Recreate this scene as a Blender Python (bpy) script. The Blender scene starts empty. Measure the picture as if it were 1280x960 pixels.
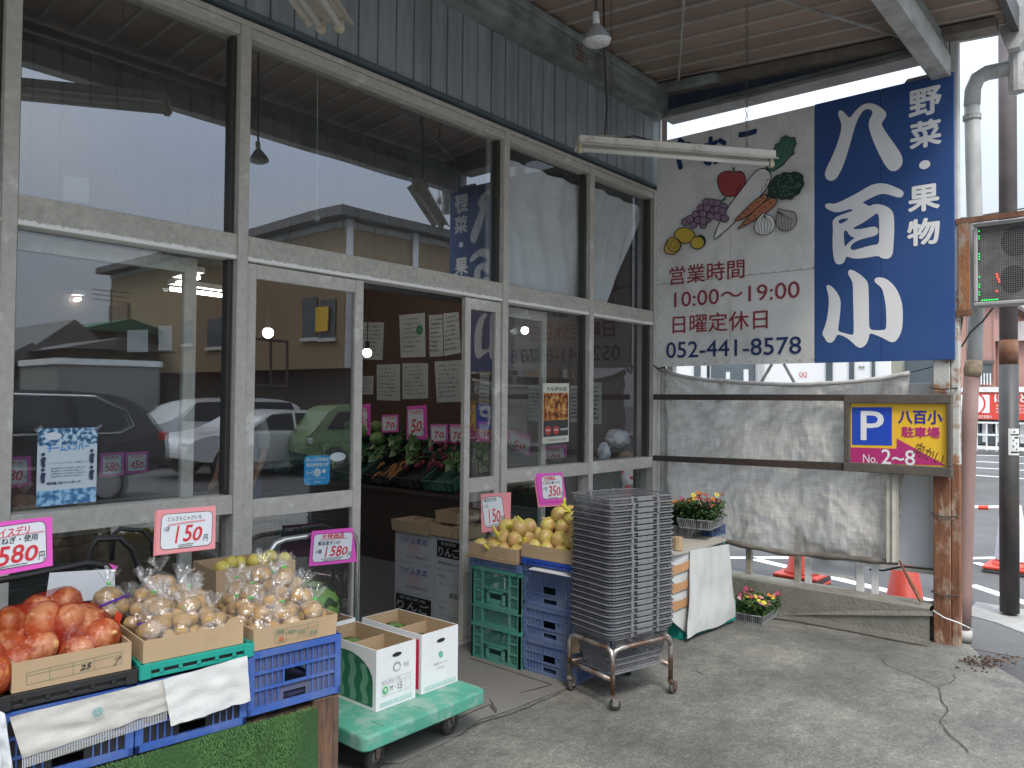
import bpy, bmesh, math, random
import numpy as np
from mathutils import Vector, Matrix, noise
random.seed(7)
S = bpy.context.scene
COL = S.collection
R = math.radians
# ---------------------------------------------------------------- camera
CX, CY = 640.0, 480.0
_v1 = np.array([1475., 511.]); _v2 = np.array([-500., 492.]); _c = np.array([CX, CY])
FPX = math.sqrt(-np.dot(_v1 - _c, _v2 - _c))
def _cr(x, y): return np.array([x - CX, -(y - CY), -FPX])
_X = _cr(*_v1); _X /= np.linalg.norm(_X)
_Y = _cr(*_v2); _Y /= np.linalg.norm(_Y)
_Z = np.cross(_X, _Y); _Z /= np.linalg.norm(_Z)
if _Z[1] < 0: _Z = -_Z
_Y = np.cross(_Z, _X)
ROT = np.array([_X, _Y, _Z]); EYE = np.array([0, 0, 1.5])
cam = bpy.data.cameras.new('camera'); cam.sensor_width = 36; cam.lens = FPX / 1280 * 36
cam.clip_start = .05; cam.clip_end = 2000
camo = bpy.data.objects.new('camera', cam); COL.objects.link(camo)
camo.matrix_world = Matrix([list(ROT[i]) + [EYE[i]] for i in range(3)] + [[0, 0, 0, 1]])
S.camera = camo
# ---------------------------------------------------------------- daylight
SUN_EL, SUN_AZ = 52, 215      # behind the camera, to its right, veiled by cloud
w = bpy.data.worlds.new('World'); S.world = w; w.use_nodes = True
nt = w.node_tree; nt.nodes.clear()
sky = nt.nodes.new('ShaderNodeTexSky'); sky.sky_type = 'NISHITA'; sky.sun_disc = False
sky.sun_elevation = R(SUN_EL); sky.sun_rotation = R(SUN_AZ); sky.dust_density = 4; sky.air_density = 1.0
tc = nt.nodes.new('ShaderNodeTexCoord'); nz = nt.nodes.new('ShaderNodeTexNoise')
mp = nt.nodes.new('ShaderNodeMapping'); mp.inputs['Scale'].default_value = (1.2, 1.2, 3.5)
nz.inputs['Scale'].default_value = 1.6; nz.inputs['Detail'].default_value = 6
nt.links.new(tc.outputs['Generated'], mp.inputs[0]); nt.links.new(mp.outputs[0], nz.inputs['Vector'])
rp = nt.nodes.new('ShaderNodeValToRGB'); rp.color_ramp.elements[0].position = .35; rp.color_ramp.elements[1].position = .68
rp.color_ramp.elements[0].color = (6.5, 7.7, 9.5, 1); rp.color_ramp.elements[1].color = (8.5, 9.0, 9.7, 1)
nt.links.new(nz.outputs['Fac'], rp.inputs[0])
mx = nt.nodes.new('ShaderNodeMix'); mx.data_type = 'RGBA'; mx.inputs['Factor'].default_value = .9
nt.links.new(sky.outputs[0], mx.inputs['A']); nt.links.new(rp.outputs[0], mx.inputs['B'])
bg = nt.nodes.new('ShaderNodeBackground'); bg.inputs['Strength'].default_value = .12
# overcast sky: brighter overhead than at the horizon
sx_ = nt.nodes.new('ShaderNodeSeparateXYZ'); nt.links.new(tc.outputs['Generated'], sx_.inputs[0])
mr_ = nt.nodes.new('ShaderNodeMapRange'); mr_.inputs['From Min'].default_value = 0.; mr_.inputs['From Max'].default_value = 1.; mr_.inputs['To Min'].default_value = .42; mr_.inputs['To Max'].default_value = 2.9
pw_ = nt.nodes.new('ShaderNodeMath'); pw_.operation = 'POWER'; pw_.inputs[1].default_value = 1.9; ab_ = nt.nodes.new('ShaderNodeMath'); ab_.operation = 'MAXIMUM'; ab_.inputs[1].default_value = 0
nt.links.new(sx_.outputs['Z'], ab_.inputs[0]); nt.links.new(ab_.outputs[0], pw_.inputs[0]); nt.links.new(pw_.outputs[0], mr_.inputs['Value']); vm_ = nt.nodes.new('ShaderNodeVectorMath'); vm_.operation = 'SCALE'
nt.links.new(mx.outputs['Result'], vm_.inputs[0]); nt.links.new(mr_.outputs[0], vm_.inputs['Scale']); nt.links.new(vm_.outputs[0], bg.inputs[0])
wo = nt.nodes.new('ShaderNodeOutputWorld'); nt.links.new(bg.outputs[0], wo.inputs[0])
sl = bpy.data.lights.new('sun', 'SUN'); sl.energy = 1.5; sl.angle = R(14); sl.color = (1, .94, .86)
so = bpy.data.objects.new('sun', sl); COL.objects.link(so)
# Nishita: rotation measured clockwise from +Y
_az = R(SUN_AZ); _sd = Vector((math.sin(_az) * math.cos(R(SUN_EL)), math.cos(_az) * math.cos(R(SUN_EL)), math.sin(R(SUN_EL))))
so.rotation_euler = _sd.to_track_quat('Z', 'Y').to_euler()
S.view_settings.view_transform = 'Standard'; S.view_settings.look = 'None'
S.view_settings.exposure = .80; S.view_settings.gamma = 1
S.cycles.max_bounces = 10; S.cycles.transparent_max_bounces = 24; S.cycles.glossy_bounces = 5; S.cycles.diffuse_bounces = 5

# ---------------------------------------------------------------- where a point of a known surface lies
def wray(x, y): return ROT @ _cr(x, y)
def onp(x, y, o, n):
    d = wray(x, y); o = np.array(o, float); n = np.array(n, float)
    return EYE + d * (np.dot(o - EYE, n) / np.dot(d, n))
def onz(x, y, z): return onp(x, y, (0, 0, z), (0, 0, 1))
def onx(x, y, X): return onp(x, y, (X, 0, 0), (1, 0, 0))
def ony(x, y, Yv): return onp(x, y, (0, Yv, 0), (0, 1, 0))

# ---------------------------------------------------------------- materials
_M = {}
def _n(nt, t, **k):
    n = nt.nodes.new(t)
    for a, b in k.items():
        if a in n.inputs: n.inputs[a].default_value = b
        else: setattr(n, a, b)
    return n
def mat(name, col, rough=.6, metal=0, var=.12, vs=6., bump=.0, bs=60., dirt=None, dirt_amt=.0, ds=3., spec=.5,
        alpha=1, emit=0, trans=0, stretch=(1, 1, 1), coat=0, sss=0, perobj=0, dlo=.45, dhi=.7):
    if name in _M: return _M[name]
    m = bpy.data.materials.new(name); m.use_nodes = True; nt = m.node_tree; L = nt.links
    b = nt.nodes['Principled BSDF']; _M[name] = m
    tc = _n(nt, 'ShaderNodeTexCoord'); mp = _n(nt, 'ShaderNodeMapping', Scale=stretch); L.new(tc.outputs['Object'], mp.inputs[0])
    no = _n(nt, 'ShaderNodeTexNoise', Scale=vs, Detail=6., Roughness=.6); L.new(mp.outputs[0], no.inputs['Vector'])
    mr = _n(nt, 'ShaderNodeMapRange'); mr.inputs['From Min'].default_value = .25; mr.inputs['From Max'].default_value = .75
    mr.inputs['To Min'].default_value = 1 - var; mr.inputs['To Max'].default_value = 1 + var; L.new(no.outputs['Fac'], mr.inputs['Value'])
    vm = _n(nt, 'ShaderNodeVectorMath', operation='SCALE'); vm.inputs[0].default_value = col[:3]; L.new(mr.outputs[0], vm.inputs['Scale'])
    out = vm.outputs[0]
    if perobj:
        oi = _n(nt, 'ShaderNodeObjectInfo'); hs = _n(nt, 'ShaderNodeHueSaturation')
        m1 = _n(nt, 'ShaderNodeMapRange'); m1.inputs['To Min'].default_value = 1 - perobj; m1.inputs['To Max'].default_value = 1 + perobj
        L.new(oi.outputs['Random'], m1.inputs['Value']); L.new(m1.outputs[0], hs.inputs['Value']); L.new(out, hs.inputs['Color']); out = hs.outputs[0]
    if dirt is not None:
        n2 = _n(nt, 'ShaderNodeTexNoise', Scale=ds, Detail=9., Roughness=.68); L.new(mp.outputs[0], n2.inputs['Vector'])
        r2 = _n(nt, 'ShaderNodeMapRange'); r2.inputs['From Min'].default_value = dlo; r2.inputs['From Max'].default_value = dhi
        r2.inputs['To Max'].default_value = dirt_amt; L.new(n2.outputs['Fac'], r2.inputs['Value'])
        mxx = _n(nt, 'ShaderNodeMix', data_type='RGBA'); L.new(r2.outputs[0], mxx.inputs['Factor']); L.new(out, mxx.inputs['A'])
        mxx.inputs['B'].default_value = (*dirt, 1); out = mxx.outputs['Result']
    L.new(out, b.inputs['Base Color'])
    b.inputs['Roughness'].default_value = rough; b.inputs['Metallic'].default_value = metal
    b.inputs['Specular IOR Level'].default_value = spec; b.inputs['Alpha'].default_value = alpha
    b.inputs['Coat Weight'].default_value = coat
    if trans: b.inputs['Transmission Weight'].default_value = trans
    if sss: b.inputs['Subsurface Weight'].default_value = sss; b.inputs['Subsurface Radius'].default_value = (.02, .01, .005)
    if emit: L.new(out, b.inputs['Emission Color']); b.inputs['Emission Strength'].default_value = emit
    if bump:
        nb = _n(nt, 'ShaderNodeTexNoise', Scale=bs, Detail=5.); L.new(mp.outputs[0], nb.inputs['Vector'])
        bp = _n(nt, 'ShaderNodeBump', Strength=bump, Distance=.01); L.new(nb.outputs['Fac'], bp.inputs['Height']); L.new(bp.outputs[0], b.inputs['Normal'])
    return m
def glass_mat(name, refl, tint, dust, dustcol=(.5, .52, .53), dscale=3., mul=1.9):
    """thin window pane: boosted Fresnel mirror over a see-through tinted sheet with a film of dust"""
    m = bpy.data.materials.new(name); m.use_nodes = True; nt = m.node_tree; L = nt.links; nt.nodes.clear()
    tr = _n(nt, 'ShaderNodeBsdfTransparent'); tr.inputs[0].default_value = (*tint, 1)
    gl = _n(nt, 'ShaderNodeBsdfGlossy', Roughness=.004); gl.inputs['Color'].default_value = (.95, .97, 1, 1)
    df = _n(nt, 'ShaderNodeBsdfDiffuse'); df.inputs[0].default_value = (*dustcol, 1)
    tc = _n(nt, 'ShaderNodeTexCoord'); mp = _n(nt, 'ShaderNodeMapping', Scale=(1, 1, .35)); L.new(tc.outputs['Object'], mp.inputs[0])
    no = _n(nt, 'ShaderNodeTexNoise', Scale=dscale, Detail=8., Roughness=.7); L.new(mp.outputs[0], no.inputs['Vector'])
    mr = _n(nt, 'ShaderNodeMapRange'); mr.inputs['From Min'].default_value = .35; mr.inputs['From Max'].default_value = .75
    mr.inputs['To Min'].default_value = dust * .45; mr.inputs['To Max'].default_value = dust * 1.5; L.new(no.outputs['Fac'], mr.inputs['Value'])
    ge = _n(nt, 'ShaderNodeNewGeometry'); dt = _n(nt, 'ShaderNodeVectorMath', operation='DOT_PRODUCT'); L.new(ge.outputs['Incoming'], dt.inputs[0]); L.new(ge.outputs['Normal'], dt.inputs[1])
    ab = _n(nt, 'ShaderNodeMath', operation='ABSOLUTE'); L.new(dt.outputs['Value'], ab.inputs[0]); iv = _n(nt, 'ShaderNodeMath', operation='SUBTRACT'); iv.inputs[0].default_value = 1; L.new(ab.outputs[0], iv.inputs[1])
    pw = _n(nt, 'ShaderNodeMath', operation='POWER'); L.new(iv.outputs[0], pw.inputs[0]); pw.inputs[1].default_value = 5
    fr = _n(nt, 'ShaderNodeMath', operation='MULTIPLY_ADD'); L.new(pw.outputs[0], fr.inputs[0]); fr.inputs[1].default_value = .96; fr.inputs[2].default_value = .04
    f2 = _n(nt, 'ShaderNodeMath', operation='MULTIPLY_ADD', use_clamp=True); L.new(fr.outputs[0], f2.inputs[0]); f2.inputs[1].default_value = mul; f2.inputs[2].default_value = refl
    # the pane is not perfectly flat
    n3 = _n(nt, 'ShaderNodeTexNoise', Scale=1.3, Detail=1.); L.new(tc.outputs['Object'], n3.inputs['Vector'])
    bp = _n(nt, 'ShaderNodeBump', Strength=.06, Distance=.02); L.new(n3.outputs['Fac'], bp.inputs['Height']); L.new(bp.outputs[0], gl.inputs['Normal'])
    m1 = _n(nt, 'ShaderNodeMixShader'); m2 = _n(nt, 'ShaderNodeMixShader'); o = _n(nt, 'ShaderNodeOutputMaterial')
    L.new(mr.outputs[0], m1.inputs[0]); L.new(tr.outputs[0], m1.inputs[1]); L.new(df.outputs[0], m1.inputs[2])
    L.new(f2.outputs[0], m2.inputs[0]); L.new(m1.outputs[0], m2.inputs[1]); L.new(gl.outputs[0], m2.inputs[2]); L.new(m2.outputs[0], o.inputs[0])
    return m
def film_mat(name, col, amt, gloss, scale=40., bump=.6):
    """crinkled clear plastic film or a net: mostly see-through, some colour, sharp glints"""
    m = bpy.data.materials.new(name); m.use_nodes = True; nt = m.node_tree; L = nt.links; nt.nodes.clear()
    tr = _n(nt, 'ShaderNodeBsdfTransparent'); gl = _n(nt, 'ShaderNodeBsdfGlossy', Roughness=.12); df = _n(nt, 'ShaderNodeBsdfDiffuse')
    df.inputs[0].default_value = (*col, 1)
    tc = _n(nt, 'ShaderNodeTexCoord'); no = _n(nt, 'ShaderNodeTexNoise', Scale=scale, Detail=3.); L.new(tc.outputs['Object'], no.inputs['Vector'])
    bp = _n(nt, 'ShaderNodeBump', Strength=bump, Distance=.01); L.new(no.outputs['Fac'], bp.inputs['Height']); L.new(bp.outputs[0], gl.inputs['Normal'])
    m1 = _n(nt, 'ShaderNodeMixShader'); m1.inputs[0].default_value = amt; m2 = _n(nt, 'ShaderNodeMixShader'); m2.inputs[0].default_value = gloss
    o = _n(nt, 'ShaderNodeOutputMaterial'); L.new(tr.outputs[0], m1.inputs[1]); L.new(df.outputs[0], m1.inputs[2])
    L.new(m1.outputs[0], m2.inputs[1]); L.new(gl.outputs[0], m2.inputs[2]); L.new(m2.outputs[0], o.inputs[0]); _M[name] = m
    return m

# ---------------------------------------------------------------- mesh building
class MB:
    def __init__(s): s.v = []; s.f = []
    def add(s, vs, fs):
        b = len(s.v); s.v += [tuple(map(float, p)) for p in vs]; s.f += [tuple(b + i for i in f) for f in fs]; return s
    def box(s, x0, x1, y0, y1, z0, z1, c=0, M=None):
        if x0 > x1: x0, x1 = x1, x0
        if y0 > y1: y0, y1 = y1, y0
        if z0 > z1: z0, z1 = z1, z0
        c = min(c, (x1 - x0) * .45, (y1 - y0) * .45, (z1 - z0) * .45)
        if c <= 0:
            vs = [(x, y, z) for x in (x0, x1) for y in (y0, y1) for z in (z0, z1)]
            fs = [(0, 1, 3, 2), (4, 6, 7, 5), (0, 4, 5, 1), (2, 3, 7, 6), (0, 2, 6, 4), (1, 5, 7, 3)]
        else:
            cx, cy, cz = (x0 + x1) / 2, (y0 + y1) / 2, (z0 + z1) / 2; hx, hy, hz = (x1 - x0) / 2, (y1 - y0) / 2, (z1 - z0) / 2
            vs = []; idx = {}
            for sx in (-1, 1):
                for sy in (-1, 1):
                    for sz in (-1, 1):
                        for a in range(3):
                            q = [hx, hy, hz]
                            for k in range(3):
                                if k != a: q[k] -= c
                            idx[(sx, sy, sz, a)] = len(vs); vs.append((cx + sx * q[0], cy + sy * q[1], cz + sz * q[2]))
            fs = []
            for a in range(3):
                o = [k for k in range(3) if k != a]
                for sg in (-1, 1):
                    r = []
                    for p, q in ((-1, -1), (1, -1), (1, 1), (-1, 1)):
                        t = [0, 0, 0]; t[a] = sg; t[o[0]] = p; t[o[1]] = q; r.append(idx[(*t, a)])
                    if (sg > 0) == (a == 1): r.reverse()
                    fs.append(tuple(r))
            for a in range(3):
                for b2 in range(a + 1, 3):
                    k = 3 - a - b2
                    for sa in (-1, 1):
                        for sb in (-1, 1):
                            r = []
                            for ax, sk in ((a, -1), (a, 1), (b2, 1), (b2, -1)):
                                t = [0, 0, 0]; t[a] = sa; t[b2] = sb; t[k] = sk; r.append(idx[(*t, ax)])
                            fs.append(tuple(r))
            for sx in (-1, 1):
                for sy in (-1, 1):
                    for sz in (-1, 1): fs.append(tuple(idx[(sx, sy, sz, a)] for a in range(3)))
        if M is not None: vs = [tuple(M @ Vector(p)) for p in vs]
        return s.add(vs, fs)
    def tube(s, pts, r, n=8, caps=True):
        pts = [Vector(p) for p in pts]; rs = r if isinstance(r, (list, tuple)) else [r] * len(pts)
        vs = []; up = None
        for i, p in enumerate(pts):
            a = pts[max(i - 1, 0)]; b = pts[min(i + 1, len(pts) - 1)]; t = (b - a).normalized()
            if up is None:
                up = t.orthogonal().normalized()
            up = (up - t * up.dot(t))
            up = up.normalized() if up.length > 1e-6 else t.orthogonal().normalized()
            sd = t.cross(up)
            for k in range(n):
                an = 2 * math.pi * k / n; vs.append(p + (up * math.cos(an) + sd * math.sin(an)) * rs[i])
        fs = [(i * n + k, i * n + (k + 1) % n, (i + 1) * n + (k + 1) % n, (i + 1) * n + k) for i in range(len(pts) - 1) for k in range(n)]
        if caps: fs += [tuple(range(n))[::-1], tuple((len(pts) - 1) * n + k for k in range(n))]
        return s.add(vs, fs)
    def grid(s, fn, nu, nv):
        vs = [fn(i / nu, j / nv) for i in range(nu + 1) for j in range(nv + 1)]
        fs = [(i * (nv + 1) + j, (i + 1) * (nv + 1) + j, (i + 1) * (nv + 1) + j + 1, i * (nv + 1) + j + 1) for i in range(nu) for j in range(nv)]
        return s.add(vs, fs)
    def ball(s, c, r, nu=14, nv=9, amp=0., fr=3., seed=0, sq=(1, 1, 1), rot=None):
        def fn(u, v):
            a = u * 2 * math.pi; b = (v - .5) * math.pi
            d = Vector((math.cos(a) * math.cos(b), math.sin(a) * math.cos(b), math.sin(b)))
            k = 1 + amp * noise.noise(d * fr + Vector((seed * 3.1, seed, 0)))
            p = Vector((d.x * sq[0], d.y * sq[1], d.z * sq[2])) * (r * k)
            if rot is not None: p = rot @ p
            return p + Vector(c)
        return s.grid(fn, nu, nv)
    def lathe(s, prof, c=(0, 0, 0), n=20, M=None):
        vs = []
        for r, z in prof:
            for k in range(n):
                a = 2 * math.pi * k / n; p = Vector((r * math.cos(a), r * math.sin(a), z))
                if M is not None: p = M @ p
                vs.append(p + Vector(c))
        fs = [(i * n + k, i * n + (k + 1) % n, (i + 1) * n + (k + 1) % n, (i + 1) * n + k) for i in range(len(prof) - 1) for k in range(n)]
        return s.add(vs, fs)
    def prism(s, pts, z0, z1, M=None):
        n = len(pts); vs = [(x, y, z0) for x, y in pts] + [(x, y, z1) for x, y in pts]
        fs = [tuple(range(n))[::-1], tuple(range(n, 2 * n))] + [(k, (k + 1) % n, n + (k + 1) % n, n + k) for k in range(n)]
        if M is not None: vs = [tuple(M @ Vector(p)) for p in vs]
        return s.add(vs, fs)
    def mesh(s, name, m, smooth=False):
        me = bpy.data.meshes.new(name); me.from_pydata(s.v, [], s.f)
        bm = bmesh.new(); bm.from_mesh(me); bmesh.ops.recalc_face_normals(bm, faces=bm.faces); bm.to_mesh(me); bm.free()
        if m: me.materials.append(m)
        if smooth: me.shade_smooth()
        me.update(); return me
    def build(s, name, m, parent=None, smooth=False, local=False):
        if parent is not None and not local:
            inv = WM[parent.name].inverted(); s.v = [tuple(inv @ Vector(p)) for p in s.v]
        return link(name, s.mesh(name, m, smooth), parent)
WM = {}
def link(name, me, parent=None, loc=None, rot=None):
    o = bpy.data.objects.new(name, me); COL.objects.link(o)
    if parent is not None: o.parent = parent
    if loc is not None: o.location = loc
    if rot is not None: o.rotation_euler = rot
    Mx = Matrix.LocRotScale(o.location, o.rotation_euler, o.scale)
    WM[o.name] = (WM[parent.name] @ Mx) if parent is not None else Mx
    return o
def tag(o, label=None, cat=None, group=None, kind=None):
    if label: o['label'] = label
    if cat: o['category'] = cat
    if group: o['group'] = group
    if kind: o['kind'] = kind
    return o
def thing(name, label, cat, loc=(0, 0, 0), rotz=0, group=None):
    return tag(link(name, None, None, loc, (0, 0, rotz)), label, cat, group)
def kids(o): return [c for c in o.children]
def dup(root, loc, rotz=0, label=None, group=None, rot=None):
    def cp(o, par):
        c = o.copy(); COL.objects.link(c)
        if par is not None: c.parent = par
        for ch in list(o.children): cp(ch, c)
        return c
    r = cp(root, None); r.location = loc; r.rotation_euler = rot if rot is not None else (0, 0, rotz)
    if label: r['label'] = label
    if group: r['group'] = group
    WM[r.name] = Matrix.LocRotScale(r.location, r.rotation_euler, r.scale)
    return r

# ---------------------------------------------------------------- flat print: shapes and lettering laid on a surface frame
class Fr:
    """a surface frame: origin, right axis u, up axis v, outward axis n; each print layer lies a hair above the last"""
    def __init__(s, o, u, v, parent, base=.0012, step=.00035):
        s.o = Vector(o); s.u = Vector(u).normalized(); s.v = Vector(v).normalized(); s.n = s.u.cross(s.v); s.p = parent; s.k = base; s.step = step
    def px(s, x, y):
        P = Vector(onp(x, y, s.o, s.n)) - s.o; return (P.dot(s.u), P.dot(s.v))
    def to(s, a, b, d): return s.o + s.u * a + s.v * b + s.n * d
    def nxt(s): s.k += s.step; return s.k
    def put(s, name, polys, m, d=None, sub=None):
        """polys: list of closed outlines (holes allowed) filled as one flat mesh"""
        d = s.nxt() if d is None else d
        cu = bpy.data.curves.new('c', 'CURVE'); cu.dimensions = '2D'; cu.fill_mode = 'BOTH'
        for pl in polys:
            sp = cu.splines.new('POLY'); sp.points.add(len(pl) - 1); sp.use_cyclic_u = True
            for i, q in enumerate(pl): sp.points[i].co = (q[0], q[1], 0, 1)
        return s._conv(name, cu, m, d, None, sub)
    def _conv(s, name, cu, m, d, fit, sub=None):
        ob = bpy.data.objects.new('c', cu); me = bpy.data.meshes.new_from_object(ob); bpy.data.objects.remove(ob)
        co = np.array([v.co[:2] for v in me.vertices]) if len(me.vertices) else np.zeros((1, 2))
        if fit:
            u0, v0, u1, v1, an = fit; mn = co.min(0); mx_ = co.max(0); sz = np.maximum(mx_ - mn, 1e-6)
            co = (co - mn) / sz * np.array([u1 - u0, v1 - v0])
            if an:
                c = np.array([(u1 - u0) / 2, (v1 - v0) / 2]); ca, sa = math.cos(an), math.sin(an); q = co - c
                co = np.stack([q[:, 0] * ca - q[:, 1] * sa, q[:, 0] * sa + q[:, 1] * ca], 1) + c
            co = co + np.array([u0, v0])
        P = sub or s.p; inv = WM[P.name].inverted() if P is not None else Matrix()
        for i, v in enumerate(me.vertices): v.co = inv @ s.to(co[i, 0], co[i, 1], d)
        me.materials.clear(); me.materials.append(m); me.name = name
        return link(name, me, P)
    def text(s, body, u0, v0, u1, v1, m, bold=.0, an=0, shear=0, space=1., sub=None, name='lettering', line=1.):
        fat = bold; bold = 0
        cu = bpy.data.curves.new('t', 'FONT'); cu.body = body; cu.offset = bold; cu.shear = shear; cu.space_character = space; cu.space_line = line
        cu.resolution_u = 3
        nl = max(1, sum(1 for c in body if ord(c) > 255) + .6 * sum(1 for c in body if ord(c) < 256)); q = fat * (u1 - u0) / nl * .9
        if fat: u0 += q; u1 -= q; v0 += q; v1 -= q
        o = s._conv(name, cu, m, s.nxt(), (u0, v0, u1, v1, an), sub)
        if fat:      # heavier strokes: the outline repeated a hair aside, each copy a hair deeper
            me = o.data; P = s.p if sub is None else sub; iv = WM[P.name].inverted().to_3x3(); vs = [v.co.copy() for v in me.vertices]; fs = [tuple(f.vertices) for f in me.polygons]; V = list(vs); F_ = list(fs)
            for i, (a, b) in enumerate([(1, 0), (-1, 0), (0, 1), (0, -1), (.7, .7), (-.7, .7), (.7, -.7), (-.7, -.7)]):
                d = iv @ (s.u * (a * q) + s.v * (b * q) - s.n * (2e-5 * (i + 1))); k = len(V); V += [x + d for x in vs]; F_ += [tuple(k + j for j in f) for f in fs]
            n2 = bpy.data.meshes.new(name); n2.from_pydata(V, [], F_); n2.materials.append(m); o.data = n2; bpy.data.meshes.remove(me)
        return o
    def rect(s, name, u0, v0, u1, v1, m, sub=None, rc=0):
        if rc:
            pts = []
            for cx, cy, a0 in ((u1 - rc, v1 - rc, 0), (u0 + rc, v1 - rc, 90), (u0 + rc, v0 + rc, 180), (u1 - rc, v0 + rc, 270)):
                pts += [(cx + rc * math.cos(R(a0 + t * 22.5)), cy + rc * math.sin(R(a0 + t * 22.5))) for t in range(5)]
        else: pts = [(u0, v0), (u1, v0), (u1, v1), (u0, v1)]
        return s.put(name, [pts], m, sub=sub)
    def stroke(s, name, lines, w, m, sub=None):
        """round-ended brush lines; lines = list of point lists, w = width or list of widths"""
        d = s.nxt(); mb = MB()
        for li, pts in enumerate(lines):
            ws = w if isinstance(w, (list, tuple)) else [w] * len(pts)
            dd = d + li * 3e-5; n = len(pts); L = []; Rr = []
            for i, p in enumerate(pts):
                a = pts[max(i - 1, 0)]; b = pts[min(i + 1, n - 1)]; t = Vector((b[0] - a[0], b[1] - a[1])); t = t.normalized() if t.length > 0 else Vector((1, 0))
                h = ws[min(i, len(ws) - 1)] / 2; L.append((p[0] - t.y * h, p[1] + t.x * h)); Rr.append((p[0] + t.y * h, p[1] - t.x * h))
            out = [s.to(*q, dd) for q in L] + [s.to(*q, dd) for q in Rr[::-1]]
            N = len(L)
            mb.add(out, [(i, i + 1, 2 * N - 2 - i, 2 * N - 1 - i) for i in range(N - 1)])
        return mb.build(name, m, sub or s.p)
def smooth_poly(pts, it=2):
    for _ in range(it):
        q = []
        for i in range(len(pts)):
            a = pts[i]; b = pts[(i + 1) % len(pts)]
            q += [(a[0] * .75 + b[0] * .25, a[1] * .75 + b[1] * .25), (a[0] * .25 + b[0] * .75, a[1] * .25 + b[1] * .75)]
        pts = q
    return pts
def ell(cx, cy, rx, ry, n=20, rot=0):
    r = []
    for k in range(n):
        a = 2 * math.pi * k / n; x, y = rx * math.cos(a), ry * math.sin(a)
        r.append((cx + x * math.cos(rot) - y * math.sin(rot), cy + x * math.sin(rot) + y * math.cos(rot)))
    return r
# ================================================================ MATERIALS OF THE PLACE
ALU = mat('weathered_aluminium', (.50, .475, .42), .6, .1, .15, 30, .3, 140, (.78, .76, .71), .75, 4, dlo=.55, dhi=.66)
ALU2 = mat('plain_aluminium', (.60, .59, .55), .45, .35, .12, 9, .1, 80, (.25, .24, .22), .5, 4)
ALUD = mat('dark_gasket_shade', (.045, .042, .037), .5, .2, .2, 8)  # dark tone for gaskets and for the shaded mullion sides
SID = mat('blue_grey_paint', (.29, .325, .335), .6, .0, .16, 4, .25, 25, (.16, .17, .17), .75, 2.2, stretch=(3, 1, .35))
TRIM = mat('trim_paint', (.09, .12, .135), .55, .0, .2, 6, .2, 40, (.03, .03, .03), .6, 4)
BEAM = mat('beam_paint', (.27, .305, .30), .65, 0, .2, 3, .25, 20, (.06, .055, .045), .85, 2.5)
GREYST = mat('grey_steel', (.44, .435, .42), .6, .1, .2, 4, .25, 30, (.09, .075, .06), .7, 3)
CEIL = mat('brown_ceiling_board', (.34, .25, .195), .8, 0, .25, 3, .2, 30, (.16, .125, .105), .7, 3, stretch=(1, .5, 1), perobj=.14)
RIB = mat('ceiling_rib', (.40, .36, .33), .8, 0, .2, 6)
BLUED = mat('dark_blue_steel', (.035, .05, .085), .6, 0, .3, 4, .2, 20, (.12, .12, .12), .5, 3)
DARKW = mat('dark_wood', (.055, .042, .034), .75, 0, .3, 8, .3, 40, stretch=(1, 6, 6))
RUST = mat('rusty_steel', (.30, .135, .06), .85, .0, .3, 9, .5, 60, (.36, .33, .28), .85, 5, stretch=(1, 1, .5), dlo=.5, dhi=.62)
RUST2 = mat('rust_brown', (.16, .07, .035), .85, 0, .35, 14, .4, 60, (.3, .2, .14), .5, 8)
CONC = mat('concrete', (.30, .29, .265), .9, 0, .14, 2.2, .5, 70, (.15, .145, .135), .7, 1.3)
CONCW = mat('kerb_concrete', (.19, .18, .15), .92, 0, .2, 4, .6, 50, (.09, .10, .065), .7, 3)
ASPH = mat('asphalt', (.07, .068, .066), .9, 0, .15, 3, .6, 160, (.12, .12, .12), .5, 2)
SMOOTH = mat('smooth_cement', (.145, .14, .127), .85, 0, .12, 2, .25, 40, (.14, .13, .115), .7, 1.8)
CRACK = mat('crack', (.05, .047, .04), .95)
WHITEP = mat('white_road_paint', (.72, .72, .70), .8, 0, .1, 8, .2, 60, (.3, .3, .3), .5, 9)
DBR = mat('interior_brown', (.075, .042, .028), .8, 0, .2, 2)
INTF = mat('interior_floor', (.10, .095, .09), .6, 0, .2, 3)
INTC = mat('interior_ceiling', (.12, .12, .115), .9)
INTP = mat('interior_plank', (.15, .148, .14), .7, 0, .15, 5, stretch=(4, 1, .5))
WHP = mat('white_paint', (.72, .72, .70), .55, 0, .08, 6, dirt=(.35, .33, .28), dirt_amt=.5, ds=5)
BLACK = mat('black', (.015, .015, .015), .5)
WIRE = mat('wire', (.05, .045, .04), .6)
CURT = mat('curtain_cloth', (.68, .70, .70), .85, 0, .08, 2)
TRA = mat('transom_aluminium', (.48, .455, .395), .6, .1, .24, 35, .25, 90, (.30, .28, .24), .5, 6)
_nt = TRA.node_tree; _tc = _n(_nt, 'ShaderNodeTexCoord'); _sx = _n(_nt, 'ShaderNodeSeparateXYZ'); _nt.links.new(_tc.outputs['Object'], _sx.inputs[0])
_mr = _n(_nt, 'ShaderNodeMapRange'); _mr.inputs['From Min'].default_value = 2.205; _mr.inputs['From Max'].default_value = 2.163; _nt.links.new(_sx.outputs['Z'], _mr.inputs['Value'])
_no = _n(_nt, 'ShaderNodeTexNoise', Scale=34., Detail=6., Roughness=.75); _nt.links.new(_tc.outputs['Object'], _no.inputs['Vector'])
_ad = _n(_nt, 'ShaderNodeMath', operation='ADD'); _nt.links.new(_mr.outputs[0], _ad.inputs[0]); _nt.links.new(_no.outputs['Fac'], _ad.inputs[1])
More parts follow.
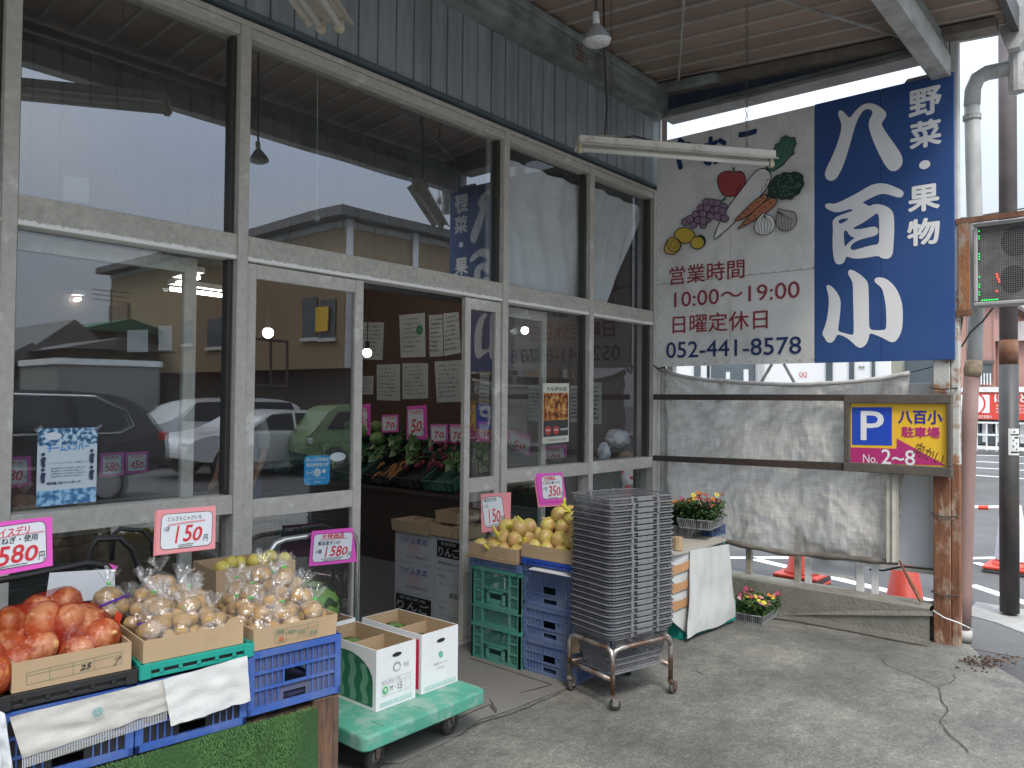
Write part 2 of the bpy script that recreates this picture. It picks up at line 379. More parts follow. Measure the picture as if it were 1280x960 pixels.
_m2 = _n(_nt, 'ShaderNodeMapRange'); _m2.inputs['From Min'].default_value = .98; _m2.inputs['From Max'].default_value = 1.12; _nt.links.new(_ad.outputs[0], _m2.inputs['Value'])
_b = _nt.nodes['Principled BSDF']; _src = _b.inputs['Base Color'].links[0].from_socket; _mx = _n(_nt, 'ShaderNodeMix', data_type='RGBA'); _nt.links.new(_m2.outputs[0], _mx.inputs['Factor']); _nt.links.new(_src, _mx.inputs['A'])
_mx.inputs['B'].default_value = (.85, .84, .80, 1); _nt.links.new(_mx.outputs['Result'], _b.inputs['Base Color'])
GLU = glass_mat('upper_glass', .20, (.75, .78, .78), .055, dscale=4)
GLL = glass_mat('lower_glass', .07, (.86, .9, .9), .018)
GLR = glass_mat('right_glass', .0, (.85, .87, .87), .05, mul=1.6)
GLC = glass_mat('right_upper_glass', .0, (.9, .92, .92), .05, mul=1.5)
LAMPW = mat('lit_tube', (1, .97, .92), .5, emit=15, var=0)

# ================================================================ GROUND (setting)
def ground_mat():
    m = bpy.data.materials.new('aggregate_ground'); m.use_nodes = True; nt = m.node_tree; L = nt.links; b = nt.nodes['Principled BSDF']
    tc = _n(nt, 'ShaderNodeTexCoord')
    def noi(sc, det, rough=.6):
        q = _n(nt, 'ShaderNodeTexNoise', Scale=sc, Detail=det, Roughness=rough); L.new(tc.outputs['Object'], q.inputs['Vector']); return q.outputs['Fac']
    def ramp(src, stops):
        r = _n(nt, 'ShaderNodeValToRGB'); e = r.color_ramp.elements
        while len(e) < len(stops): e.new(.5)
        for i, (p, c) in enumerate(stops): e[i].position = p; e[i].color = (*c, 1)
        L.new(src, r.inputs[0]); return r.outputs[0]
    base = ramp(noi(.9, 9, .68), [(.34, (.080, .078, .071)), (.5, (.122, .118, .106)), (.66, (.20, .192, .168))])
    mid = ramp(noi(9, 8, .75), [(.3, (.75, .75, .75)), (.6, (1.12, 1.12, 1.1))])
    vo = _n(nt, 'ShaderNodeTexVoronoi', Scale=125.); L.new(tc.outputs['Object'], vo.inputs['Vector'])
    agg = ramp(vo.outputs['Color'], [(.0, (.48, .48, .48)), (.16, (.84, .84, .84)), (.65, (1.04, 1.04, 1.02)), (1, (1.65, 1.62, 1.52))])
    a = base
    for c in (mid, agg):
        x = _n(nt, 'ShaderNodeMix', data_type='RGBA', blend_type='MULTIPLY'); x.inputs['Factor'].default_value = 1
        L.new(a, x.inputs['A']); L.new(c, x.inputs['B']); a = x.outputs['Result']
    L.new(a, b.inputs['Base Color']); b.inputs['Roughness'].default_value = .88
    v2 = _n(nt, 'ShaderNodeTexVoronoi', Scale=110.); L.new(tc.outputs['Object'], v2.inputs['Vector'])
    bp = _n(nt, 'ShaderNodeBump', Strength=.45, Distance=.004); L.new(v2.outputs['Distance'], bp.inputs['Height'])
    bp2 = _n(nt, 'ShaderNodeBump', Strength=.5, Distance=.05); L.new(noi(6, 5), bp2.inputs['Height']); L.new(bp.outputs[0], bp2.inputs['Normal'])
    L.new(bp2.outputs[0], b.inputs['Normal']); return m
AGG = ground_mat()
def gz(x, y):
    t = min(max((x - 4.6) / 1.1, 0), 1); return -.045 * t * t * (3 - 2 * t)
g = MB(); N = 60
g.add([(-300, -300, -.075), (300, -300, -.075), (300, 300, -.075), (-300, 300, -.075)], [(0, 1, 2, 3)])
tag(g.build('ground', ASPH), kind='structure')
# forecourt slab: ends on a slanting edge towards the pavement on the right
e0 = onz(1215, 812, -.045); e1 = onz(1280, 855, -.045); ed = (e1 - e0)[:2]
g = MB()
def fore(u, v):
    y = -1.2 + v * 4.75
    xr = 5.83 if y > e0[1] else e0[0] + (y - e0[1]) * ed[0] / ed[1] if False else (5.83 if y > 1.02 else 5.70 + (y - 1.02) * 1.55)
    x = -7 + u * (xr + 7); return (x, y, gz(x, y))
g.grid(fore, 70, 40)
tag(g.build('forecourt', AGG), kind='structure')
tag(MB().box(-7, 5.78, 3.55, 9.5, -.03, -.004).build('shop_floor', INTF), kind='structure')
gf = Fr((0, 0, .0), (1, 0, 0), (0, 1, 0), None, base=.003, step=.0)
def gp(x, y, z=0.0): P = onz(x, y, z); return (P[0], P[1])
def flat(name, pxs, z, m, kind='structure'):
    f = Fr((0, 0, z), (1, 0, 0), (0, 1, 0), None, base=0, step=0)
    o = f.put(name, [[gp(x, y, z) for x, y in pxs]], m, d=0); return tag(o, kind=kind)
# smoother cement band in front of the door with its saw-cut joints and broken edge
pts = [(2.05, 3.5), (2.05, 2.62)] + [gp(x, y) for x, y in [(500, 955), (566, 925), (600, 900), (640, 888), (680, 872), (716, 858)]] + [(4.0, 2.75), (4.3, 3.5)]
cb = Fr((0, 0, .004), (1, 0, 0), (0, 1, 0), None, base=0, step=0)
tag(cb.put('cement_strip', [pts], SMOOTH, d=0), kind='structure')
def crack(name, pxs, w, z=.0, jag=.012, m=CRACK):
    P = [Vector(onz(x, y, z)) for x, y in pxs]; out = []
    for a, b in zip(P[:-1], P[1:]):
        n = max(2, int((b - a).length / .05))
        for i in range(n):
            q = a.lerp(b, i / n); q += Vector((random.uniform(-jag, jag), random.uniform(-jag, jag), 0)) * (1 if i else 0); out.append(q)
    out.append(P[-1]); mb = MB(); L = []; Q = []
    for i, p in enumerate(out):
        t = (out[min(i + 1, len(out) - 1)] - out[max(i - 1, 0)]).normalized(); h = w * random.uniform(.5, 1.2) / 2
        if i in (0, len(out) - 1): h *= .2
        L.append((p.x - t.y * h, p.y + t.x * h, gz(p.x, p.y) + z + .006)); Q.append((p.x + t.y * h, p.y - t.x * h, gz(p.x, p.y) + z + .006))
    n = len(L); mb.add(L + Q, [(i, i + 1, n + i + 1, n + i) for i in range(n - 1)])
    return tag(mb.build(name, m), kind='structure')
crack('ground_crack', [(1096, 818), (1112, 832), (1138, 842), (1170, 857), (1176, 875), (1184, 885), (1175, 903), (1182, 914), (1200, 930), (1212, 945)], .006)
crack('ground_crack', [(1172, 858), (1192, 850), (1196, 838)], .004)
crack('soil_line', [(948, 764), (990, 769), (1050, 780), (1110, 791), (1164, 801)], .03, jag=.008, m=mat('soil', (.045, .038, .03), .95, 0, .3, 30))
crack('ground_crack', [(868, 839), (880, 844)], .012, jag=.002)
crack('floor_joint', [(566, 902), (612, 882), (620, 893)], .01, jag=.003)
crack('floor_joint', [(585, 823), (690, 857), (648, 868)], .01, jag=.002)
crack('floor_joint', [(611, 874), (616, 884), (620, 893)], .01)
crack('floor_joint', [(560, 925), (600, 905), (640, 893), (680, 876), (712, 862)], .006)

# ================================================================ SHOP BUILDING
F = 3.37
shop = thing('shop_building', 'greengrocer shop front of old aluminium framed windows under blue grey boarding', 'building', (0, F, 0))
def part(name, m, *boxes, c=.003, parent=None, smooth=False):
    mb = MB()
    for b in boxes: mb.box(*b, c=c)
    return mb.build(name, m, parent or shop)
MULX = [-3.84, -2.87, -1.9, -.93, .03, .995, 1.965, 3.865, 4.855]
for x in MULX:
    o = part('mullion', ALU, (x - .027, x + .027, F - .004, F + .10, 0, 3.286))
    part('gasket_shade_strip', ALUD, (x - .052, x - .029, F + .035, F + .095, 1.056, 3.23), (x + .029, x + .04, F + .035, F + .095, 1.056, 3.23), parent=o)  # dark strips; the wide left one puts in the mullion's shaded side
part('mullion', ALU, (5.765, 5.83, F - .004, F + .12, -.04, 3.31))
part('gasket_shade_strip', ALUD, (5.735, 5.764, F + .035, F + .095, 1.056, 3.23))  # same dark strip for the shaded side of the end mullion
# rails butt against the uprights, a little behind their faces
xs = [-4.2] + MULX + [5.792]
for a, b in zip(xs[:-1], xs[1:]):
    a += .0275; b -= .0275
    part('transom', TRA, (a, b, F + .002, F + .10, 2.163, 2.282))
    part('top_rail', ALU, (a, b, F + .004, F + .10, 3.236, 3.285))
    if not (a > 1.9 and b < 3.9):
        part('sill_rail', ALU, (a, b, F + .002, F + .10, .965, 1.053))
        part('bottom_rail', ALU, (a, b, F + .006, F + .10, .0, .11))
part('top_rail', ALU, (-4.2, 5.83, F - .002, F + .1, 3.287, 3.315))
part('trim_strip', TRIM, (-4.2, 5.83, F - .03, F + .08, 3.326, 3.352))
part('gap_filler', BLACK, (-4.2, 5.83, F + .02, F + .08, 3.314, 3.33))
# boarding: one board at a time
x = -1.4
sp = None
k = 0
while x < 5.8:
    w_ = min(.134, 5.83 - x); jy = random.uniform(-.002, .002)
    mb = MB().box(x + .006, x + w_ - .004, F - .012 + jy, F + .02, 3.353, 3.905, c=.004)
    mb.box(x - .003, x + .0055, F + .001, F + .02, 3.353, 3.90)
    o = mb.build('siding_board', SID, shop); x += .134; k += 1
part('siding_board', SID, (-4.2, -1.41, F - .01, F + .02, 3.353, 3.905))
part('wall_backing', BLACK, (-4.2, 5.83, F + .021, F + .1, 3.353, 4.4))
# steel beam above the boarding, dented and stained
mb = MB(); mb.grid(lambda u, v: (-4.2 + u * 10, F - .13 + .006 * noise.noise(Vector((u * 14, v * 3, 0))), 3.906 + v * .16), 90, 4)
mb.box(-4.2, 5.8, F - .122, F + .02, 3.9055, 4.07); mb.box(-4.2, 5.81, F - .16, F + .02, 4.071, 4.12, c=.005); mb.box(4.42, 4.60, F - .14, F - .131, 3.93, 4.05)
bm_ = mb.build('steel_beam', BEAM, shop)
mb = MB()
for i in range(14): mb.ball((4.45 + (i % 4) * .038, F - .141, 3.945 + (i // 4) * .03), .008 + .004 * random.random(), 6, 4)
mb.build('bolt_cluster', RUST2, bm_)
# glazing
def pane(x0, x1, z0, z1, m, y=F + .062, parent=None):
    return MB().add([(x0, y, z0), (x1, y, z0), (x1, y, z1), (x0, y, z1)], [(0, 1, 2, 3)]).build('glass_pane', m, parent or shop)
for a, b in zip(xs[:-1], xs[1:]):
    pane(a, b, 2.28, 3.24, GLU if b < 3.9 else GLC)
    if not (a > 1.9 and b < 3.9):
        pane(a, b, 1.05, 2.165, GLL if b < 3.8 else GLR); pane(a, b, .108, .968, GLL)
# thin division inside the wide upper light and a pull cord
part('blind_rail', ALU2, (3.76, 3.79, F + .08, F + .1, 2.283, 3.235))
mb = MB(); A = ony(397, 84, F + .14); B = ony(396, 273, F + .14)
mb.tube([A, B], .003, 5); mb.ball(B, .018, 8, 6); mb.build('pull_cord', WHP, shop)
# sliding doors
def door(x0, x1, st=.055, z1=2.155, y=F + .012):
    e = link('sliding_door', None, shop, (0, 0, 0))
    for a, b in ((x0, x0 + st), (x1 - st, x1)): part('stile', ALU, (a, b, y, y + .035, .02, z1), parent=e)
    for a, b in ((z1 - .07, z1 - .001), (.93, 1.02), (.021, .10)): part('rail', ALU, (x0 + st, x1 - st, y + .001, y + .034, a, b), parent=e)
    pane(x0 + st, x1 - st, 1.02, z1 - .07, GLL, y + .018, e); pane(x0 + st, x1 - st, .1, .93, GLL, y + .018, e); return e
door(1.994, 2.70)
door(3.50, 3.835, .05, 2.155, F + .012)
door(3.892, 4.45, .05, 2.155, F + .11)
door(.95, 1.80, .06, 2.155, F + .11)
part('door_track', ALU2, (1.994, 3.836, F + .004, F + .1, -.0, .018))
# inside shell
part('inner_wall', DBR, (5.84, 5.98, F, 9.5, -.05, 4.2), c=0)
part('inner_wall', DBR, (-4.3, 5.84, 9.4, 9.5, 0, 4.2), c=0)
part('inner_wall', DBR, (-4.4, -4.21, F, 9.5, 0, 4.2), c=0)
part('inner_ceiling', INTC, (-4.3, 5.84, F + .1, 9.4, 3.30, 3.36), c=0)
part('roof', GREYST, (-4.4, 5.99, F + .12, 9.5, 4.2, 4.35), c=0)
part('inner_wall', WHP, (5.83, 5.86, F - .02, F + .2, -.05, 4.1))
# planking seen behind the dusty upper lights
MB().box(-4.1, 3.86, F + .925, F + .94, 2.28, 3.29).build('lamp_blocking_panel', DBR, shop)  # panel added to block a ceiling tube shining through the plank gaps
MB().box(3.861, 5.80, F + .925, F + .94, 2.28, 3.29).build('lamp_blocking_panel', DBR, shop)  # added, with the planks in front of it, to hide the shelf's tube
x = -2.0
while x < 5.6:
    MB().box(x, x + .128, F + .9, F + .92, 2.28, 3.29, c=.006).build('inner_plank', INTP, shop); x += .134
# curtain behind the two right upper lights
def curt(u, v):
    x = 3.9 + u * 1.92; fold = .02 * math.sin(u * 46 + 1.5 * math.sin(v * 5)) + .03 * noise.noise(Vector((u * 7, v * 1.5, 3)))
    zt = 3.20 - (.03 if u < .52 else .05 * (u - .5)); zb = 2.27
    if u > .5: x = 3.9 + (.5 + (u - .5) * (1 - .62 * v)) * 1.92
    return (x, F + .125 + fold * .7, zt + (zb - zt) * v)
MB().grid(curt, 120, 24).build('curtain', CURT, shop, smooth=True)
# lamps inside
def tube_lamp(a, b, lab, grp='lit tubes inside the shop'):
    a, b = Vector(a), Vector(b); t = thing('fluorescent_lamp', lab, 'lamp', tuple(a), 0, grp)
    MB().tube([a, b], .02, 8).build('tube', LAMPW, t)
    d = (b - a).normalized(); s_ = Vector((-d.y, d.x, 0)) * .06; up = Vector((0, 0, .05))
    MB().add([a - s_ + up, b - s_ + up, b + s_ + up, a + s_ + up, a - s_ + up * 2, b - s_ + up * 2, b + s_ + up * 2, a + s_ + up * 2],
             [(0, 1, 2, 3), (4, 5, 6, 7), (0, 1, 5, 4), (2, 3, 7, 6), (1, 2, 6, 5), (0, 3, 7, 4)]).build('housing', WHP, t)
tube_lamp(onz(57, 384, 2.6), onz(99, 374, 2.6), 'lit fluorescent tube seen through the left pane, nearest the left frame')
tube_lamp(onz(213, 361, 2.62), onz(313, 374, 2.62), 'long lit fluorescent tube inside behind the first big pane')
tube_lamp(onz(222, 354, 2.62), onz(248, 347, 2.62), 'short lit tube above the long one inside the shop')
tube_lamp((1.0, 5.2, 3.1), (2.2, 5.2, 3.1), 'unseen ceiling tube added to light the front of the shop, hidden behind the planking')  # unseen tube, there only for its light inside the shop
tube_lamp((4.6, 5.0, 3.1), (4.6, 6.2, 3.1), 'unseen ceiling tube added to light the vegetable shelf, hidden behind the curtain')  # unseen as well, only lights the shelf and back wall
def bulb(p, lab, r=.035):
    t = thing('light_bulb', lab, 'light bulb', tuple(p), 0, 'bare bulbs inside the shop'); p = Vector(p)
    MB().ball(p, r, 12, 8).build('glass_bulb', LAMPW, t); MB().tube([p + Vector((0, 0, r * .7)), p + Vector((0, 0, r * 2.6))], [.02, .017], 8).build('socket', BLACK, t)
    MB().tube([p + Vector((0, 0, r * 2.6)), (p.x, p.y, 3.29)], .004, 5).build('cord', WIRE, t)
bulb(ony(335, 416, 4.6), 'lit bare bulb on a cord seen through the sliding door glass')
bulb(ony(459, 441, 4.9), 'lit bare bulb in the open doorway in front of the notices')
bulb(ony(656, 413, 4.6), 'lit bare bulb behind the right hand window')

# ================================================================ CANOPY
can = thing('canopy', 'lean-to canopy with brown boarded ceiling sloping from the shop front to a steel beam', 'canopy', (5.78, 1.17, 0))
def zr(y): return 4.162 - .079 * (3.41 - y)
def slab(name, m, x0, x1, y0, y1, lo, hi, parent=can, mb=None, c=None):
    q = mb or MB(); vs = [(x, y, zr(y) + h) for x in (x0, x1) for y in (y0, y1) for h in (lo, hi)]
    q.add(vs, [(0, 1, 3, 2), (4, 6, 7, 5), (0, 4, 5, 1), (2, 3, 7, 6), (0, 2, 6, 4), (1, 5, 7, 3)])
    return q if mb else q.build(name, m, parent)
x = 5.78
while x > -.3:
    dz = random.uniform(-.004, .004)
    slab('ceiling_board', CEIL, x - .20, x - .003, .82, 3.36, .0 + dz, .02)
    mb = MB(); slab('', None, x - .016, x + .006, .80, 3.36, -.016, .0, mb=mb); mb.build('ceiling_rib', RIB, can)
    x -= .2085
slab('ceiling_board', CEIL, -4.5, x + .2, .82, 3.36, 0, .02)
slab('light_block_roof', GREYST, -4.5, 6.05, .78, 3.45, .03, .06)  # unseen sheet above the boards, put in to block light
# a board that has come loose and hangs curled
A = Vector(ony(765, 20, 2.35)); mb = MB()
LW = .55
c0 = Vector((3.95, 2.35, zr(2.35) - .005))
mb.grid(lambda u, v: c0 + Vector((v * .205, -u * .55 , -.005 - .10 * math.sin(min(u * 1.2, 1) * 2.6) * (1 - .6 * v) - .02 * noise.noise(Vector((u * 5, v * 5, 0))))), 14, 6)
mb.build('loose_board', mat('loose_board', (.14, .085, .065), .8, 0, .2, 5), can, smooth=True)
mb = MB(); mb.grid(lambda u, v: Vector((4.25, 2.05, zr(2.05) - .012)) + Vector((v * .17, -u * .6, -.03 * v - .02 * noise.noise(Vector((u * 6, v * 4, 2))))), 12, 4)
mb.build('loose_board', mat('loose_ply', (.26, .19, .13), .8, 0, .2, 5), can)
# beam across the end, above the signboard
def wedge(x0, x1, lo, hi, y0=1.26, y1=3.25):
    zb = lambda y: 3.845 + (y - 1.26) * .011
    vs = [(x, y, (zb(y) + h) if h < .5 else zr(y) - .03) for x in (x0, x1) for y in (y0, y1) for h in (lo, hi)]
    return MB().add(vs, [(0, 1, 3, 2), (4, 6, 7, 5), (0, 4, 5, 1), (2, 3, 7, 6), (0, 2, 6, 4), (1, 5, 7, 3)])
wedge(5.76, 5.83, .026, 1).build('end_beam', BLUED, can)
wedge(5.68, 5.86, .0, .025).build('end_beam_flange', mat('end_flange_grey', (.26, .25, .24), .7, 0, .2, 6, .2, 30, (.10, .09, .08), .6, 5), can); wedge(5.735, 5.7595, .045, .085).build('end_beam_flange', BEAM, can)
slab('end_beam_flange', mat('old_brown_beam', (.17, .15, .13), .8, 0, .25, 5, .2, 30, (.3, .28, .25), .5, 6), 5.62, 5.755, .86, 3.3, -.075, -.017)
slab('purlin', BEAM, 5.52, 5.60, 2.7, 3.24, -.10, -.05)
# front beam, running along the eaves
part('front_beam', GREYST, (-4.5, 5.70, 1.12, 1.24, 3.66, 3.80), c=.008, parent=can)
part('front_beam', BEAM, (-4.5, 5.70, 1.16, 1.20, 3.80, 3.95), parent=can)
part('fascia', mat('fascia_sheet', (.06, .06, .06), .6), (-4.5, 5.9, .76, .80, 3.90, 4.06), c=0, parent=can)
for q in range(3):
    slab('cross_beam', GREYST, -4.3 + q * 1.75, -4.2 + q * 1.75, 1.25, 3.2, -.12, -.02)
mb = MB(); mb.tube([(5.5, 3.0, zr(3) - .06), ony(857, 0, 2.1) * [1, 1, 0] + [0, 0, 3.96], ], .009, 6)
mb.tube([ony(860, 3, 2.1) * [1, 1, 0] + [0, 0, 3.96], (5.55, 1.35, 3.92)], .009, 6); mb.build('brace_wire', GREYST, can)
# post with its gusset, rusted towards the foot
col = link('post', None, can, (0, 0, 0))
part('post_face', mat('post_rust_low', (.19, .08, .042), .88, 0, .45, 9, .7, 50, (.40, .32, .24), .85, 7, stretch=(1, 1, .4), dlo=.50, dhi=.60), (5.72, 5.83, 1.138, 1.24, -.07, 1.08), c=.004, parent=col)
part('post_face', mat('post_rust_mid', (.50, .50, .46), .7, 0, .15, 6, .3, 40, (.30, .14, .06), .95, 7, dlo=.46, dhi=.56), (5.722, 5.828, 1.14, 1.238, 1.08, 1.85), c=.004, parent=col)
part('post_face', mat('post_white', (.50, .50, .48), .6, 0, .12, 6, .2, 40, (.22, .17, .12), .7, 7, dlo=.55, dhi=.66), (5.724, 5.826, 1.141, 1.236, 1.85, 4.0), c=.004, parent=col)
part('corner_post', mat('corner_post_paint', (.5, .5, .48), .7, 0, .1, 6, dirt=(.3, .2, .13), dirt_amt=.7, ds=8), (5.845, 5.93, F - .05, F - .003, -.07, 1.80), parent=can); part('corner_post', mat('corner_post_paint', (.5, .5, .48), .7, 0, .1, 6, dirt=(.3, .2, .13), dirt_amt=.7, ds=8), (5.865, 5.93, 3.24, 3.30, -.07, 3.6), parent=can); part('post_edge', mat('post_rust_low', (0, 0, 0)), (5.735, 5.80, 1.088, 1.136, -.07, 1.12), c=.004, parent=col)
part('post_edge', mat('post_rust_mid', (0, 0, 0)), (5.735, 5.80, 1.088, 1.136, 1.121, 2.2), c=.004, parent=col)
part('post_edge', mat('post_white', (0, 0, 0)), (5.735, 5.80, 1.088, 1.136, 2.201, 4.0), c=.004, parent=col)
mb = MB(); mb.prism([(1.24, 3.60), (1.24, 3.74), (1.40, 3.74), (1.42, 3.72), (1.36, 3.66), (1.30, 3.60)], 5.77, 5.79, Matrix(((0, 0, 1, 0), (1, 0, 0, 0), (0, 1, 0, 0), (0, 0, 0, 1))))
mb.build('gusset', GREYST, can)
for z in (.28, .79, 1.62):
    mb = MB(); mb.tube([(5.712, 1.10, z), (5.708, 1.18, z - .008), (5.712, 1.25, z + .004), (5.85, 1.25, z), (5.87, 1.10, z + .01), (5.712, 1.10, z)], .005, 5)
    mb.build('wire_tie', WIRE, col)

# ================================================================ HANGING LAMPS OUTSIDE
OLDW = mat('old_white_enamel', (.62, .58, .50), .5, 0, .1, 8, .1, 30, (.25, .18, .11), .6, 7, dlo=.56, dhi=.66)
def fixture(a, b, label, two, width, chain):
    a, b = Vector(a), Vector(b); d = (b - a).normalized(); s_ = Vector((-d.y, d.x, 0)).normalized(); Lh = (b - a).length
    M = Matrix((d.to_4d(), s_.to_4d(), Vector((0, 0, 1, 0)), (0, 0, 0, 1))).transposed(); M.translation = a
    M[0][3], M[1][3], M[2][3] = a; M[3] = (0, 0, 0, 1)
    t = thing('batten_lamp', label, 'lamp', tuple(a), 0, 'unlit fluorescent battens under the canopy')
    MB().box(0, Lh, -width * .28, width * .28, .0, .045, c=.004, M=M).build('housing', OLDW, t)
    mb = MB()
    for sg in (-1, 1):
        vs = [(0, sg * width * .28, .002), (Lh, sg * width * .28, .002), (Lh, sg * width * .5, -.02), (0, sg * width * .5, -.02),
              (0, sg * width * .28, .004), (Lh, sg * width * .28, .004), (Lh, sg * width * .5, -.017), (0, sg * width * .5, -.017)]
        mb.add([M @ Vector(q) for q in vs], [(0, 1, 2, 3), (4, 5, 6, 7), (0, 1, 5, 4), (3, 2, 6, 7), (0, 3, 7, 4), (1, 2, 6, 5)])
    mb.build('reflector', OLDW, t)
    for y in ((-width * .2, width * .2) if two else (0,)):
        MB().tube([M @ Vector((.03, y, -.03)), M @ Vector((Lh - .03, y, -.03))], .0155, 10).build('tube', mat('unlit_tube', (.75, .74, .68), .3), t, smooth=True)
        for xx in (.015, Lh - .015):
            mb = MB(); mb.box(xx - .012, xx + .012, y - .018, y + .018, -.05, .0, c=.004, M=M)
            mb.tube([M @ Vector((xx - .012, y, -.033)), M @ Vector((xx + .016, y, -.033))], .021, 10)
            mb.build('lamp_holder', mat('yellowed_plastic', (.55, .47, .33), .5), t)
    for f in chain:
        p = M @ Vector((f * Lh, 0, .045)); top = Vector((p.x, p.y, zr(p.y) - .02)); mb = MB(); n = int((top.z - p.z) / .03)
        for i in range(n):
            c = p + Vector((0, 0, .03 * i + .015)); ax = Vector((.008, 0, 0)) if i % 2 else Vector((0, .008, 0))
            mb.tube([c + ax + Vector((0, 0, .012)), c + ax - Vector((0, 0, .012)), c - ax - Vector((0, 0, .012)), c - ax + Vector((0, 0, .012)), c + ax + Vector((0, 0, .012))], .002, 4)
        mb.build('chain', mat('chain_metal', (.15, .13, .11), .5, .6), t)
    return t, M, Lh
t1, M1, L1 = fixture(onz(722, 180, 3.05), onz(966, 199, 3.05), 'dirty white unlit tube lamp hanging on chains in front of the big signboard', False, .15, (.86, .16))
mb = MB(); p = M1 @ Vector((.17, 0, .05)); q = M1 @ Vector((.55, .02, .05))
mb.tube([Vector((p.x - .03, p.y, zr(p.y) - .01)), p + Vector((-.01, 0, .5)), p + Vector((.02, 0, .2)), p + Vector((0, 0, .02)), p + Vector((.05, 0, .0)), p.lerp(q, .5) + Vector((0, 0, .03)), q], .006, 6)
mb.build('power_cord', WIRE, t1, smooth=True)
MB().box(.11, .24, -.045, .045, .0455, .052, M=M1).build('stained_label', mat('grime', (.3, .26, .2), .7), t1)
e_ = Vector(onz(414, 27, 3.1)); st_ = onz(396, 0, 3.1); dd = (Vector(st_) - e_).normalized()
fixture(e_, e_ + dd * 1.2, 'twin tube white lamp hanging above at the top edge of the view', True, .2, (.2, .85))
# floodlight bulb
p = Vector(ony(746, 46, 2.02)); fl = thing('floodlight_bulb', 'grey reflector floodlight bulb hanging cap up beside the lamp cord', 'light bulb', tuple(p))
Mt = Matrix.Rotation(R(-6), 4, 'Y')
MB().lathe([(0.0000, -0.0436), (0.0343, -0.0422), (0.0581, -0.0330), (0.0660, -0.0172)], p, 22, Mt).build('lens', mat('frosted_lens', (.62, .62, .6), .2, 0, .3, 50, .8, 160), fl, smooth=True)
MB().lathe([(0.0660, -0.0172), (0.0594, 0.0000), (0.0363, 0.0330), (0.0224, 0.0495), (0.0172, 0.0561), (0.0000, 0.0594)], p, 22, Mt).build('bulb_body', mat('bulb_grey', (.33, .33, .33), .35, .3), fl, smooth=True)
MB().lathe([(0.0000, 0.1122), (0.0158, 0.1089), (0.0172, 0.0561), (0.0145, 0.0462), (0.0000, 0.0462)], p, 14, Mt).build('socket', mat('socket_white', (.6, .6, .58), .5), fl, smooth=True)
mb = MB(); mb.tube([p + Vector((-.004, 0, .105)), p + Vector((-.008, 0, .13)), (p.x - .02, p.y, zr(p.y) - .01)], .007, 6); mb.build('hanger', WIRE, fl)
# ================================================================ BIG SIGNBOARD
SX = 5.70
sg = thing('shop_signboard', 'large white and blue signboard with painted vegetables and bold white brush lettering beside the shop', 'sign', (SX, 2.2, 1.81))
SW = mat('sign_white', (.78, .77, .74), .55, 0, .05, 2, .05, 30, (.36, .35, .31), .5, 2.5)
SB = mat('sign_blue', (.028, .08, .25), .45, 0, .08, 2, .03, 30, (.06, .10, .2), .25, 2)
SWL = mat('sign_lettering_white', (.80, .80, .80), .5, 0, .04, 3)
SRED = mat('sign_red', (.30, .035, .05), .5, 0, .1, 5)
SNAVY = mat('sign_navy', (.015, .04, .14), .5, 0, .1, 5)
OUTL = mat('outline_black', (.02, .022, .025), .6)
for a, b in ((3.306, 2.656), (2.653, 2.007)):
    for z0, z1 in ((1.808, 2.49), (2.493, 3.686)):
        MB().box(SX, SX + .03, b, a, z0, z1, c=.0015).build('white_panel', SW, sg)
for a, b in ((2.004, 1.556), (1.5535, 1.107)):
    MB().box(SX, SX + .03, b, a, 1.806, 3.69, c=.0015).build('blue_panel', SB, sg)
MB().box(SX + .031, SX + .07, 1.13, 3.28, 1.83, 3.66).build('back_frame', GREYST, sg)
fs = Fr((SX, 3.306, 1.81), (0, -1, 0), (0, 0, 1), sg)
def crop(ox, oy, s, pts): return [fs.px(ox + x / s, oy + y / s) for x, y in pts]
HACHI = [(225,150),(250,140),(280,160),(335,225),(360,195),(420,120),(480,80),(540,70),(600,85),(660,120),(700,160),(705,200),(680,240),(655,270),(665,310),(740,420),(820,530),(860,600),(870,660),(850,710),(810,745),(770,755),(730,740),(690,690),(640,600),(580,470),(540,360),(525,290),(535,235),(570,170),(555,140),(520,128),(480,140),(440,190),(410,250),(380,340),(350,450),(300,620),(260,730),(210,820),(170,848),(130,848),(95,820),(88,775),(110,710),(180,570),(240,400),(258,300),(245,250),(222,190)]
HYAKU = [(88,290),(120,270),(180,280),(240,260),(400,180),(530,100),(600,75),(680,72),(760,95),(860,140),(880,170),(865,210),(820,217),(740,190),(670,175),(600,195),(455,268),(500,280),(530,305),(580,282),(630,280),(700,300),(760,340),(780,400),(785,500),(775,720),(765,790),(735,825),(690,830),(650,820),(625,795),(500,820),(380,830),(300,800),(295,840),(265,880),(225,887),(190,870),(170,780),(165,640),(172,530),(163,460),(190,415),(260,385),(380,345),(345,330),(280,350),(210,367),(150,350),(100,325)]
HY_H = [[(225,450),(250,430),(340,420),(280,465),(245,478),(228,468)],
        [(630,360),(633,530),(631,580),(632,685),(560,690),(440,725),(370,745),(340,725),(360,680),(420,645),(500,620),(590,600),(620,575),(627,545),(605,508),(560,506),(430,535),(355,527),(480,465),(560,405)],
        [(275,545),(310,545),(325,580),(350,605),(395,620),(350,645),(310,685),(285,715)]]
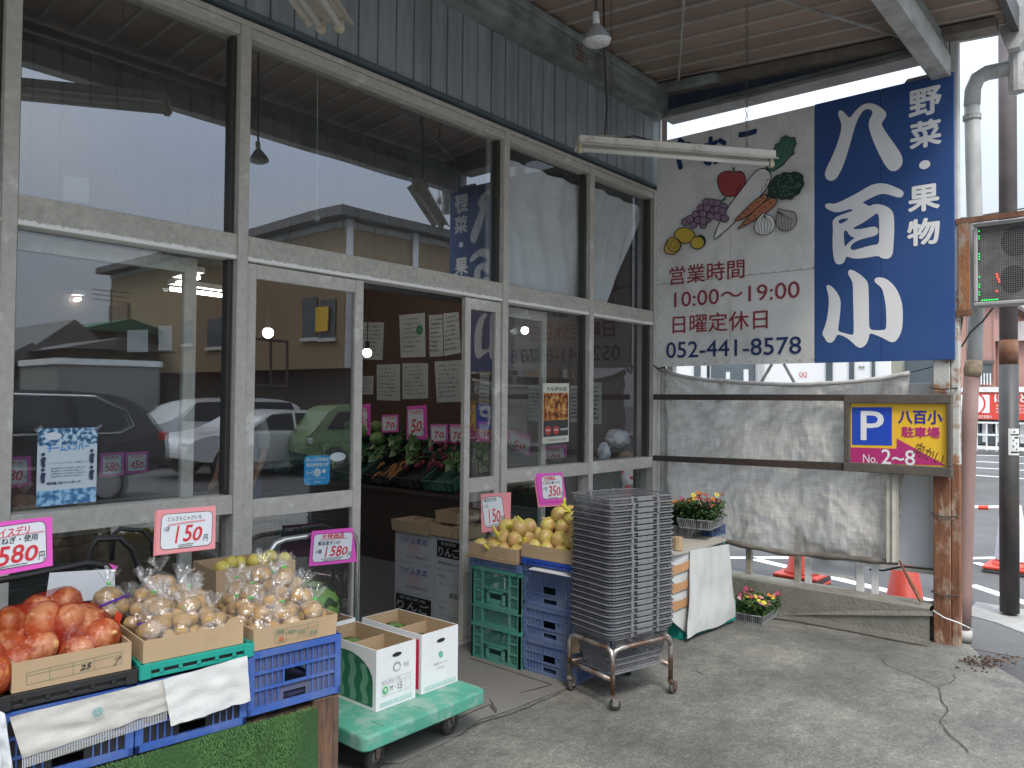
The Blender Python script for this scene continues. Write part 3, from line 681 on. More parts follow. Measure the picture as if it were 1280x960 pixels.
SHO = [(100,260),(125,248),(160,265),(210,320),(245,390),(248,450),(240,560),(222,690),(225,715),(300,735),(355,750),(378,745),(378,600),(372,400),(370,230),(345,180),(320,140),(325,105),(350,95),(400,115),(470,165),(515,215),(525,260),(530,400),(530,600),(535,700),(620,703),(690,700),(703,680),(705,560),(695,420),(670,310),(650,270),(590,225),(583,195),(605,175),(650,173),(710,190),(790,260),(845,370),(870,480),(868,640),(855,720),(820,790),(780,825),(740,820),(690,790),(600,750),(535,728),(528,790),(500,850),(450,882),(410,870),(360,820),(290,765),(210,740),(190,800),(150,832),(110,820),(80,770),(60,735),(90,670),(115,570),(130,450),(128,360)]
fs.put('brush_character', [smooth_poly(crop(1020, 120, 8, HACHI))], SWL)
fs.put('brush_character', [smooth_poly(crop(1020, 220, 8, HYAKU))] + [smooth_poly(crop(1020, 220, 8, h)) for h in HY_H], SWL)
fs.put('brush_character', [smooth_poly(crop(1020, 325, 8, SHO))], SWL)
def ptext(fr, body, a, b, m, bold=0, **k):
    u0, v0 = fr.px(*a); u1, v1 = fr.px(*b); return fr.text(body, u0, v0, u1, v1, m, bold, **k)
for ch, a, b in (('野', (1136, 149), (1177, 105)), ('菜', (1137, 188), (1177, 146)), ('果', (1135, 267), (1175, 228)), ('物', (1134, 309), (1175, 270))):
    ptext(fs, ch, a, b, SWL, .035)
fs.put('dot', [ell(*fs.px(1156, 206), .034, .03)], SWL)
ptext(fs, '営業時間', (837, 357), (931, 323), SRED, .008)
ptext(fs, '10:00〜19:00', (843, 384.5), (1000, 351), SRED, .004)
ptext(fs, '日曜定休日', (841, 417.5), (960, 386), SRED, .008)
ptext(fs, '052-441-8578', (833, 448), (1002, 420), SNAVY, .010)
for ch, a, b in (('や', (835, 216), (867, 168)), ('お', (879, 209), (909, 166)), ('こ', (921, 205), (949, 160))): ptext(fs, ch, a, b, SNAVY, .05)
c8 = lambda pts: crop(760, 160, 4.923, pts)
def art(name, pts, m, ow=.008, sm=2, oc=OUTL):
    p = c8(pts); p = smooth_poly(p, sm) if sm else p
    o = fs.put(name, [p], m); fs.stroke('outline', [p + [p[0]]], ow, oc, o); return o
PG = mat('painted_leaf', (.055, .16, .12), .5); PG2 = mat('painted_leaf_light', (.10, .22, .16), .5); PDG = mat('painted_dark_leaf', (.018, .045, .035), .5)
PR = mat('painted_apple', (.40, .065, .065), .5); PU = mat('painted_grape', (.30, .19, .29), .5); PY = mat('painted_lemon', (.62, .44, .06), .5)
PO = mat('painted_carrot', (.52, .20, .11), .5); PWH = mat('painted_white', (.80, .79, .77), .5); PGR = mat('painted_garlic', (.42, .40, .37), .5)
art('painted_apple', [(680,300),(700,275),(740,265),(780,275),(820,265),(845,290),(850,340),(830,390),(800,425),(770,418),(740,425),(705,410),(685,370),(676,330)], PR)
fs.stroke('painted_stem', [c8([(778,242),(776,258),(781,280)])], .016, PG); fs.stroke('outline', [c8([(822,335),(815,365),(790,398)])], .007, OUTL)
ra = art('painted_radish', [(930,255),(960,248),(990,262),(1008,295),(1000,340),(960,400),(860,505),(770,595),(700,655),(650,697),(665,640),(695,570),(740,490),(790,425),(850,345),(895,285)], PWH, .008, 1)
fs.stroke('outline', [c8([(990,310),(978,332)]), c8([(975,340),(968,368)]), c8([(955,360),(945,400)]), c8([(668,640),(656,650)]), c8([(700,655),(695,670)])], .005, OUTL, ra)
lf = art('painted_leaf', [(975,245),(1040,180),(1022,140),(1035,100),(1060,95),(1070,62),(1100,48),(1120,62),(1150,60),(1162,100),(1145,130),(1150,160),(1120,180),(1080,230),(1020,268),(1000,270)], PG, .007, 0)
fs.stroke('leaf_vein', [c8([(990,255),(1050,190),(1080,90)]), c8([(1000,262),(1080,200),(1110,80)]), c8([(1010,265),(1100,190),(1140,100)])], .009, PG2, lf)
for k, (x, y) in enumerate([(480,580),(508,563),(530,598),(590,600),(615,565),(545,535),(560,570),(578,497),(590,532),(592,573),(612,460),(648,462),(617,495),(640,542),(660,510),(680,468),(678,505),(683,547),(720,490),(712,517),(727,560)]):
    r_ = 25 if k not in (2, 3, 4) else 22
    art('painted_grape', [(x + r_ * math.cos(a * .6283), y + r_ * .98 * math.sin(a * .6283)) for a in range(10)], PU, .006, 1)
fs.stroke('painted_stem', [c8([(703,458),(725,440),(735,434)])], .02, PG)
art('painted_leaf', [(545,690),(560,665),(590,662),(612,690),(605,725),(580,745)], PDG, .005, 1)
art('painted_lemon', [(412,665),(430,630),(475,612),(520,625),(548,660),(530,700),(490,716),(445,705)], PY)
art('painted_lemon', [(515,705),(535,675),(575,668),(605,695),(598,735),(560,752),(525,738)], PY)
art('painted_lemon', [(355,770),(360,720),(385,680),(420,675),(455,700),(460,740),(430,775),(395,782)], mat('painted_lemon_peel', (.6, .38, .14), .5))
sl_ = art('painted_lemon_slice', [(372,715),(385,680),(415,674),(445,695),(458,730),(440,762),(405,765),(380,745)], PY, .006)
fs.stroke('outline', [c8([(415 + 12 * math.cos(a), 720 + 12 * math.sin(a)), (415 + 33 * math.cos(a), 720 + 36 * math.sin(a))]) for a in [k * .628 for k in range(10)]], .005, OUTL, sl_)
for P_ in ([(985,410),(965,415),(900,460),(830,530),(775,585),(860,555),(940,490),(990,440)], [(1045,435),(1000,440),(920,505),(850,580),(795,637),(880,590),(980,530),(1055,465)]):
    o = art('painted_carrot', P_, PO, .007, 1); a, b = P_[0], P_[4]
    for k in range(6):
        t = .12 + k * .13; x, y = a[0] + (b[0] - a[0]) * t, a[1] + (b[1] - a[1]) * t
        fs.stroke('outline', [c8([(x - 14, y + 2), (x + 4, y + 8 + 4 * (k % 2))])], .005, OUTL, o)
lf = art('painted_leaf', [(990,430),(998,395),(1002,350),(1025,325),(1040,300),(1070,295),(1090,278),(1130,285),(1160,275),(1190,285),(1212,300),(1210,330),(1220,352),(1200,380),(1190,412),(1160,420),(1140,448),(1110,440),(1080,448),(1040,430)], PDG, .006, 1)
rr = random.Random(3)
fs.put('leaf_fleck', [ell(*fs.px(760 + x / 4.923, 160 + y / 4.923), .007, .006, 6) for x, y in [(1020 + 178 * rr.random(), 295 + 130 * rr.random()) for _ in range(60)] if (x - 1110) ** 2 / 98 ** 2 + (y - 360) ** 2 / 72 ** 2 < 1], PG2, sub=lf)
for P_, m_ in (([(970,525),(985,540),(1020,545),(1042,590),(1035,630),(1000,660),(950,665),(915,640),(912,600),(935,560),(955,540)], PWH), ([(1055,502),(1075,508),(1110,515),(1160,520),(1175,560),(1165,610),(1120,642),(1070,635),(1045,600),(1050,550)], PGR)):
    o = art('painted_garlic', P_, m_, .006, 1); x0 = P_[0][0] + 5; y0 = P_[0][1] + 15; xb = sum(p[0] for p in P_) / len(P_)
    fs.stroke('outline', [c8([(x0, y0), (xb + k * 22, y0 + 55), (xb + k * 14, y0 + 115)]) for k in (-2, -1, 0, 1, 2)], .004, OUTL, o)
rv = MB()
for k in range(14):
    for u, v in ((.03, .06 + k * .13), (.06 + k * .095, .02), (.06 + k * .095, .69)):
        rv.ball(fs.to(u, v, .001), .006, 6, 4)
rv.build('rivets', GREYST, sg)['kind'] = 'stuff'

# ================================================================ RAILS, PARKING SIGN, TARP
rl = thing('timber_rail_frame', 'two dark timber rails across the grey tarp, ending in a frame round the parking sign', 'railing', (5.7, 2.2, 1.3))
MB().box(5.66, 5.70, 1.745, 3.31, 1.533, 1.578, c=.003).build('rail', DARKW, rl)
MB().add([(x, y, z) for x in (5.66, 5.70) for y, zs in ((1.745, (1.045, 1.1)), (3.31, (1.03, 1.073))) for z in zs], [(0, 1, 3, 2), (4, 6, 7, 5), (0, 4, 5, 1), (2, 3, 7, 6), (0, 2, 6, 4), (1, 5, 7, 3)]).build('rail', DARKW, rl)
WF = mat('grey_wood_frame', (.10, .085, .07), .8, 0, .3, 9, .3, 50)
MB().box(5.64, 5.70, 1.115, 1.785, 1.517, 1.578, c=.004).build('frame_top', WF, rl); MB().box(5.64, 5.70, 1.115, 1.785, 1.045, 1.108, c=.004).build('frame_bottom', WF, rl)
MB().box(5.642, 5.70, 1.745, 1.783, 1.109, 1.516, c=.004).build('frame_side', WF, rl); MB().box(5.642, 5.70, 1.117, 1.142, 1.109, 1.516, c=.004).build('frame_side', WF, rl)
ps = thing('parking_sign', 'yellow, blue and magenta parking sign framed at the right end of the rails', 'sign', (5.675, 1.45, 1.3))
YEL = mat('sign_yellow', (.85, .52, .035), .5, 0, .05, 3); MAG = mat('sign_magenta', (.46, .03, .17), .5, 0, .05, 3); PBL = mat('sign_royal_blue', (.015, .07, .50), .5, 0, .05, 3)
MB().box(5.672, 5.69, 1.1425, 1.7445, 1.1085, 1.5165).build('board', YEL, ps)
fp = Fr((5.672, 1.7445, 1.1085), (0, -1, 0), (0, 0, 1), ps)
fp.put('blue_square', [[fp.px(*q) for q in ((1065, 556), (1115, 557), (1115, 509), (1065, 509))]], PBL)
fp.put('magenta_wedge', [[fp.px(*q) for q in ((1061.5, 578), (1061.5, 559), (1121, 561), (1121, 548), (1183, 582))]], MAG)
ptext(fp, 'P', (1076, 550), (1105, 514), SWL, .02, name='letter')
ptext(fp, '八百小', (1123, 529.5), (1178, 513), mat('sign_violet_blue', (.02, .03, .28), .5), .035)
ptext(fp, '駐車場', (1127, 546.5), (1175, 534), MAG, .035)
ptext(fp, 'No.', (1079, 578), (1097, 568.5), SWL, .0); ptext(fp, '2~8', (1102, 580), (1144, 563), SWL, .012)
a, b = fp.px(1143, 575), fp.px(1181, 561); fp.text('向かい', a[0], a[1] - .0, b[0], b[1] + .01, mat('brown_ink', (.1, .06, .02), .6), .003, an=-.42)

TARP = mat('dirty_tarp', (.68, .65, .59), .8, 0, .12, 5, .7, 22, (.20, .185, .155), .75, 1.3, stretch=(1, 2.0, .7), dlo=.48, dhi=.72)
nt = TARP.node_tree; b_ = nt.nodes['Principled BSDF']; b_.inputs['Transmission Weight'].default_value = 0
tr_ = nt.nodes.new('ShaderNodeBsdfTranslucent'); tr_.inputs[0].default_value = (.55, .54, .5, 1); ms_ = nt.nodes.new('ShaderNodeMixShader'); ms_.inputs[0].default_value = .28
o_ = [q for q in nt.nodes if q.type == 'OUTPUT_MATERIAL'][0]; nt.links.new(b_.outputs[0], ms_.inputs[1]); nt.links.new(tr_.outputs[0], ms_.inputs[2]); nt.links.new(ms_.outputs[0], o_.inputs[0])
_nt = TARP.node_tree; _b = _nt.nodes['Principled BSDF']; _src = _b.inputs['Base Color'].links[0].from_socket; _tc = _n(_nt, 'ShaderNodeTexCoord')
for _sc in ((1, 140, 6), (1, 6, 140), (1, 1.3, .35)):      # woven threads both ways, and long rain streaks
    _mp = _n(_nt, 'ShaderNodeMapping', Scale=_sc); _nt.links.new(_tc.outputs['Object'], _mp.inputs[0]); _no = _n(_nt, 'ShaderNodeTexNoise', Scale=1. if _sc[1] > 2 else 5., Detail=5., Roughness=.7); _nt.links.new(_mp.outputs[0], _no.inputs['Vector'])
    _r = _n(_nt, 'ShaderNodeMapRange'); _r.inputs['From Min'].default_value = .35; _r.inputs['From Max'].default_value = .65; _r.inputs['To Min'].default_value = .70; _r.inputs['To Max'].default_value = 1.12; _nt.links.new(_no.outputs['Fac'], _r.inputs['Value'])
    _v = _n(_nt, 'ShaderNodeVectorMath', operation='SCALE'); _nt.links.new(_src, _v.inputs[0]); _nt.links.new(_r.outputs[0], _v.inputs['Scale']); _src = _v.outputs[0]
_nt.links.new(_src, _b.inputs['Base Color'])
tp = thing('tarp', 'dirty grey white tarp stretched behind the timber rails below the signboard', 'tarp', (5.8, 2.3, .42))
def edge(pts, t):
    P = [onx(x, y, 5.735) for x, y in pts]; n = len(P) - 1; i = min(int(t * n), n - 1); f = t * n - i; f2 = f * f * (3 - 2 * f) if False else f
    return Vector(P[i] * (1 - f2) + P[i + 1] * f2)
TOPE = [(832, 461), (850, 468), (880, 473), (920, 476), (960, 478), (1000, 479), (1040, 477), (1080, 474), (1110, 470), (1137, 464)]
BOTE = [(836, 668), (860, 674), (895, 677), (915, 680), (945, 687), (980, 693), (1020, 696), (1055, 699), (1090, 703), (1122, 705)]
def tarpf(u, v):
    a, b = edge(TOPE, u), edge(BOTE, u); p = a.lerp(b, v)
    n1 = noise.noise(Vector((p.y * 3, p.z * 2.4, 0))) * .04 + noise.noise(Vector((p.y * 8 + p.z * 3, p.z * 5, 2))) * .014 + noise.noise(Vector((p.y * 26, p.z * 20, 5))) * .007 + .016 * abs(noise.noise(Vector((p.y * 11, p.z * 9, 7)))) ** .7
    n1 += .012 * math.sin(p.y * 26 + p.z * 6) * max(0, 1 - v * 2.2) + .02 * abs(noise.noise(Vector((p.y * 5 - p.z * 4, p.z * 9 + p.y * 5, 9))))
    bulge = -.05 * math.sin(v * math.pi) + (.05 if v > .9 else 0) * (v - .9) * 10 * (v - .9) * 10
    dy, dz = 3.32 - p.y, 1.84 - p.z; rad = math.hypot(dy, dz); n1 += .020 * math.sin(math.atan2(dz, dy + .01) * 19 + 2 * noise.noise(Vector((dy, dz, 4)))) * max(0, 1 - rad / 1.1)
    n1 += .035 * noise.noise(Vector((p.y * 2.2 + 4, p.z * .7, 6))) + .010 * math.sin(p.y * 9 + 3 * noise.noise(Vector((p.y, p.z, 0))))
    return Vector((min(max(p.x + .012 + n1 + bulge * .4, 5.704), 5.764 if p.z < .66 else 5.83), p.y, p.z))
MB().grid(tarpf, 130, 90).build('sheet', TARP, tp, smooth=True)
hem = [edge(TOPE, t / 30) + Vector((-.005, 0, -.012 + .004 * noise.noise(Vector((t * .6, 0, 0))))) for t in range(31)]
MB().tube(hem, [.016 + .005 * noise.noise(Vector((t * .5, 3, 0))) for t in range(31)], 8).build('top_hem', mat('tarp_hem', (.5, .49, .46), .8, 0, .2, 12), tp, smooth=True)
low = [edge(BOTE, t / 30) + Vector((-.005, 0, .012)) for t in range(31)]
MB().tube(low, [.02 + .012 * noise.noise(Vector((t * .4, 7, 0))) for t in range(31)], 8).build('bottom_roll', mat('tarp_roll', (.13, .115, .095), .85, 0, .3, 12, dirt=(.35, .33, .3), dirt_amt=.6), tp, smooth=True)
MB().grid(lambda u, v: Vector(onx(1108 + u * 15, 592 + v * 111, 5.7)) + Vector((.006 * math.sin(u * 9), 0, 0)), 4, 20).build('side_strip', mat('tarp_strip', (.42, .40, .34), .8, 0, .2, 10), tp)
mb = MB(); mb.tube([(5.70, 3.33, 1.82), (5.74, 3.30, 1.78), (5.79, 3.26, 1.76), (5.73, 3.24, 1.80), (5.71, 3.30, 1.79)], .006, 5)
mb.tube([onx(1135, 466, 5.8), onx(1160, 460, 5.75), onx(1186, 452, 5.72)], .004, 5); mb.build('tie_cord', WIRE, tp, smooth=True)
# boards standing behind the tarp
bb = thing('white_board', 'plain white board standing between the tarp and the rusty post', 'board', (5.9, 1.4, .39))
MB().box(5.90, 5.92, 1.283, 1.60, .40, 1.66, c=.002).build('panel', mat('board_white', (.50, .53, .56), .5, 0, .04, 3, dirt=(.3, .3, .3), dirt_amt=.2), bb); MB().box(5.89, 5.93, 1.262, 1.282, .39, 1.67).build('edge_strip', ALU2, bb)
MB().box(5.89, 5.93, 1.262, 1.9, .36, .389).build('bottom_strip', ALU2, bb)
mb = MB(); mb.tube([onx(1087, 712, 5.86), onx(1105, 713, 5.86), onx(1128, 708, 5.86), onx(1170, 712, 5.86)], .008, 6); mb.build('black_rope', BLACK, bb, smooth=True)
WWD = mat('weathered_post_wood', (.30, .27, .21), .85, 0, .25, 12, .3, 60); WPT = mat('white_post', (.60, .60, .58), .6, 0, .1, 10, dirt=(.3, .28, .25), dirt_amt=.5)
kb = thing('low_concrete_wall', 'low stained concrete kerb wall running under the tarp to the rusty post', 'wall', (5.67, 2.2, -.04))
mb = MB()
def kw(u, v):
    y = 3.36 - u * 2.12; zt = .200 + .004 * noise.noise(Vector((y * 3, 0, 0)))
    prof = [(5.60, -.07), (5.615, .0), (5.618, .1), (5.622, zt - .012), (5.634, zt), (5.81, zt), (5.816, zt - .01), (5.816, -.07)]
    x, z = prof[min(int(round(v * 7)), 7)]; return (x + .004 * noise.noise(Vector((y * 6, z * 9, 1))), y, z)
mb.grid(kw, 60, 7); mb.build('coping', CONCW, kb)
mb = MB(); mb.add([onx(1060, 763, 5.612) + [0, 0, 0], onx(1166, 764, 5.612), onx(1166, 770, 5.60), onx(975, 768, 5.604)], [(0, 1, 2, 3)]); mb.build('mortar_fillet', CONCW, kb)
for pxa, m_, nm in (((932, 939, 680, 722), WWD, 'weathered wooden post under the tarp, the leftmost of the four short posts'), ((992.5, 999.5, 688, 731), WWD, 'weathered wooden post in front of the traffic cone under the tarp'),
                    ((1070, 1079, 700, 743), WPT, 'white painted post at the right end of the small board under the tarp'), ((1089, 1097, 704, 747), WPT, 'white painted post standing alone left of the orange cone')):
    X_ = 5.768; a = onx(pxa[0], pxa[3], X_); b = onx(pxa[1], pxa[3], X_)
    t = MB().box(X_, X_ + .035, b[1], a[1], .195, .62, c=.002).build('short_post', m_); tag(t, nm, 'post', 'short posts on the kerb wall')
lb = thing('small_board', 'small white lattice board between white posts under the tarp', 'board', (5.72, 2.1, .2))
a = onx(1010, 724, 5.775); b = onx(1069, 724, 5.775); MB().box(5.775, 5.79, b[1], a[1], .30, .52).build('panel', mat('board_white'  , (0, 0, 0)), lb)
MB().box(5.77, 5.795, b[1], a[1], .275, .298).build('bottom_edge', WPT, lb); a2 = onx(1003, 733, 5.72); b2 = onx(1010, 733, 5.72); MB().box(5.766, 5.80, b2[1], a2[1], .2, .56).build('upright', WPT, lb)
rd = MB().tube([onx(1124, 700, 5.72), onx(1138, 728, 5.68), onx(1152, 752, 5.65)], [.006, .011, .013], 6).build('rusty_rod', RUST2); tag(rd, 'rusty bent rod leaning on the kerb wall left of the post', 'rod')

# ================================================================ PIPES, POLE, DISPLAY BOX
dp = thing('downpipe', 'downpipe leaning beside the rusty post, white above and faded pink below a taped joint', 'pipe', (5.86, 1.07, -.04))
U = lambda x, y: Vector(onx(x, y, 5.97))
Pw = mat('pipe_white', (.42, .43, .42), .55, 0, .15, 5, .1, 40, (.22, .21, .19), .7, 6, stretch=(1, 1, .3)); Pp = mat('pipe_pink', (.27, .175, .155), .7, 0, .15, 5, .15, 40, (.17, .10, .085), .7, 5)
MB().tube([U(1217, 462), U(1219, 420), U(1221, 380), U(1219, 300), U(1216.5, 200), U(1215, 130)], .047, 14).build('upper_pipe', Pw, dp, smooth=True)
MB().tube([U(1215, 132), U(1216, 112), U(1222, 98), U(1234, 91), U(1250, 88), U(1300, 77)], .05, 14).build('elbow', Pw, dp, smooth=True)
MB().tube([U(1215, 150), U(1215, 144)], .056, 14).build('pipe_clip', GREYST, dp)
MB().tube([U(1215.5, 470), U(1216, 462), U(1217, 455), U(1217.3, 450)], [.05, .056, .053, .049], 14).build('taped_joint', mat('old_tape', (.34, .27, .18), .8, 0, .3, 20, .6, 60), dp, smooth=True)
MB().tube([U(1202.5, 790), U(1204, 740), U(1207, 640), U(1211, 540), U(1214.5, 470)], [.053, .052, .051, .049, .047], 14).build('lower_pipe', Pp, dp, smooth=True)
MB().tube([U(1203, 800), U(1203, 786)], [.058, .06], 14).build('foot', mat('pipe_foot', (.42, .40, .38), .6), dp, smooth=True)
hp = MB(); M_ = Matrix.Translation((5.9, .79, 0))
hp.prism([(-.02, 4.15), (.2, 4.15), (.2, 3.95), (.10, 3.80), (.03, 3.80), (-.0, 3.9)], -.12, .12, Matrix(((0, 0, 1, 5.95), (-1, 0, 0, .86), (0, 1, 0, 0), (0, 0, 0, 1))))
hp.tube([(5.95, .79, 3.8), (5.95, .79, 3.55)], .05, 12); hp.build('rain_hopper', GREYST, dp)
pl = thing('dark_pole', 'tall dark brown steel pole with a paper notice, at the right edge', 'pole', (6.84, .97, -.05))
PB = onz(1262, 765, -.05); lean = Vector(onx(1259, 0, PB[0])) - Vector(PB); f_ = lambda t: Vector(PB) + lean * t
POLE = mat('pole_dark', (.042, .04, .038), .5, 0, .2, 5, .1, 40, (.12, .09, .07), .5, 4); POLE2 = mat('pole_faded', (.12, .10, .095), .6, 0, .2, 5, .1, 40, (.2, .17, .15), .6, 4)
MB().tube([f_(0), f_(.4)], .066, 18).build('lower_tube', POLE, pl, smooth=True); MB().tube([f_(.4), f_(1.3)], .061, 18).build('upper_tube', POLE2, pl, smooth=True)
MB().tube([f_(.40), f_(.44)], .064, 18).build('rust_patch', RUST2, pl, smooth=True)
c_ = Vector(onx(1266, 546, PB[0])); v_ = Vector((-.6, -.8, 0)).normalized(); ctr = f_(.275); mb = MB()
mb.grid(lambda u, v: ctr + Vector((math.cos(R(185 + u * 75)) * .0675, math.sin(R(185 + u * 75)) * .0675, .10 - v * .20)), 8, 1)
nb = mb.build('paper_notice', mat('paper', (.66, .66, .64), .8), pl)
mb = MB()
for r_, (k0, k1) in enumerate(((30, 40), (12, 70), (35, 65), (25, 32), (45, 52), (22, 32), (45, 55), (14, 70))):
    z = .082 - r_ * .022; mb.grid(lambda u, v: ctr + Vector((math.cos(R(185 + k0 + u * (k1 - k0))) * .0683, math.sin(R(185 + k0 + u * (k1 - k0))) * .0683, z - v * .013)), 3, 1)
mb.build('print', BLACK, nb)
# LED display box on rusty bracket
LX = 5.78; ld = thing('led_display_box', 'grey framed display box with a perforated dark face and a few red and green lights', 'display', (LX, .8, 2.2))
y0, z0 = onx(1217, 384, LX)[1:]; z1 = onx(1217, 280, LX)[2]; y1 = y0 - .62
mb = MB(); mb.box(LX, LX + .10, y1, y0, z0, z1, c=.02); mb.build('casing', mat('casing', (.36, .36, .355), .45, .3, .1, 6), ld)
mb = MB(); w_ = .028
for q in ((y1, y0, z0, z0 + w_), (y1, y0, z1 - w_, z1), (y0 - w_, y0, z0 + w_, z1 - w_)): mb.box(LX - .03, LX, q[0], q[1], q[2], q[3], c=.008)
mb.build('bezel', mat('bezel', (.42, .42, .41), .4, .4, .1, 8), ld)
MB().box(LX - .012, LX - .004, y1 + .01, y0 - .03, z0 + .03, z1 - .03).build('face_plate', mat('display_face', (.09, .09, .085), .35, 0, .4, 3, dirt=(.2, .2, .19), dirt_amt=.7, ds=3), ld)
for yy, zz, ry, rz in ((y0 - .24, z0 + .40, .085, .10), (y0 - .22, z0 + .16, .07, .09)):
    fd = Fr((LX - .012, yy, zz), (0, -1, 0), (0, 0, 1), ld, .0001); fd.put('dark_lens', [ell(0, 0, ry, rz, 28)], mat('lens_dark', (.03, .03, .03), .4))
mb = MB(); n = 0
for i in range(44):
    for j in range(32):
        y = y0 - .05 - i * .0125; z = z0 + .045 + j * .0135
        if y < y1: continue
        mb.add([(LX - .0125, y, z), (LX - .0125, y - .0045, z), (LX - .0125, y - .0045, z + .0045), (LX - .0125, y, z + .0045)], [(0, 1, 2, 3)])
o = mb.build('perforation', mat('perforation', (.30, .29, .27), .5), ld); o['kind'] = 'stuff'
GL = mat('green_led', (.02, .8, .12), .5, emit=1.2); RL = mat('red_led', (1, .05, .03), .5, emit=2.5)
mb = MB()
for k in range(26):
    z = z1 - .05 - k * .0165
    if k in (0, 2, 3, 9, 10, 11, 18, 21, 22, 24, 25): mb.box(LX - .018, LX - .013, y0 - .038, y0 - .033, z - .007, z)
for k in range(7): mb.box(LX - .018, LX - .013, y0 - .055 - k * .014, y0 - .046 - k * .014, z0 + .036, z0 + .041)
mb.build('green_light_strip', GL, ld)
mb = MB()
for x, y in ((1246, 343), (1246.5, 346), (1248.5, 349), (1249, 352), (1246, 364)):
    p = onx(x, y, LX - .0135); mb.box(LX - .017, LX - .0135, p[1] - .004, p[1] + .004, p[2] - .004, p[2] + .004)
mb.build('red_light', RL, ld)
br = thing('rusty_bracket', 'rusty steel bracket carrying the display box, fixed to the post', 'bracket', (6.3, 1.2, 2.2))
MB().box(LX - .06, LX - .031, y1, y0 + .09, z1 + .0, z1 + .035).build('top_bar', RUST2, br); MB().box(LX - .06, LX - .031, y0 + .015, y0 + .075, z0 - .02, z1 - .001).build('upright', RUST, br)
MB().box(LX - .06, LX - .031, y0 + .0, y0 + .09, z0 - .06, z0 - .021).build('bottom_bar', RUST2, br); 
mb = MB(); P = [onx(x, y, 5.9) for x, y in ((1241, 385), (1228, 402), (1213, 415), (1203, 432), (1196, 436))]; mb.tube(P, .006, 6)
mb.tube([onx(1200, 330, 5.8), onx(1202, 400, 5.8), onx(1196, 436, 5.8), onx(1192, 470, 5.8)], .009, 6); mb.build('drooping_cable', WIRE, br, smooth=True)
cl = MB()
for k in range(120):
    p = Vector(onz(1195 + random.gauss(38, 22), 826 + random.gauss(3, 5), -.03)); a = random.uniform(0, 6.3); l = random.uniform(.01, .035)
    cl.add([p, p + Vector((math.cos(a) * l, math.sin(a) * l, .008)), p + Vector((math.cos(a + 1) * l * .6, math.sin(a + 1) * l * .6, .016)), p + Vector((0, 0, .012))], [(0, 1, 2), (0, 2, 3)])
tag(cl.build('dry_leaves', mat('dry_leaves', (.10, .065, .045), .9, 0, .4, 30)), 'heap of brown dead leaves at the foot of the downpipe', 'leaf litter', kind='stuff')
tag(MB().tube([onx(1166, 763, 5.6), onx(1180, 772, 5.6), onx(1197, 778, 5.6), onx(1212, 785, 5.75), onx(1216, 789, 5.8)], .004, 5).build('cord', WHP, smooth=True), 'thin white cord looped round the foot of the rusty post', 'cord')

# ================================================================ PARKING LOT AND STREET BEHIND
Zg = -.071
tag(MB().add([(5.84, .6, -.072), (60, -14, -.072), (60, 40, -.072), (5.84, 40, -.072)], [(0, 1, 2, 3)]).build('parking_lot', mat('lot_asphalt', (.075, .073, .071), .9, 0, .12, 1.5, .5, 120, (.13, .127, .122), .6, .8)), kind='structure')
def line(name, a, b, w, m=WHITEP):
    A, B = Vector(onz(*a, Zg)), Vector(onz(*b, Zg)); d = (B - A).normalized(); s_ = Vector((-d.y, d.x, 0)) * w / 2
    tag(MB().add([A - s_, B - s_, B + s_, A + s_], [(0, 1, 2, 3)]).build(name, m), kind='structure')
line('painted_line', (905, 697), (992, 697), .11); line('painted_line', (936, 697), (1163, 751), .13)
line('painted_line', (1196, 698), (1250, 697), .10); line('painted_line', (1219, 703), (1251, 713), .10); line('painted_line', (1214, 731), (1290, 756), .11)
for a, b in ((568, 571), (575.5, 580), (583, 588.5), (592, 599)): line('painted_line', (1190, a), (1290, b), .16)
tag(MB().add([onz(1208, 768, -.068), onz(1220, 752, -.068), onz(1290, 763, -.068), onz(1290, 795, -.068), onz(1245, 778, -.068)], [(0, 1, 2, 3, 4)]).build('pole_footing_slab', CONC), kind='structure')
tag(MB().box(30, 33, -16, 20, -.07, .08).build('far_pavement', CONC), kind='structure')

CONE = mat('cone_orange', (.62, .055, .025), .45, 0, .1, 6, dirt=(.35, .1, .07), dirt_amt=.4); RUB = mat('cone_base_rubber', (.05, .05, .05), .8)
def cone(p, label, stripes=False, s=1., plates=1, grp='traffic cones in the car park'):
    t = thing('traffic_cone', label, 'traffic cone', tuple(p), 0, grp); x, y, z = p
    for k in range(plates): MB().box(x - .19 * s, x + .19 * s, y - .19 * s, y + .19 * s, z + k * .035, z + k * .035 + .032, c=.008).build('base', RUB if k % 2 == plates % 2 - 0 and plates > 1 else (CONE if plates > 1 else RUB), t)
    z += plates * .035; MB().lathe([(.15 * s, 0), (.145 * s, .02), (.125 * s, .03), (.03 * s, .62 * s), (.0, .63 * s)], (x, y, z), 24).build('cone', CONE, t, smooth=True)
    if stripes:
        for a, b in ((.18, .30), (.40, .5)): MB().lathe([(.126 * s - (a - .03) * .161 + .002, a * s), (.126 * s - (b - .03) * .161 + .002, b * s)], (x, y, z), 24).build('white_band', WHP, t)
    return t
p = onz(996, 733, Zg); cone((p[0] + .12, p[1], Zg + .0), 'orange traffic cone on stacked black and red base plates, seen under the tarp', plates=3)
p = onx(1131, 760, 6.25); cone((p[0], p[1], Zg), 'orange traffic cone just behind the kerb wall, nearest the rusty post', s=1.12)
p = onz(1266, 715, Zg); c3 = cone((p[0], p[1], Zg), 'red cone with a printed white sleeve standing behind the dark pole', True, 1.15, plates=2)
sl3 = MB().lathe([(.15, .0), (.11, .42)], (p[0], p[1], Zg + .12), 24).build('printed_sleeve', mat('sleeve', (.62, .62, .68), .5), c3)
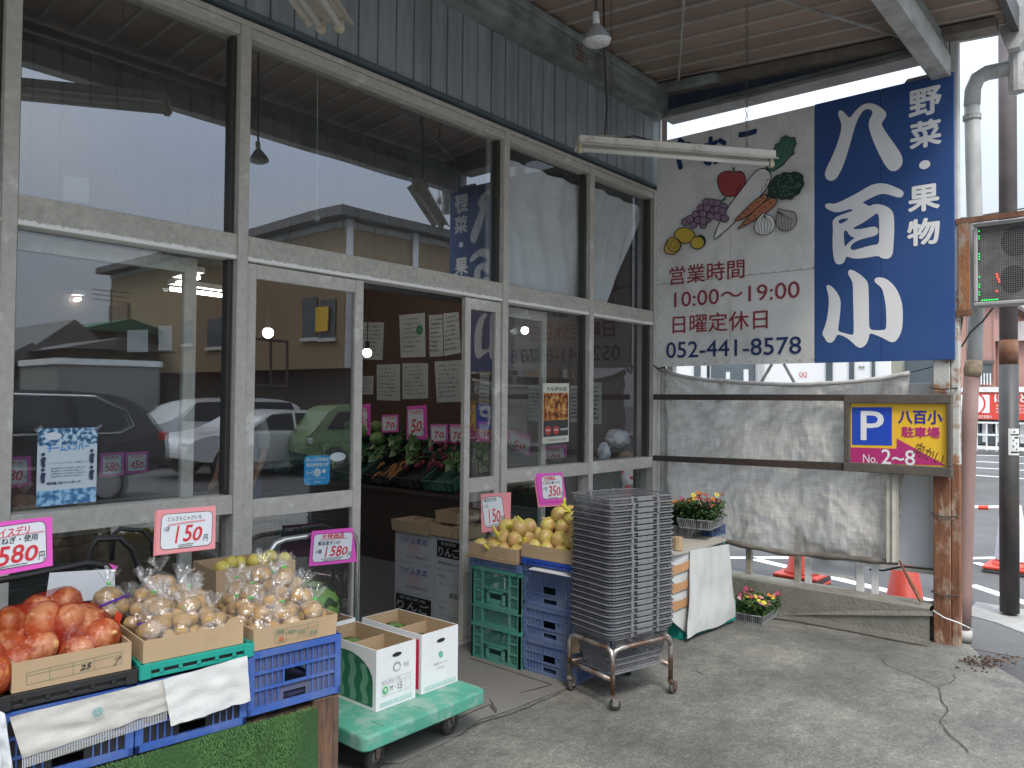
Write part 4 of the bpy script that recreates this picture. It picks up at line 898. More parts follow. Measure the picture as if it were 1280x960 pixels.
fcz = Fr((p[0] - .14, p[1] + .05, Zg + .2), (0, -1, 0), (0, 0, 1), c3)
fcz.text('駐車禁止', .0, .05, .03, .3, CONE, .04); fcz.rect('blue_stripe', .055, .02, .1, .34, mat('stripe_blue', (.05, .08, .4), .5))
b0 = Vector(onz(1195, 700, Zg)); zb = onx(1222, 635, 9.0)
bar = thing('barrier_bar', 'red and white striped bar between the traffic cones in the car park', 'barrier', (9, 2, .7)); A = Vector(onx(1150, 634, 9.0)); B = Vector(onx(1262, 635, 9.0))
for k in range(9): MB().tube([A.lerp(B, k / 9), A.lerp(B, (k + 1) / 9)], .022, 8).build('stripe', CONE if k % 2 == 0 else WHP, bar)
# buildings across the lot
PINK = mat('pink_siding', (.40, .22, .18), .8, 0, .08, 4, dirt=(.25, .15, .13), dirt_amt=.5, ds=1.5); DKR = mat('dark_roof', (.10, .095, .09), .8, 0, .2, 3)
GLW = mat('far_window_glass', (.10, .12, .13), .15, 0, .3, 1)
pk = thing('pink_building', 'pink clad two storey shop across the street with a red and white banner', 'building', (36, 5, 0))
BX = 36
def bx(y, z): return onx(y, z, BX)
yL, yR = bx(1150, 500)[1], bx(1243, 500)[1]; zt = bx(1215, 392)[2]; zt2 = bx(1196, 380)[2]
MB().box(BX, BX + 8, yR, yL + 4, 0, zt2).build('wall', PINK, pk)
MB().box(BX - .25, BX + 8, yR - .4, yL + 4, zt2, zt2 + .18).build('roof', DKR, pk)
yR2 = bx(1300, 500)[1]; MB().box(BX + .5, BX + 8, yR2 - 3, yR - .02, 0, bx(1270, 425)[2]).build('annex_wall', PINK, pk)
zq = bx(1270, 425)[2]; mb = MB(); mb.add([(BX + .2, yR2 - 3, zq), (BX + .2, yR, zq), (BX + 4, yR, zq + 1.1), (BX + 4, yR2 - 3, zq + 1.1)], [(0, 1, 2, 3)]); mb.build('annex_roof', mat('roof_tiles', (.22, .19, .18), .8, 0, .25, 12), pk)
for k in range(int((yL - yR + 3) / .45)): MB().box(BX - .03, BX, yR + k * .45, yR + .05 + k * .45, 0.5, zt2).build('siding_seam', mat('siding_seam', (.32, .17, .14), .8), pk)
wy0, wy1 = bx(1212, 450)[1], bx(1238, 450)[1]
for a, b, z0_, z1_ in ((bx(1212, 0)[1], bx(1238, 0)[1], bx(1212, 478)[2], bx(1212, 455)[2]),):
    w = MB().box(BX - .08, BX - .032, b, a, z0_, z1_).build('window', GLW, pk); MB().box(BX - .14, BX - .085, b - .1, a + .1, z1_, z1_ + .12).build('hood', DKR, w)
    for k in range(7): MB().box(BX - .3, BX - .26, b + k * (a - b) / 7, b + k * (a - b) / 7 + .04, z0_ - .1, z0_ + .35).build('balcony_bar', WHP, w)
zb0, zb1 = bx(1230, 524)[2], bx(1230, 491)[2]
MB().box(BX - .5, BX - .04, yR2 - 3, yL + 4, zb1 + .02, zb1 + .22).build('white_cornice', WHP, pk)
BRED = mat('banner_red', (.62, .06, .035), .6); MB().box(BX - .45, BX - .04, yR2 - 3, yL + 4, zb0, zb1).build('banner', BRED, pk)
fb = Fr((BX - .45, yL + 4, 0), (0, -1, 0), (0, 0, 1), pk, .01, .004)
fb.put('white_panel', [[fb.px(*q) for q in ((1150, 516), (1237, 516), (1237, 493.5), (1150, 493.5))]], SWL)
ring = ell(*fb.px(1218, 504.5), .36, .42); fb.stroke('ring', [ring + [ring[0]]], .07, BRED)
ptext(fb, 'ほっと', (1243, 503), (1286, 492.5), WHP, .03)
for yy in (506, 510, 514): ptext(fb, '弁当・お惣菜・仕出し', (1245, yy + 2.4), (1286, yy), WHP, .0)
ptext(fb, 'いらっしゃいませ毎日営業中', (1196, 522.6), (1240, 519), WHP, .0)
MB().box(BX - .03, BX - .01, yR2 - 2, yL + 3, 0, zb0 - .02).build('shop_glass', GLW, pk)
for a, b in ((1204, 1216), (1226, 1232), (1243, 1262), (1272, 1290)): y_, y2_ = bx(a, 0)[1], bx(b, 0)[1]; MB().box(BX - .08, BX - .035, y2_, y_, .1, zb0 - .1).build('shop_door', WHP, pk)
gf_ = thing('guard_fence', 'cream tubular guard fence along the far side of the street', 'fence', (29.8, 3, 0))
for k in range(42): MB().box(29.8, 29.84, -3 + k * .28, -2.96 + k * .28, .05, .95).build('bar', WHP, gf_)
for z in (.1, .55, .95): MB().box(29.79, 29.85, -3, 9, z, z + .06).build('rail', WHP, gf_)

wb = thing('white_building', 'white building behind the tarp, glimpsed in the gap under the signboard', 'building', (15, 7, 0)); WX = 15
WBM = mat('render_white', (.72, .72, .70), .8, 0, .05, 2)
ya, yb = onx(800, 470, WX)[1], onx(1112, 470, WX)[1]; MB().box(WX, WX + 6, yb, ya + 3, -.07, 3.1).build('wall', WBM, wb)
def wbx(name, x0, x1, y0_, y1_, m, d=.03): 
    a, b = onx(x0, y1_, WX), onx(x1, y0_, WX); return MB().box(WX - d, WX - .002, b[1], a[1], a[2], onx(x0, y0_, WX)[2]).build(name, m, wb)
wbx('door', 868, 876, 440, 540, GLW); wbx('door_frame', 884, 887, 440, 540, BLACK, .02); wbx('window', 890, 944, 440, 500, GLW, .05)
wbx('notice', 909, 914, 465, 474, WHP, .06); wbx('notice', 931, 937, 462, 480, WHP, .06); wbx('pillar', 950, 956, 440, 540, mat('grey_pillar', (.4, .4, .4), .7), .12); wbx('window', 1033, 1041, 440, 480, GLW); wbx('window', 1062, 1068, 440, 485, GLW); wbx('window', 1090, 1094, 440, 500, GLW)
fw = Fr((WX, ya, 0), (0, -1, 0), (0, 0, 1), wb, .01, .003); ptext(fw, 'QQ', (999, 472), (1009, 465), BRED, .0); ptext(fw, '予約', (1073, 462), (1081, 457), BLACK, .01)
ob = thing('olive_building', 'olive grey building behind the right end of the tarp', 'building', (13, 3, 0)); a, b = onx(1114, 470, 13), onx(1178, 470, 13)
MB().box(13, 13.4, b[1], a[1], -.07, 2.6).build('wall', mat('olive_wall', (.30, .30, .23), .8), ob); MB().box(12.97, 13, a[1] - .7, a[1] - .2, 1.0, 2.2).build('window', GLW, ob)
sc_ = thing('propped_frame', 'thin A shaped white struts behind the tarp under the signboard', 'frame', (6.4, 2.4, 1.8))
for q in ((965, 455, 950, 480), (980, 455, 994, 480)): MB().tube([onx(q[0], q[1], 6.0), onx(q[2], q[3], 6.0)], .012, 6).build('strut', GREYST, sc_)
for k, (z, dy) in enumerate(((6.4, 0), (6.1, .2))):
    mb = MB(); mb.tube([(22, 12, z + .6 + dy), (22, 4, z - .2), (22, -12, z + .4)], .02, 4)
    tag(mb.build('power_line', WIRE), ['upper', 'lower'][k] + ' overhead power line crossing the sky to the right of the signboard', 'wire', 'overhead power lines')
# ================================================================ GOODS: MATERIALS
CARD = mat('cardboard', (.40, .285, .17), .85, 0, .06, 5, .08, 200, (.30, .20, .11), .3, 8)
CARDI = mat('cardboard_inside', (.36, .25, .145), .85, 0, .07, 5)
CARDW = mat('white_carton', (.66, .67, .67), .6, 0, .03, 4, dirt=(.45, .44, .42), dirt_amt=.3, ds=5)
CARDG = mat('grey_carton', (.42, .43, .43), .7, 0, .05, 4, dirt=(.3, .3, .29), dirt_amt=.4, ds=5)
BLU = mat('blue_crate', (.03, .09, .33), .55, 0, .12, 9, .1, 60, (.15, .19, .30), .6, 6)
BLU2 = mat('dusty_blue_crate', (.075, .12, .24), .65, 0, .14, 9, .1, 60, (.17, .19, .23), .7, 6)
BLUV = mat('bright_blue_tray', (.02, .06, .33), .45, 0, .1, 9)
GRN = mat('green_crate', (.05, .22, .17), .6, 0, .14, 9, .1, 60, (.14, .24, .20), .6, 6)
TEAL = mat('teal_tray', (.012, .28, .22), .45, 0, .1, 9)
BLKP = mat('black_tray', (.018, .018, .018), .5, 0, .2, 9)
CRDK = mat('crate_shadow_plate', (.03, .05, .12), .7)
ONI = mat('onion_skin', (.40, .125, .028), .24, 0, .5, 12, .4, 60, (.70, .44, .20), .95, 6, stretch=(1.6, 1.6, .9), dlo=.50, dhi=.60, perobj=.15)
ONID = mat('onion_root', (.10, .06, .035), .9)
ONW = mat('sprouting_onion_skin', (.60, .52, .13), .38, 0, .25, 14, .2, 60, (.52, .27, .12), .95, 9, stretch=(1.5, 1.5, .7), dlo=.42, dhi=.62, perobj=.16)
SPR = mat('yellow_sprout', (.58, .50, .05), .5, 0, .15, 9)
POT = mat('potato_skin', (.38, .235, .085), .7, 0, .18, 14, .3, 60, (.24, .14, .07), .6, 22, dlo=.55, dhi=.68, perobj=.12)
NET = film_mat('red_net', (.42, .022, .006), .34, .05, 60, 1.2)
FILM = film_mat('clear_film', (.75, .75, .75), .06, .10, 30, 1.3)
GTAPE = mat('green_tie', (.06, .50, .10), .4); VTAPE = mat('violet_tape', (.10, .03, .28), .4)
PAPER = mat('price_paper', (.70, .73, .76), .7, 0, .02, 3)
PINKP = mat('pink_card', (.78, .10, .52), .7, 0, .03, 3); SALM = mat('salmon_card', (.80, .30, .32), .7, 0, .03, 3)
REDI = mat('red_marker', (.62, .03, .045), .6, 0, .15, 30); BLKI = mat('black_marker', (.02, .02, .02), .6)
STEEL = mat('steel_tube', (.42, .39, .36), .35, .7, .15, 20, dirt=(.17, .085, .05), dirt_amt=.9, ds=7, dlo=.44, dhi=.58)
WMEL = mat('watermelon_skin', (.09, .17, .04), .4, 0, .2, 6)

def wallM(ox, oy, ux, uy):
    """local frame of a crate wall: u along the wall, v up, n outward"""
    u = Vector((ux, uy, 0)); n = Vector((uy, -ux, 0)); return Matrix(((u.x, 0, n.x, ox), (u.y, 0, n.y, oy), (0, 1, 0, 0), (0, 0, 0, 1)))
def wall_fold(mb, pl, M, w, h, t=.012):
    p = .022; B = lambda *a: mb.box(*a, c=0, M=M)
    B(0, w, 0, h * .11, -t, 0); B(0, w, h * .89, h, -t, .002); B(0, p, h * .11, h * .89, -t, .001); B(w - p, w, h * .11, h * .89, -t, .001)
    B(p, w - p, h * .36, h * .40, -t * .9, -.001); B(p, w - p, h * .62, h * .66, -t * .9, -.001)
    n = max(4, int(w / .024))
    for k in range(1, n):
        x = p + (w - 2 * p) * k / n
        if abs(x - w / 2) < w * .14: B(x - .002, x + .002, h * .66, h * .89, -t * .9, -.003); continue
        B(x - .002, x + .002, h * .11, h * .89, -t * .9, -.003)
    B(w * .36, w * .38, h * .36, h * .66, -t, -.002); B(w * .62, w * .64, h * .36, h * .66, -t, -.002)
    P = lambda *a: pl.box(*a, c=0, M=M)
    P(p, w * .38, h * .1, h * .9, -t, -t * .75); P(w * .62, w - p, h * .1, h * .9, -t, -t * .75); P(w * .38, w * .62, h * .62, h * .9, -t, -t * .75)
    P(w * .38, w * .62, h * .24, h * .36, -t, -t * .75)
def wall_mesh(mb, pl, M, w, h, t=.012):
    p = .02; B = lambda *a: mb.box(*a, c=0, M=M)
    B(0, w, 0, h * .09, -t, 0); B(0, w, h * .90, h, -t, .003); B(0, p, h * .09, h * .9, -t, 0); B(w - p, w, h * .09, h * .9, -t, 0)
    B(w * .20, w * .24, h * .09, h * .9, -t, 0); B(w * .76, w * .80, h * .09, h * .9, -t, 0)
    tall = h > .15
    if tall:
        B(p, w * .2, h * .34, h * .38, -t, 0); B(p, w * .2, h * .62, h * .66, -t, 0); B(w * .8, w - p, h * .34, h * .38, -t, 0); B(w * .8, w - p, h * .62, h * .66, -t, 0)
        B(w * .24, w * .76, h * .46, h * .51, -t, 0); B(w * .32, w * .36, h * .12, h * .42, -t, .004); B(w * .64, w * .68, h * .12, h * .42, -t, .004); B(w * .32, w * .68, h * .38, h * .44, -t, .004)
    wins = [(p, w * .2, h * .1, h * .9), (w * .8, w - p, h * .1, h * .9), (w * .24, w * .76, h * .51 if tall else h * .12, h * .9)]
    for a, b, c, d in wins:
        s_ = .022; L = (b - a) + (d - c)
        for sg in (1, -1):
            k = s_ * .5
            while k < L:
                x0, z0 = (a + k, c) if k < b - a else (b, c + k - (b - a)); x1, z1 = (a, c + k) if k < d - c else (a + k - (d - c), d)
                if sg < 0: x0, x1 = a + b - x0, a + b - x1
                q = [M @ Vector((x0, z0, -.006)), M @ Vector((x1, z1, -.006))]; pl.tube(q, .0018, 4, caps=False); k += s_
    if tall: pl.box(w * .37, w * .63, h * .1, h * .22, -t, -.008, M=M)
def wall_tray(mb, pl, M, w, h, t=.012):
    B = lambda *a: mb.box(*a, c=.001, M=M)
    B(0, w, 0, h * .26, -t, -.004); B(0, w, h * .55, h, -t, 0)
    n = max(4, int(w / .05))
    for k in range(n + 1): x = k * (w - .012) / n; B(x, x + .012, h * .26, h * .55, -t, -.001)
    for a in (0, w - .03): B(a, a + .03, 0, h * 1.02, -t, .003)
    pl.box(0, w, h * .2, h * .6, -t, -.009, M=M)
CP = {}
def crate(label, loc, rotz, w, d, h, m, style, group=None, name='crate', m2=None, cat='crate'):
    key = (style, round(w, 3), round(d, 3), round(h, 3), m.name)
    if key in CP: return dup(CP[key], loc, rotz, label, group)
    t = thing(name, label, cat, loc, rotz, group); fn = {'fold': wall_fold, 'mesh': wall_mesh, 'tray': wall_tray}[style]
    for ox, oy, ux, uy, ln in ((0, 0, 1, 0, w), (w, 0, 0, 1, d), (w, d, -1, 0, w), (0, d, 0, -1, d)):
        mb, pl = MB(), MB(); fn(mb, pl, wallM(ox, oy, ux, uy), ln, h)
        o = mb.build('side', m, t, local=True); pl.build('lattice' if style == 'mesh' else 'web', m2 or m, o, local=True)
    mb = MB()
    if style == 'tray': mb.box(.01, w - .01, .01, d - .01, h * .55, h * .72)
    else: mb.box(.012, w - .012, .012, d - .012, .004, .012)
    mb.build('floor_panel', m2 or m, t, local=True); CP[key] = t; return t
def wall_cb(mb, x0, x1, y0, y1, z0, z1): mb.box(x0, x1, y0, y1, z0, z1, c=.0008)
def carton(label, loc, rotz, w, d, h, m, mi=None, group=None, cat='cardboard box', name='cardboard_box', divider=False, fl=0, closed=False, flare=0):
    t = thing(name, label, cat, loc, rotz, group); mi = mi or m; th = .005
    MB().box(0, w, 0, d, 0, .005).build('base', m, t, local=True)
    def sd(vs_out, nrm):
        mb = MB(); a, b, c, d_ = [Vector(v) for v in vs_out]; n = Vector(nrm) * th; mb.add([a, b, c, d_, a - n, b - n, c - n, d_ - n], [(0, 1, 2, 3), (4, 7, 6, 5), (0, 4, 5, 1), (1, 5, 6, 2), (2, 6, 7, 3), (3, 7, 4, 0)])
        o = mb.build('side', m, t, local=True)
        if mi is not m:
            n2 = Vector(nrm) * (th + .0008); MB().add([a - n2, b - n2, c - n2, d_ - n2], [(0, 1, 2, 3)]).build('inner_face', mi, o, local=True)
        return o
    f = flare
    fr = sd([(0, 0, .005), (w, 0, .005), (w + f, -f, h), (-f, -f, h)], (0, -1, 0)); sd([(w, d, .005), (0, d, .005), (-f, d + f, h), (w + f, d + f, h)], (0, 1, 0))
    sd([(0, d - th, .005), (0, th, .005), (-f, -f + th, h), (-f, d + f - th, h)], (-1, 0, 0)); sd([(w, th, .005), (w, d - th, .005), (w + f, d + f - th, h), (w + f, -f + th, h)], (1, 0, 0))
    if divider:
        MB().box(.006, w - .006, d * .5 - .002, d * .5 + .002, .01, h * .93).build('divider', mi, t, local=True)
    if fl:
        mb = MB(); mb.prism([(w - .012, h), (w - .06, h), (w - .06, h + .002), (w - .045, h + fl), (w - .012, h + fl * .9)], 0, .004, Matrix(((1, 0, 0, 0), (0, 0, 1, 0), (0, 1, 0, 0), (0, 0, 0, 1)))); mb.build('torn_flap', m, t, local=True)
    if closed: MB().box(-.001, w + .001, -.001, d + .001, h, h + .005).build('lid', m, t, local=True)
    t['front'] = 0; return t
def face(t, o, u, v, base=.0012):
    """print frame on a thing's local face"""
    M = WM[t.name]; return Fr(M @ Vector(o), M.to_3x3() @ Vector(u), M.to_3x3() @ Vector(v), t, base)
def hull(name, pts, m, parent, sub=1):
    me = bpy.data.meshes.new(name); bm = bmesh.new()
    for p in pts: bm.verts.new(p)
    r = bmesh.ops.convex_hull(bm, input=bm.verts)
    bmesh.ops.delete(bm, geom=[v for v in bm.verts if not v.link_faces], context='VERTS')
    bm.to_mesh(me); bm.free(); me.materials.append(m); me.shade_smooth(); o = link(name, me, parent); return o

# ================================================================ DISPLAY STAND AT LEFT
TA = R(-7); TO = Vector((1.75, 2.27, 0)); TR = Matrix.Rotation(TA, 3, 'Z')
TN = TR @ Vector((0, -1, 0))
def T(u, w, z): return TO + TR @ Vector((u, w, z))
def tpx(x, y, w=0): P = Vector(onp(x, y, T(0, w, 0), TN)) - TO; q = TR.inverted() @ P; return (q.x, q.z)
st = thing('display_stand', 'low wooden stand under the blue crates at the left, its end post dark and weathered', 'stand', tuple(TO), TA)
PLK = mat('burnt_plank', (.16, .085, .05), .85, 0, .4, 9, .5, 40, (.035, .025, .02), .95, 5, stretch=(3, 3, .5), dlo=.42, dhi=.58)
MB().box(-.118, -.042, 0, .09, 0, .462, c=.004).build('end_post', PLK, st, local=True)
MB().box(-.04, -.018, .004, .088, 0, .458, c=.003).build('end_board', mat('plank_side', (.10, .065, .045), .85, 0, .3, 12), st, local=True)
MB().box(-2.6, -.12, .02, 1.0, .425, .443).build('tabletop', PLK, st, local=True)
MB().box(-.10, -.03, .93, 1.0, 0, .442).build('back_post', PLK, st, local=True)
mt = thing('artificial_grass_mat', 'green artificial grass mat hanging over the front of the display stand', 'grass mat', tuple(TO), TA)
MB().grid(lambda u, v: (-2.4 + u * 2.285, -.012 - .02 * (1 - v) + .006 * math.sin(u * 30), v * (.447 + .006 * math.sin(u * 17))), 60, 8).build('backing', mat('mat_backing', (.02, .06, .015), .9), mt, local=True)
gm = mat('artificial_grass', (.06, .155, .03), .6, 0, .35, 16, dirt=(.03, .075, .02), dirt_amt=.8, ds=5)
mb = MB(); rg = random.Random(5)
for k in range(26000):
    u = -1.15 + 1.03 * rg.random(); z = .452 * rg.random() ** .8; lean_ = rg.uniform(-.006, .006)
    q = Vector((u, -.014 - .02 * (1 - z / .45), z)); tip = q + Vector((lean_, -rg.uniform(.004, .009), -rg.uniform(.002, .010)))
    mb.add([q - Vector((.0009, 0, 0)), q + Vector((.0009, 0, 0)), tip], [(0, 1, 2)])
o = mb.build('grass_pile', gm, mt, local=True); o['kind'] = 'stuff'
Lc = lambda u, w, z: tuple(T(u, w, z))
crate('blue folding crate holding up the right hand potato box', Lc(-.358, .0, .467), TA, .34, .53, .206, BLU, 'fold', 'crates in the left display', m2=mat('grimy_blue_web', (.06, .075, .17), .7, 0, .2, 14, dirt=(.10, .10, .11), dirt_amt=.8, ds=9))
for k, nm in ((-.70, 'blue crate under the teal tray, partly hidden by the hanging white cloth'), (-1.046, 'blue crate under the black tray, behind the stained white cardboard strip'), (-1.392, 'blue crate at the far left end of the display')):
    crate(nm, Lc(k, .004, .447), TA, .34, .53, .205, BLU, 'fold', 'crates in the left display', m2=BLKP)
crate('teal green plastic tray between the white cloth and the first potato box', Lc(-.692, -.004, .663), TA, .348, .5, .044, TEAL, 'tray', name='plastic_tray', cat='tray', m2=BLKP)
crate('black plastic tray under the onion box', Lc(-1.05, -.004, .66), TA, .348, .5, .04, BLKP, 'tray', name='plastic_tray', cat='tray')
# hanging cloth and cardboard strip
def tpan(name, label, cat, pxs, m, w=-.02, nu=24, nv=16, amp=.006, thick=.003, seed=0):
    (a, b, c, d) = [Vector((*[tpx(x, y, w)[0]], 0, tpx(x, y, w)[1])) for x, y in pxs]   # tl, tr, br, bl
    t = thing(name, label, cat, Lc(a.x, w, c.z), TA); o = WM[t.name].inverted()
    def fn(off): return lambda u, v: o @ T(*(lambda p: (p.x, w + off + amp * noise.noise(Vector((u * 4, v * 4, seed))) + amp * 1.4 * (v ** 3) * noise.noise(Vector((u * 7, seed, 1))), p.z + .004 * v * noise.noise(Vector((u * 6, 5, seed)))))(a.lerp(b, u).lerp(d.lerp(c, u), v)))
    mb = MB(); mb.grid(fn(0), nu, nv); mb.grid(fn(thick), nu, nv); mb.build('sheet', m, t, local=True, smooth=True); return t
WCL = mat('white_cloth', (.58, .59, .57), .9, 0, .04, 5, .15, 120, (.42, .42, .39), .5, 4); WCB = mat('soiled_white_card', (.50, .49, .45), .9, 0, .06, 5, .12, 60, (.30, .27, .22), .7, 3.5, stretch=(1, 1, 1.6))
tpan('cloth', 'white cloth hanging over the front of the blue crate below the teal tray', 'cloth', [(204, 850), (309, 820), (313, 876), (214, 908)], WCL, -.022)
stp = tpan('cardboard_strip', 'stained white corrugated cardboard strip with a small teal ring mark, across the crates at left', 'cardboard', [(12, 897), (207, 849), (210, 888), (28, 948)], WCB, -.016, seed=3)
mb = MB(); p0 = [tpx(28 + k * (182 / 90.), 948 - k * (60 / 90.), -.014) for k in range(91)]
for k in range(90):
    x, z = p0[k]; q = (T(x, -.014, z), T(x + .0018, -.014, z)); mb.add([q[0], q[1], q[1] - Vector((0, 0, .028)), q[0] - Vector((0, 0, .028))], [(0, 1, 2, 3)])
mb.build('torn_corrugation', WCL, stp)
fst = Fr(T(0, -.026, 0), TR @ Vector((1, 0, 0)), (0, 0, 1), stp, .001)
TG = mat('teal_print', (.03, .30, .30), .7)
cx_, cz_ = fst.px(122, 890); fst.stroke('ring_mark', [ell(cx_, cz_, .012, .012, 16) + [ell(cx_, cz_, .012, .012, 16)[0]], ell(cx_, cz_, .007, .007, 12) + [ell(cx_, cz_, .007, .007, 12)[0]], [(cx_ - .004, cz_), (cx_ + .005, cz_ + .002)]], .0022, TG)
tpan('plastic_bag', 'crumpled pale plastic hanging at the lower left corner of the view', 'plastic bag', [(-30, 880), (6, 892), (16, 960), (-30, 985)], mat('pale_plastic', (.6, .62, .64), .25, 0, .05, 5, .4, 30), -.04, amp=.012)

# ---- onions in red nets
def onion(mb, c, r, seed, tilt=None):
    rot = (tilt or Vector((random.uniform(-1, 1), random.uniform(-1, .3), random.uniform(.2, 1)))).to_track_quat('Z', 'Y').to_matrix()
    prof = [(0, -.86), (.25, -.86), (.62, -.72), (.9, -.4), (1.02, 0), (.95, .38), (.72, .68), (.40, .84), (.2, .93), (.13, 1.08), (.08, 1.2), (0, 1.2)]
    vs = []; n = 18
    for a, z in prof:
        for k in range(n):
            an = 2 * math.pi * k / n; q = 1 + .03 * noise.noise(Vector((math.cos(an) * 2, math.sin(an) * 2, z * 2 + seed * 5)))
            vs.append(rot @ Vector((a * r * q * math.cos(an), a * r * q * math.sin(an), z * r * .95)) + Vector(c))
    mb.add(vs, [(i * n + k, i * n + (k + 1) % n, (i + 1) * n + (k + 1) % n, (i + 1) * n + k) for i in range(len(prof) - 1) for k in range(n)])
    return rot
ob_ = carton('shallow brown box of netted onions with the number 25 on its front', Lc(-1.018, .004, .702), TA, .302, .42, .08, CARD, CARDI, name='cardboard_box')
fo = face(ob_, (0, 0, 0), (1, 0, 0), (0, 0, 1), .0015); GI = mat('green_ink', (.05, .17, .11), .8)
fo.stroke('print_line', [[fo.px(*a), fo.px(*b)] for a, b in (((33, 841), (33, 856)), ((33, 841), (152, 814)), ((33, 856), (152, 829)), ((33, 845), (152, 818)), ((152, 814), (152, 829)), ((62, 834), (62, 850)), ((91, 828), (91, 843)), ((118, 822), (118, 837)))], .0009, GI)
a, b = fo.px(99, 838), fo.px(115, 828); fo.text('25', a[0], a[1], b[0], b[1], BLKI, .02, shear=.3, an=.1); fo.stroke('ink', [[fo.px(142, 832), fo.px(147, 825), fo.px(151, 821)], [fo.px(143, 824), fo.px(151, 820)]], .0018, BLKI)
BAGS = [[(-.93, .10, .80), (-.99, .20, .79), (-.90, .20, .845), (-1.0, .08, .77), (-.97, .30, .83)], [(-.845, .07, .775), (-.77, .10, .80), (-.79, .21, .82), (-.845, .17, .85), (-.75, .20, .765)], [(-.90, .30, .86), (-.82, .33, .86), (-.86, .38, .80), (-.93, .37, .80)], [(-1.10, .12, .80), (-1.08, .24, .82), (-1.06, .05, .76), (-1.13, .05, .77)]]
for bi, B_ in enumerate(BAGS):
    nm = ['red net bag of onions at the left of the onion box', 'red net bag of onions at the right of the onion box', 'red net bag of onions at the back of the onion box', 'red net bag of onions cut by the left edge of the view'][bi]
    t = thing('onion_bag', nm, 'onions', tuple(T(*B_[0])), 0, 'netted onions'); pts = []
    for k, (u, w, z) in enumerate(B_):
        r = .047 + .006 * ((k * 7 + bi * 3) % 3); c = T(u, w, z - .014); mb = MB(); rt = onion(mb, c, r, k + bi * 7)
        o = mb.build('onion', ONI, t, smooth=True)
        for a in range(10):
            for b in range(-2, 3): pts.append(WM[t.name].inverted() @ (c + Vector((math.cos(a * .628) * math.cos(b * .6), math.sin(a * .628) * math.cos(b * .6), math.sin(b * .6))) * (r * 1.07)))
    hull('net', pts, NET, t)
    tip = T(*B_[-1]) + Vector((.05, -.02, .0))
    if bi == 1: MB().grid(lambda u, v: T(-.735 + .02 * v + .006 * noise.noise(Vector((u * 9, v * 9, 0))), .10 + u * .06 + .008 * noise.noise(Vector((u * 9, v * 9, 4))), .765 + v * .075), 8, 8).build('net_end', mat('net_end', (.65, .07, .03), .6, 0, .3, 40), t, smooth=True)
# ---- potatoes in clear bags
def potato_bag_proto(idx, tie, tape):
    rb = random.Random(idx); t = thing('potato_bag', 'x', 'potatoes', (0, 0, 0)); pts = []
    base = [(-.03, -.02, .03), (.028, -.022, .03), (.0, .03, .032), (-.012, -.002, .068), (.03, .02, .062)]
    for k, b in enumerate(base):
        c = Vector(b) + Vector((rb.uniform(-.006, .006), rb.uniform(-.006, .006), 0)); r = .0275 * rb.uniform(.88, 1.12)
        rot = Matrix.Rotation(rb.uniform(0, 3), 3, 'Z') @ Matrix.Rotation(rb.uniform(-.8, .8), 3, 'X')
        MB().ball(c, r, 14, 9, .16, 1.6, idx * 7 + k, (1.25, .95, .9), rot).build('potato', POT, t, local=True, smooth=True)
        for a in range(9):
            for q in range(-2, 3): pts.append(c + Vector((math.cos(a * .7) * math.cos(q * .6), math.sin(a * .7) * math.cos(q * .6), math.sin(q * .6))) * (r * 1.2))
    pts.append(Vector((0, 0, .112))); hull('film', pts, FILM, t)
    mb = MB(); mb.grid(lambda u, v: Vector((0, 0, .108 + v * .045)) + Vector((math.cos(u * 6.283), math.sin(u * 6.283), 0)) * (.006 + v * .026 * (1 + .35 * math.sin(u * 6.283 * 6 + idx))) + Vector((v * .01 * math.sin(idx), 0, -.008 * math.sin(u * 38) * v)), 48, 4); mb.build('gathered_top', FILM, t, local=True, smooth=False)
    if tie: MB().tube([(-.007, 0, .11), (0, -.008, .108), (.007, 0, .11), (0, .007, .11), (-.007, 0, .11)], .0028, 5).build('tie', GTAPE, t, local=True)
    if tape:
        mb = MB(); mb.grid(lambda u, v: Vector((math.sin(u * 3.1 - 1.55) * .064, -.010 - math.cos(u * 3.1 - 1.55) * .05, .045 + (v - .5) * .009 + .028 * math.sin(u * 3 + .3))), 14, 1); mb.build('tape', VTAPE, t, local=True)
    return t
protos = [potato_bag_proto(0, False, False), potato_bag_proto(1, True, False), potato_bag_proto(2, False, False), potato_bag_proto(3, True, True)]
usedp = set()
def bag(i, u, w, z, label, grp):
    loc = Lc(u, w, z); rz = random.uniform(-.6, .6); rot = (random.uniform(-.35, .25), random.uniform(-.3, .3), rz)
    if i not in usedp:
        usedp.add(i); p = protos[i]; p.location = loc; p.rotation_euler = rot; p['label'] = label; p['group'] = grp; return
    dup(protos[i], loc, 0, label, grp, rot=rot)
carton_p1 = carton('shallow brown cardboard box of bagged small potatoes standing on the teal tray', Lc(-.683, .004, .709), TA, .308, .42, .066, CARD, CARDI, fl=.022)
carton_p2 = carton('shallow brown box of bagged potatoes with a printed grid, on the blue folding crate', Lc(-.34, .0, .676), TA, .302, .42, .07, CARD, CARDI, flare=.004)
f2_ = face(carton_p2, (0, 0, 0), (1, 0, 0), (0, 0, 1), .006); RI = mat('red_ink', (.45, .05, .03), .8)
f2_.stroke('print_line', [[f2_.px(*a), f2_.px(*b)] for a, b in (((343, 788), (343, 803)), ((343, 788), (397, 776)), ((343, 803), (396, 791)), ((343, 793), (397, 781)), ((397, 776), (396, 791)), ((357, 785), (357, 800)), ((371, 782), (371, 797)), ((384, 779), (384, 794)))], .0009, GI)
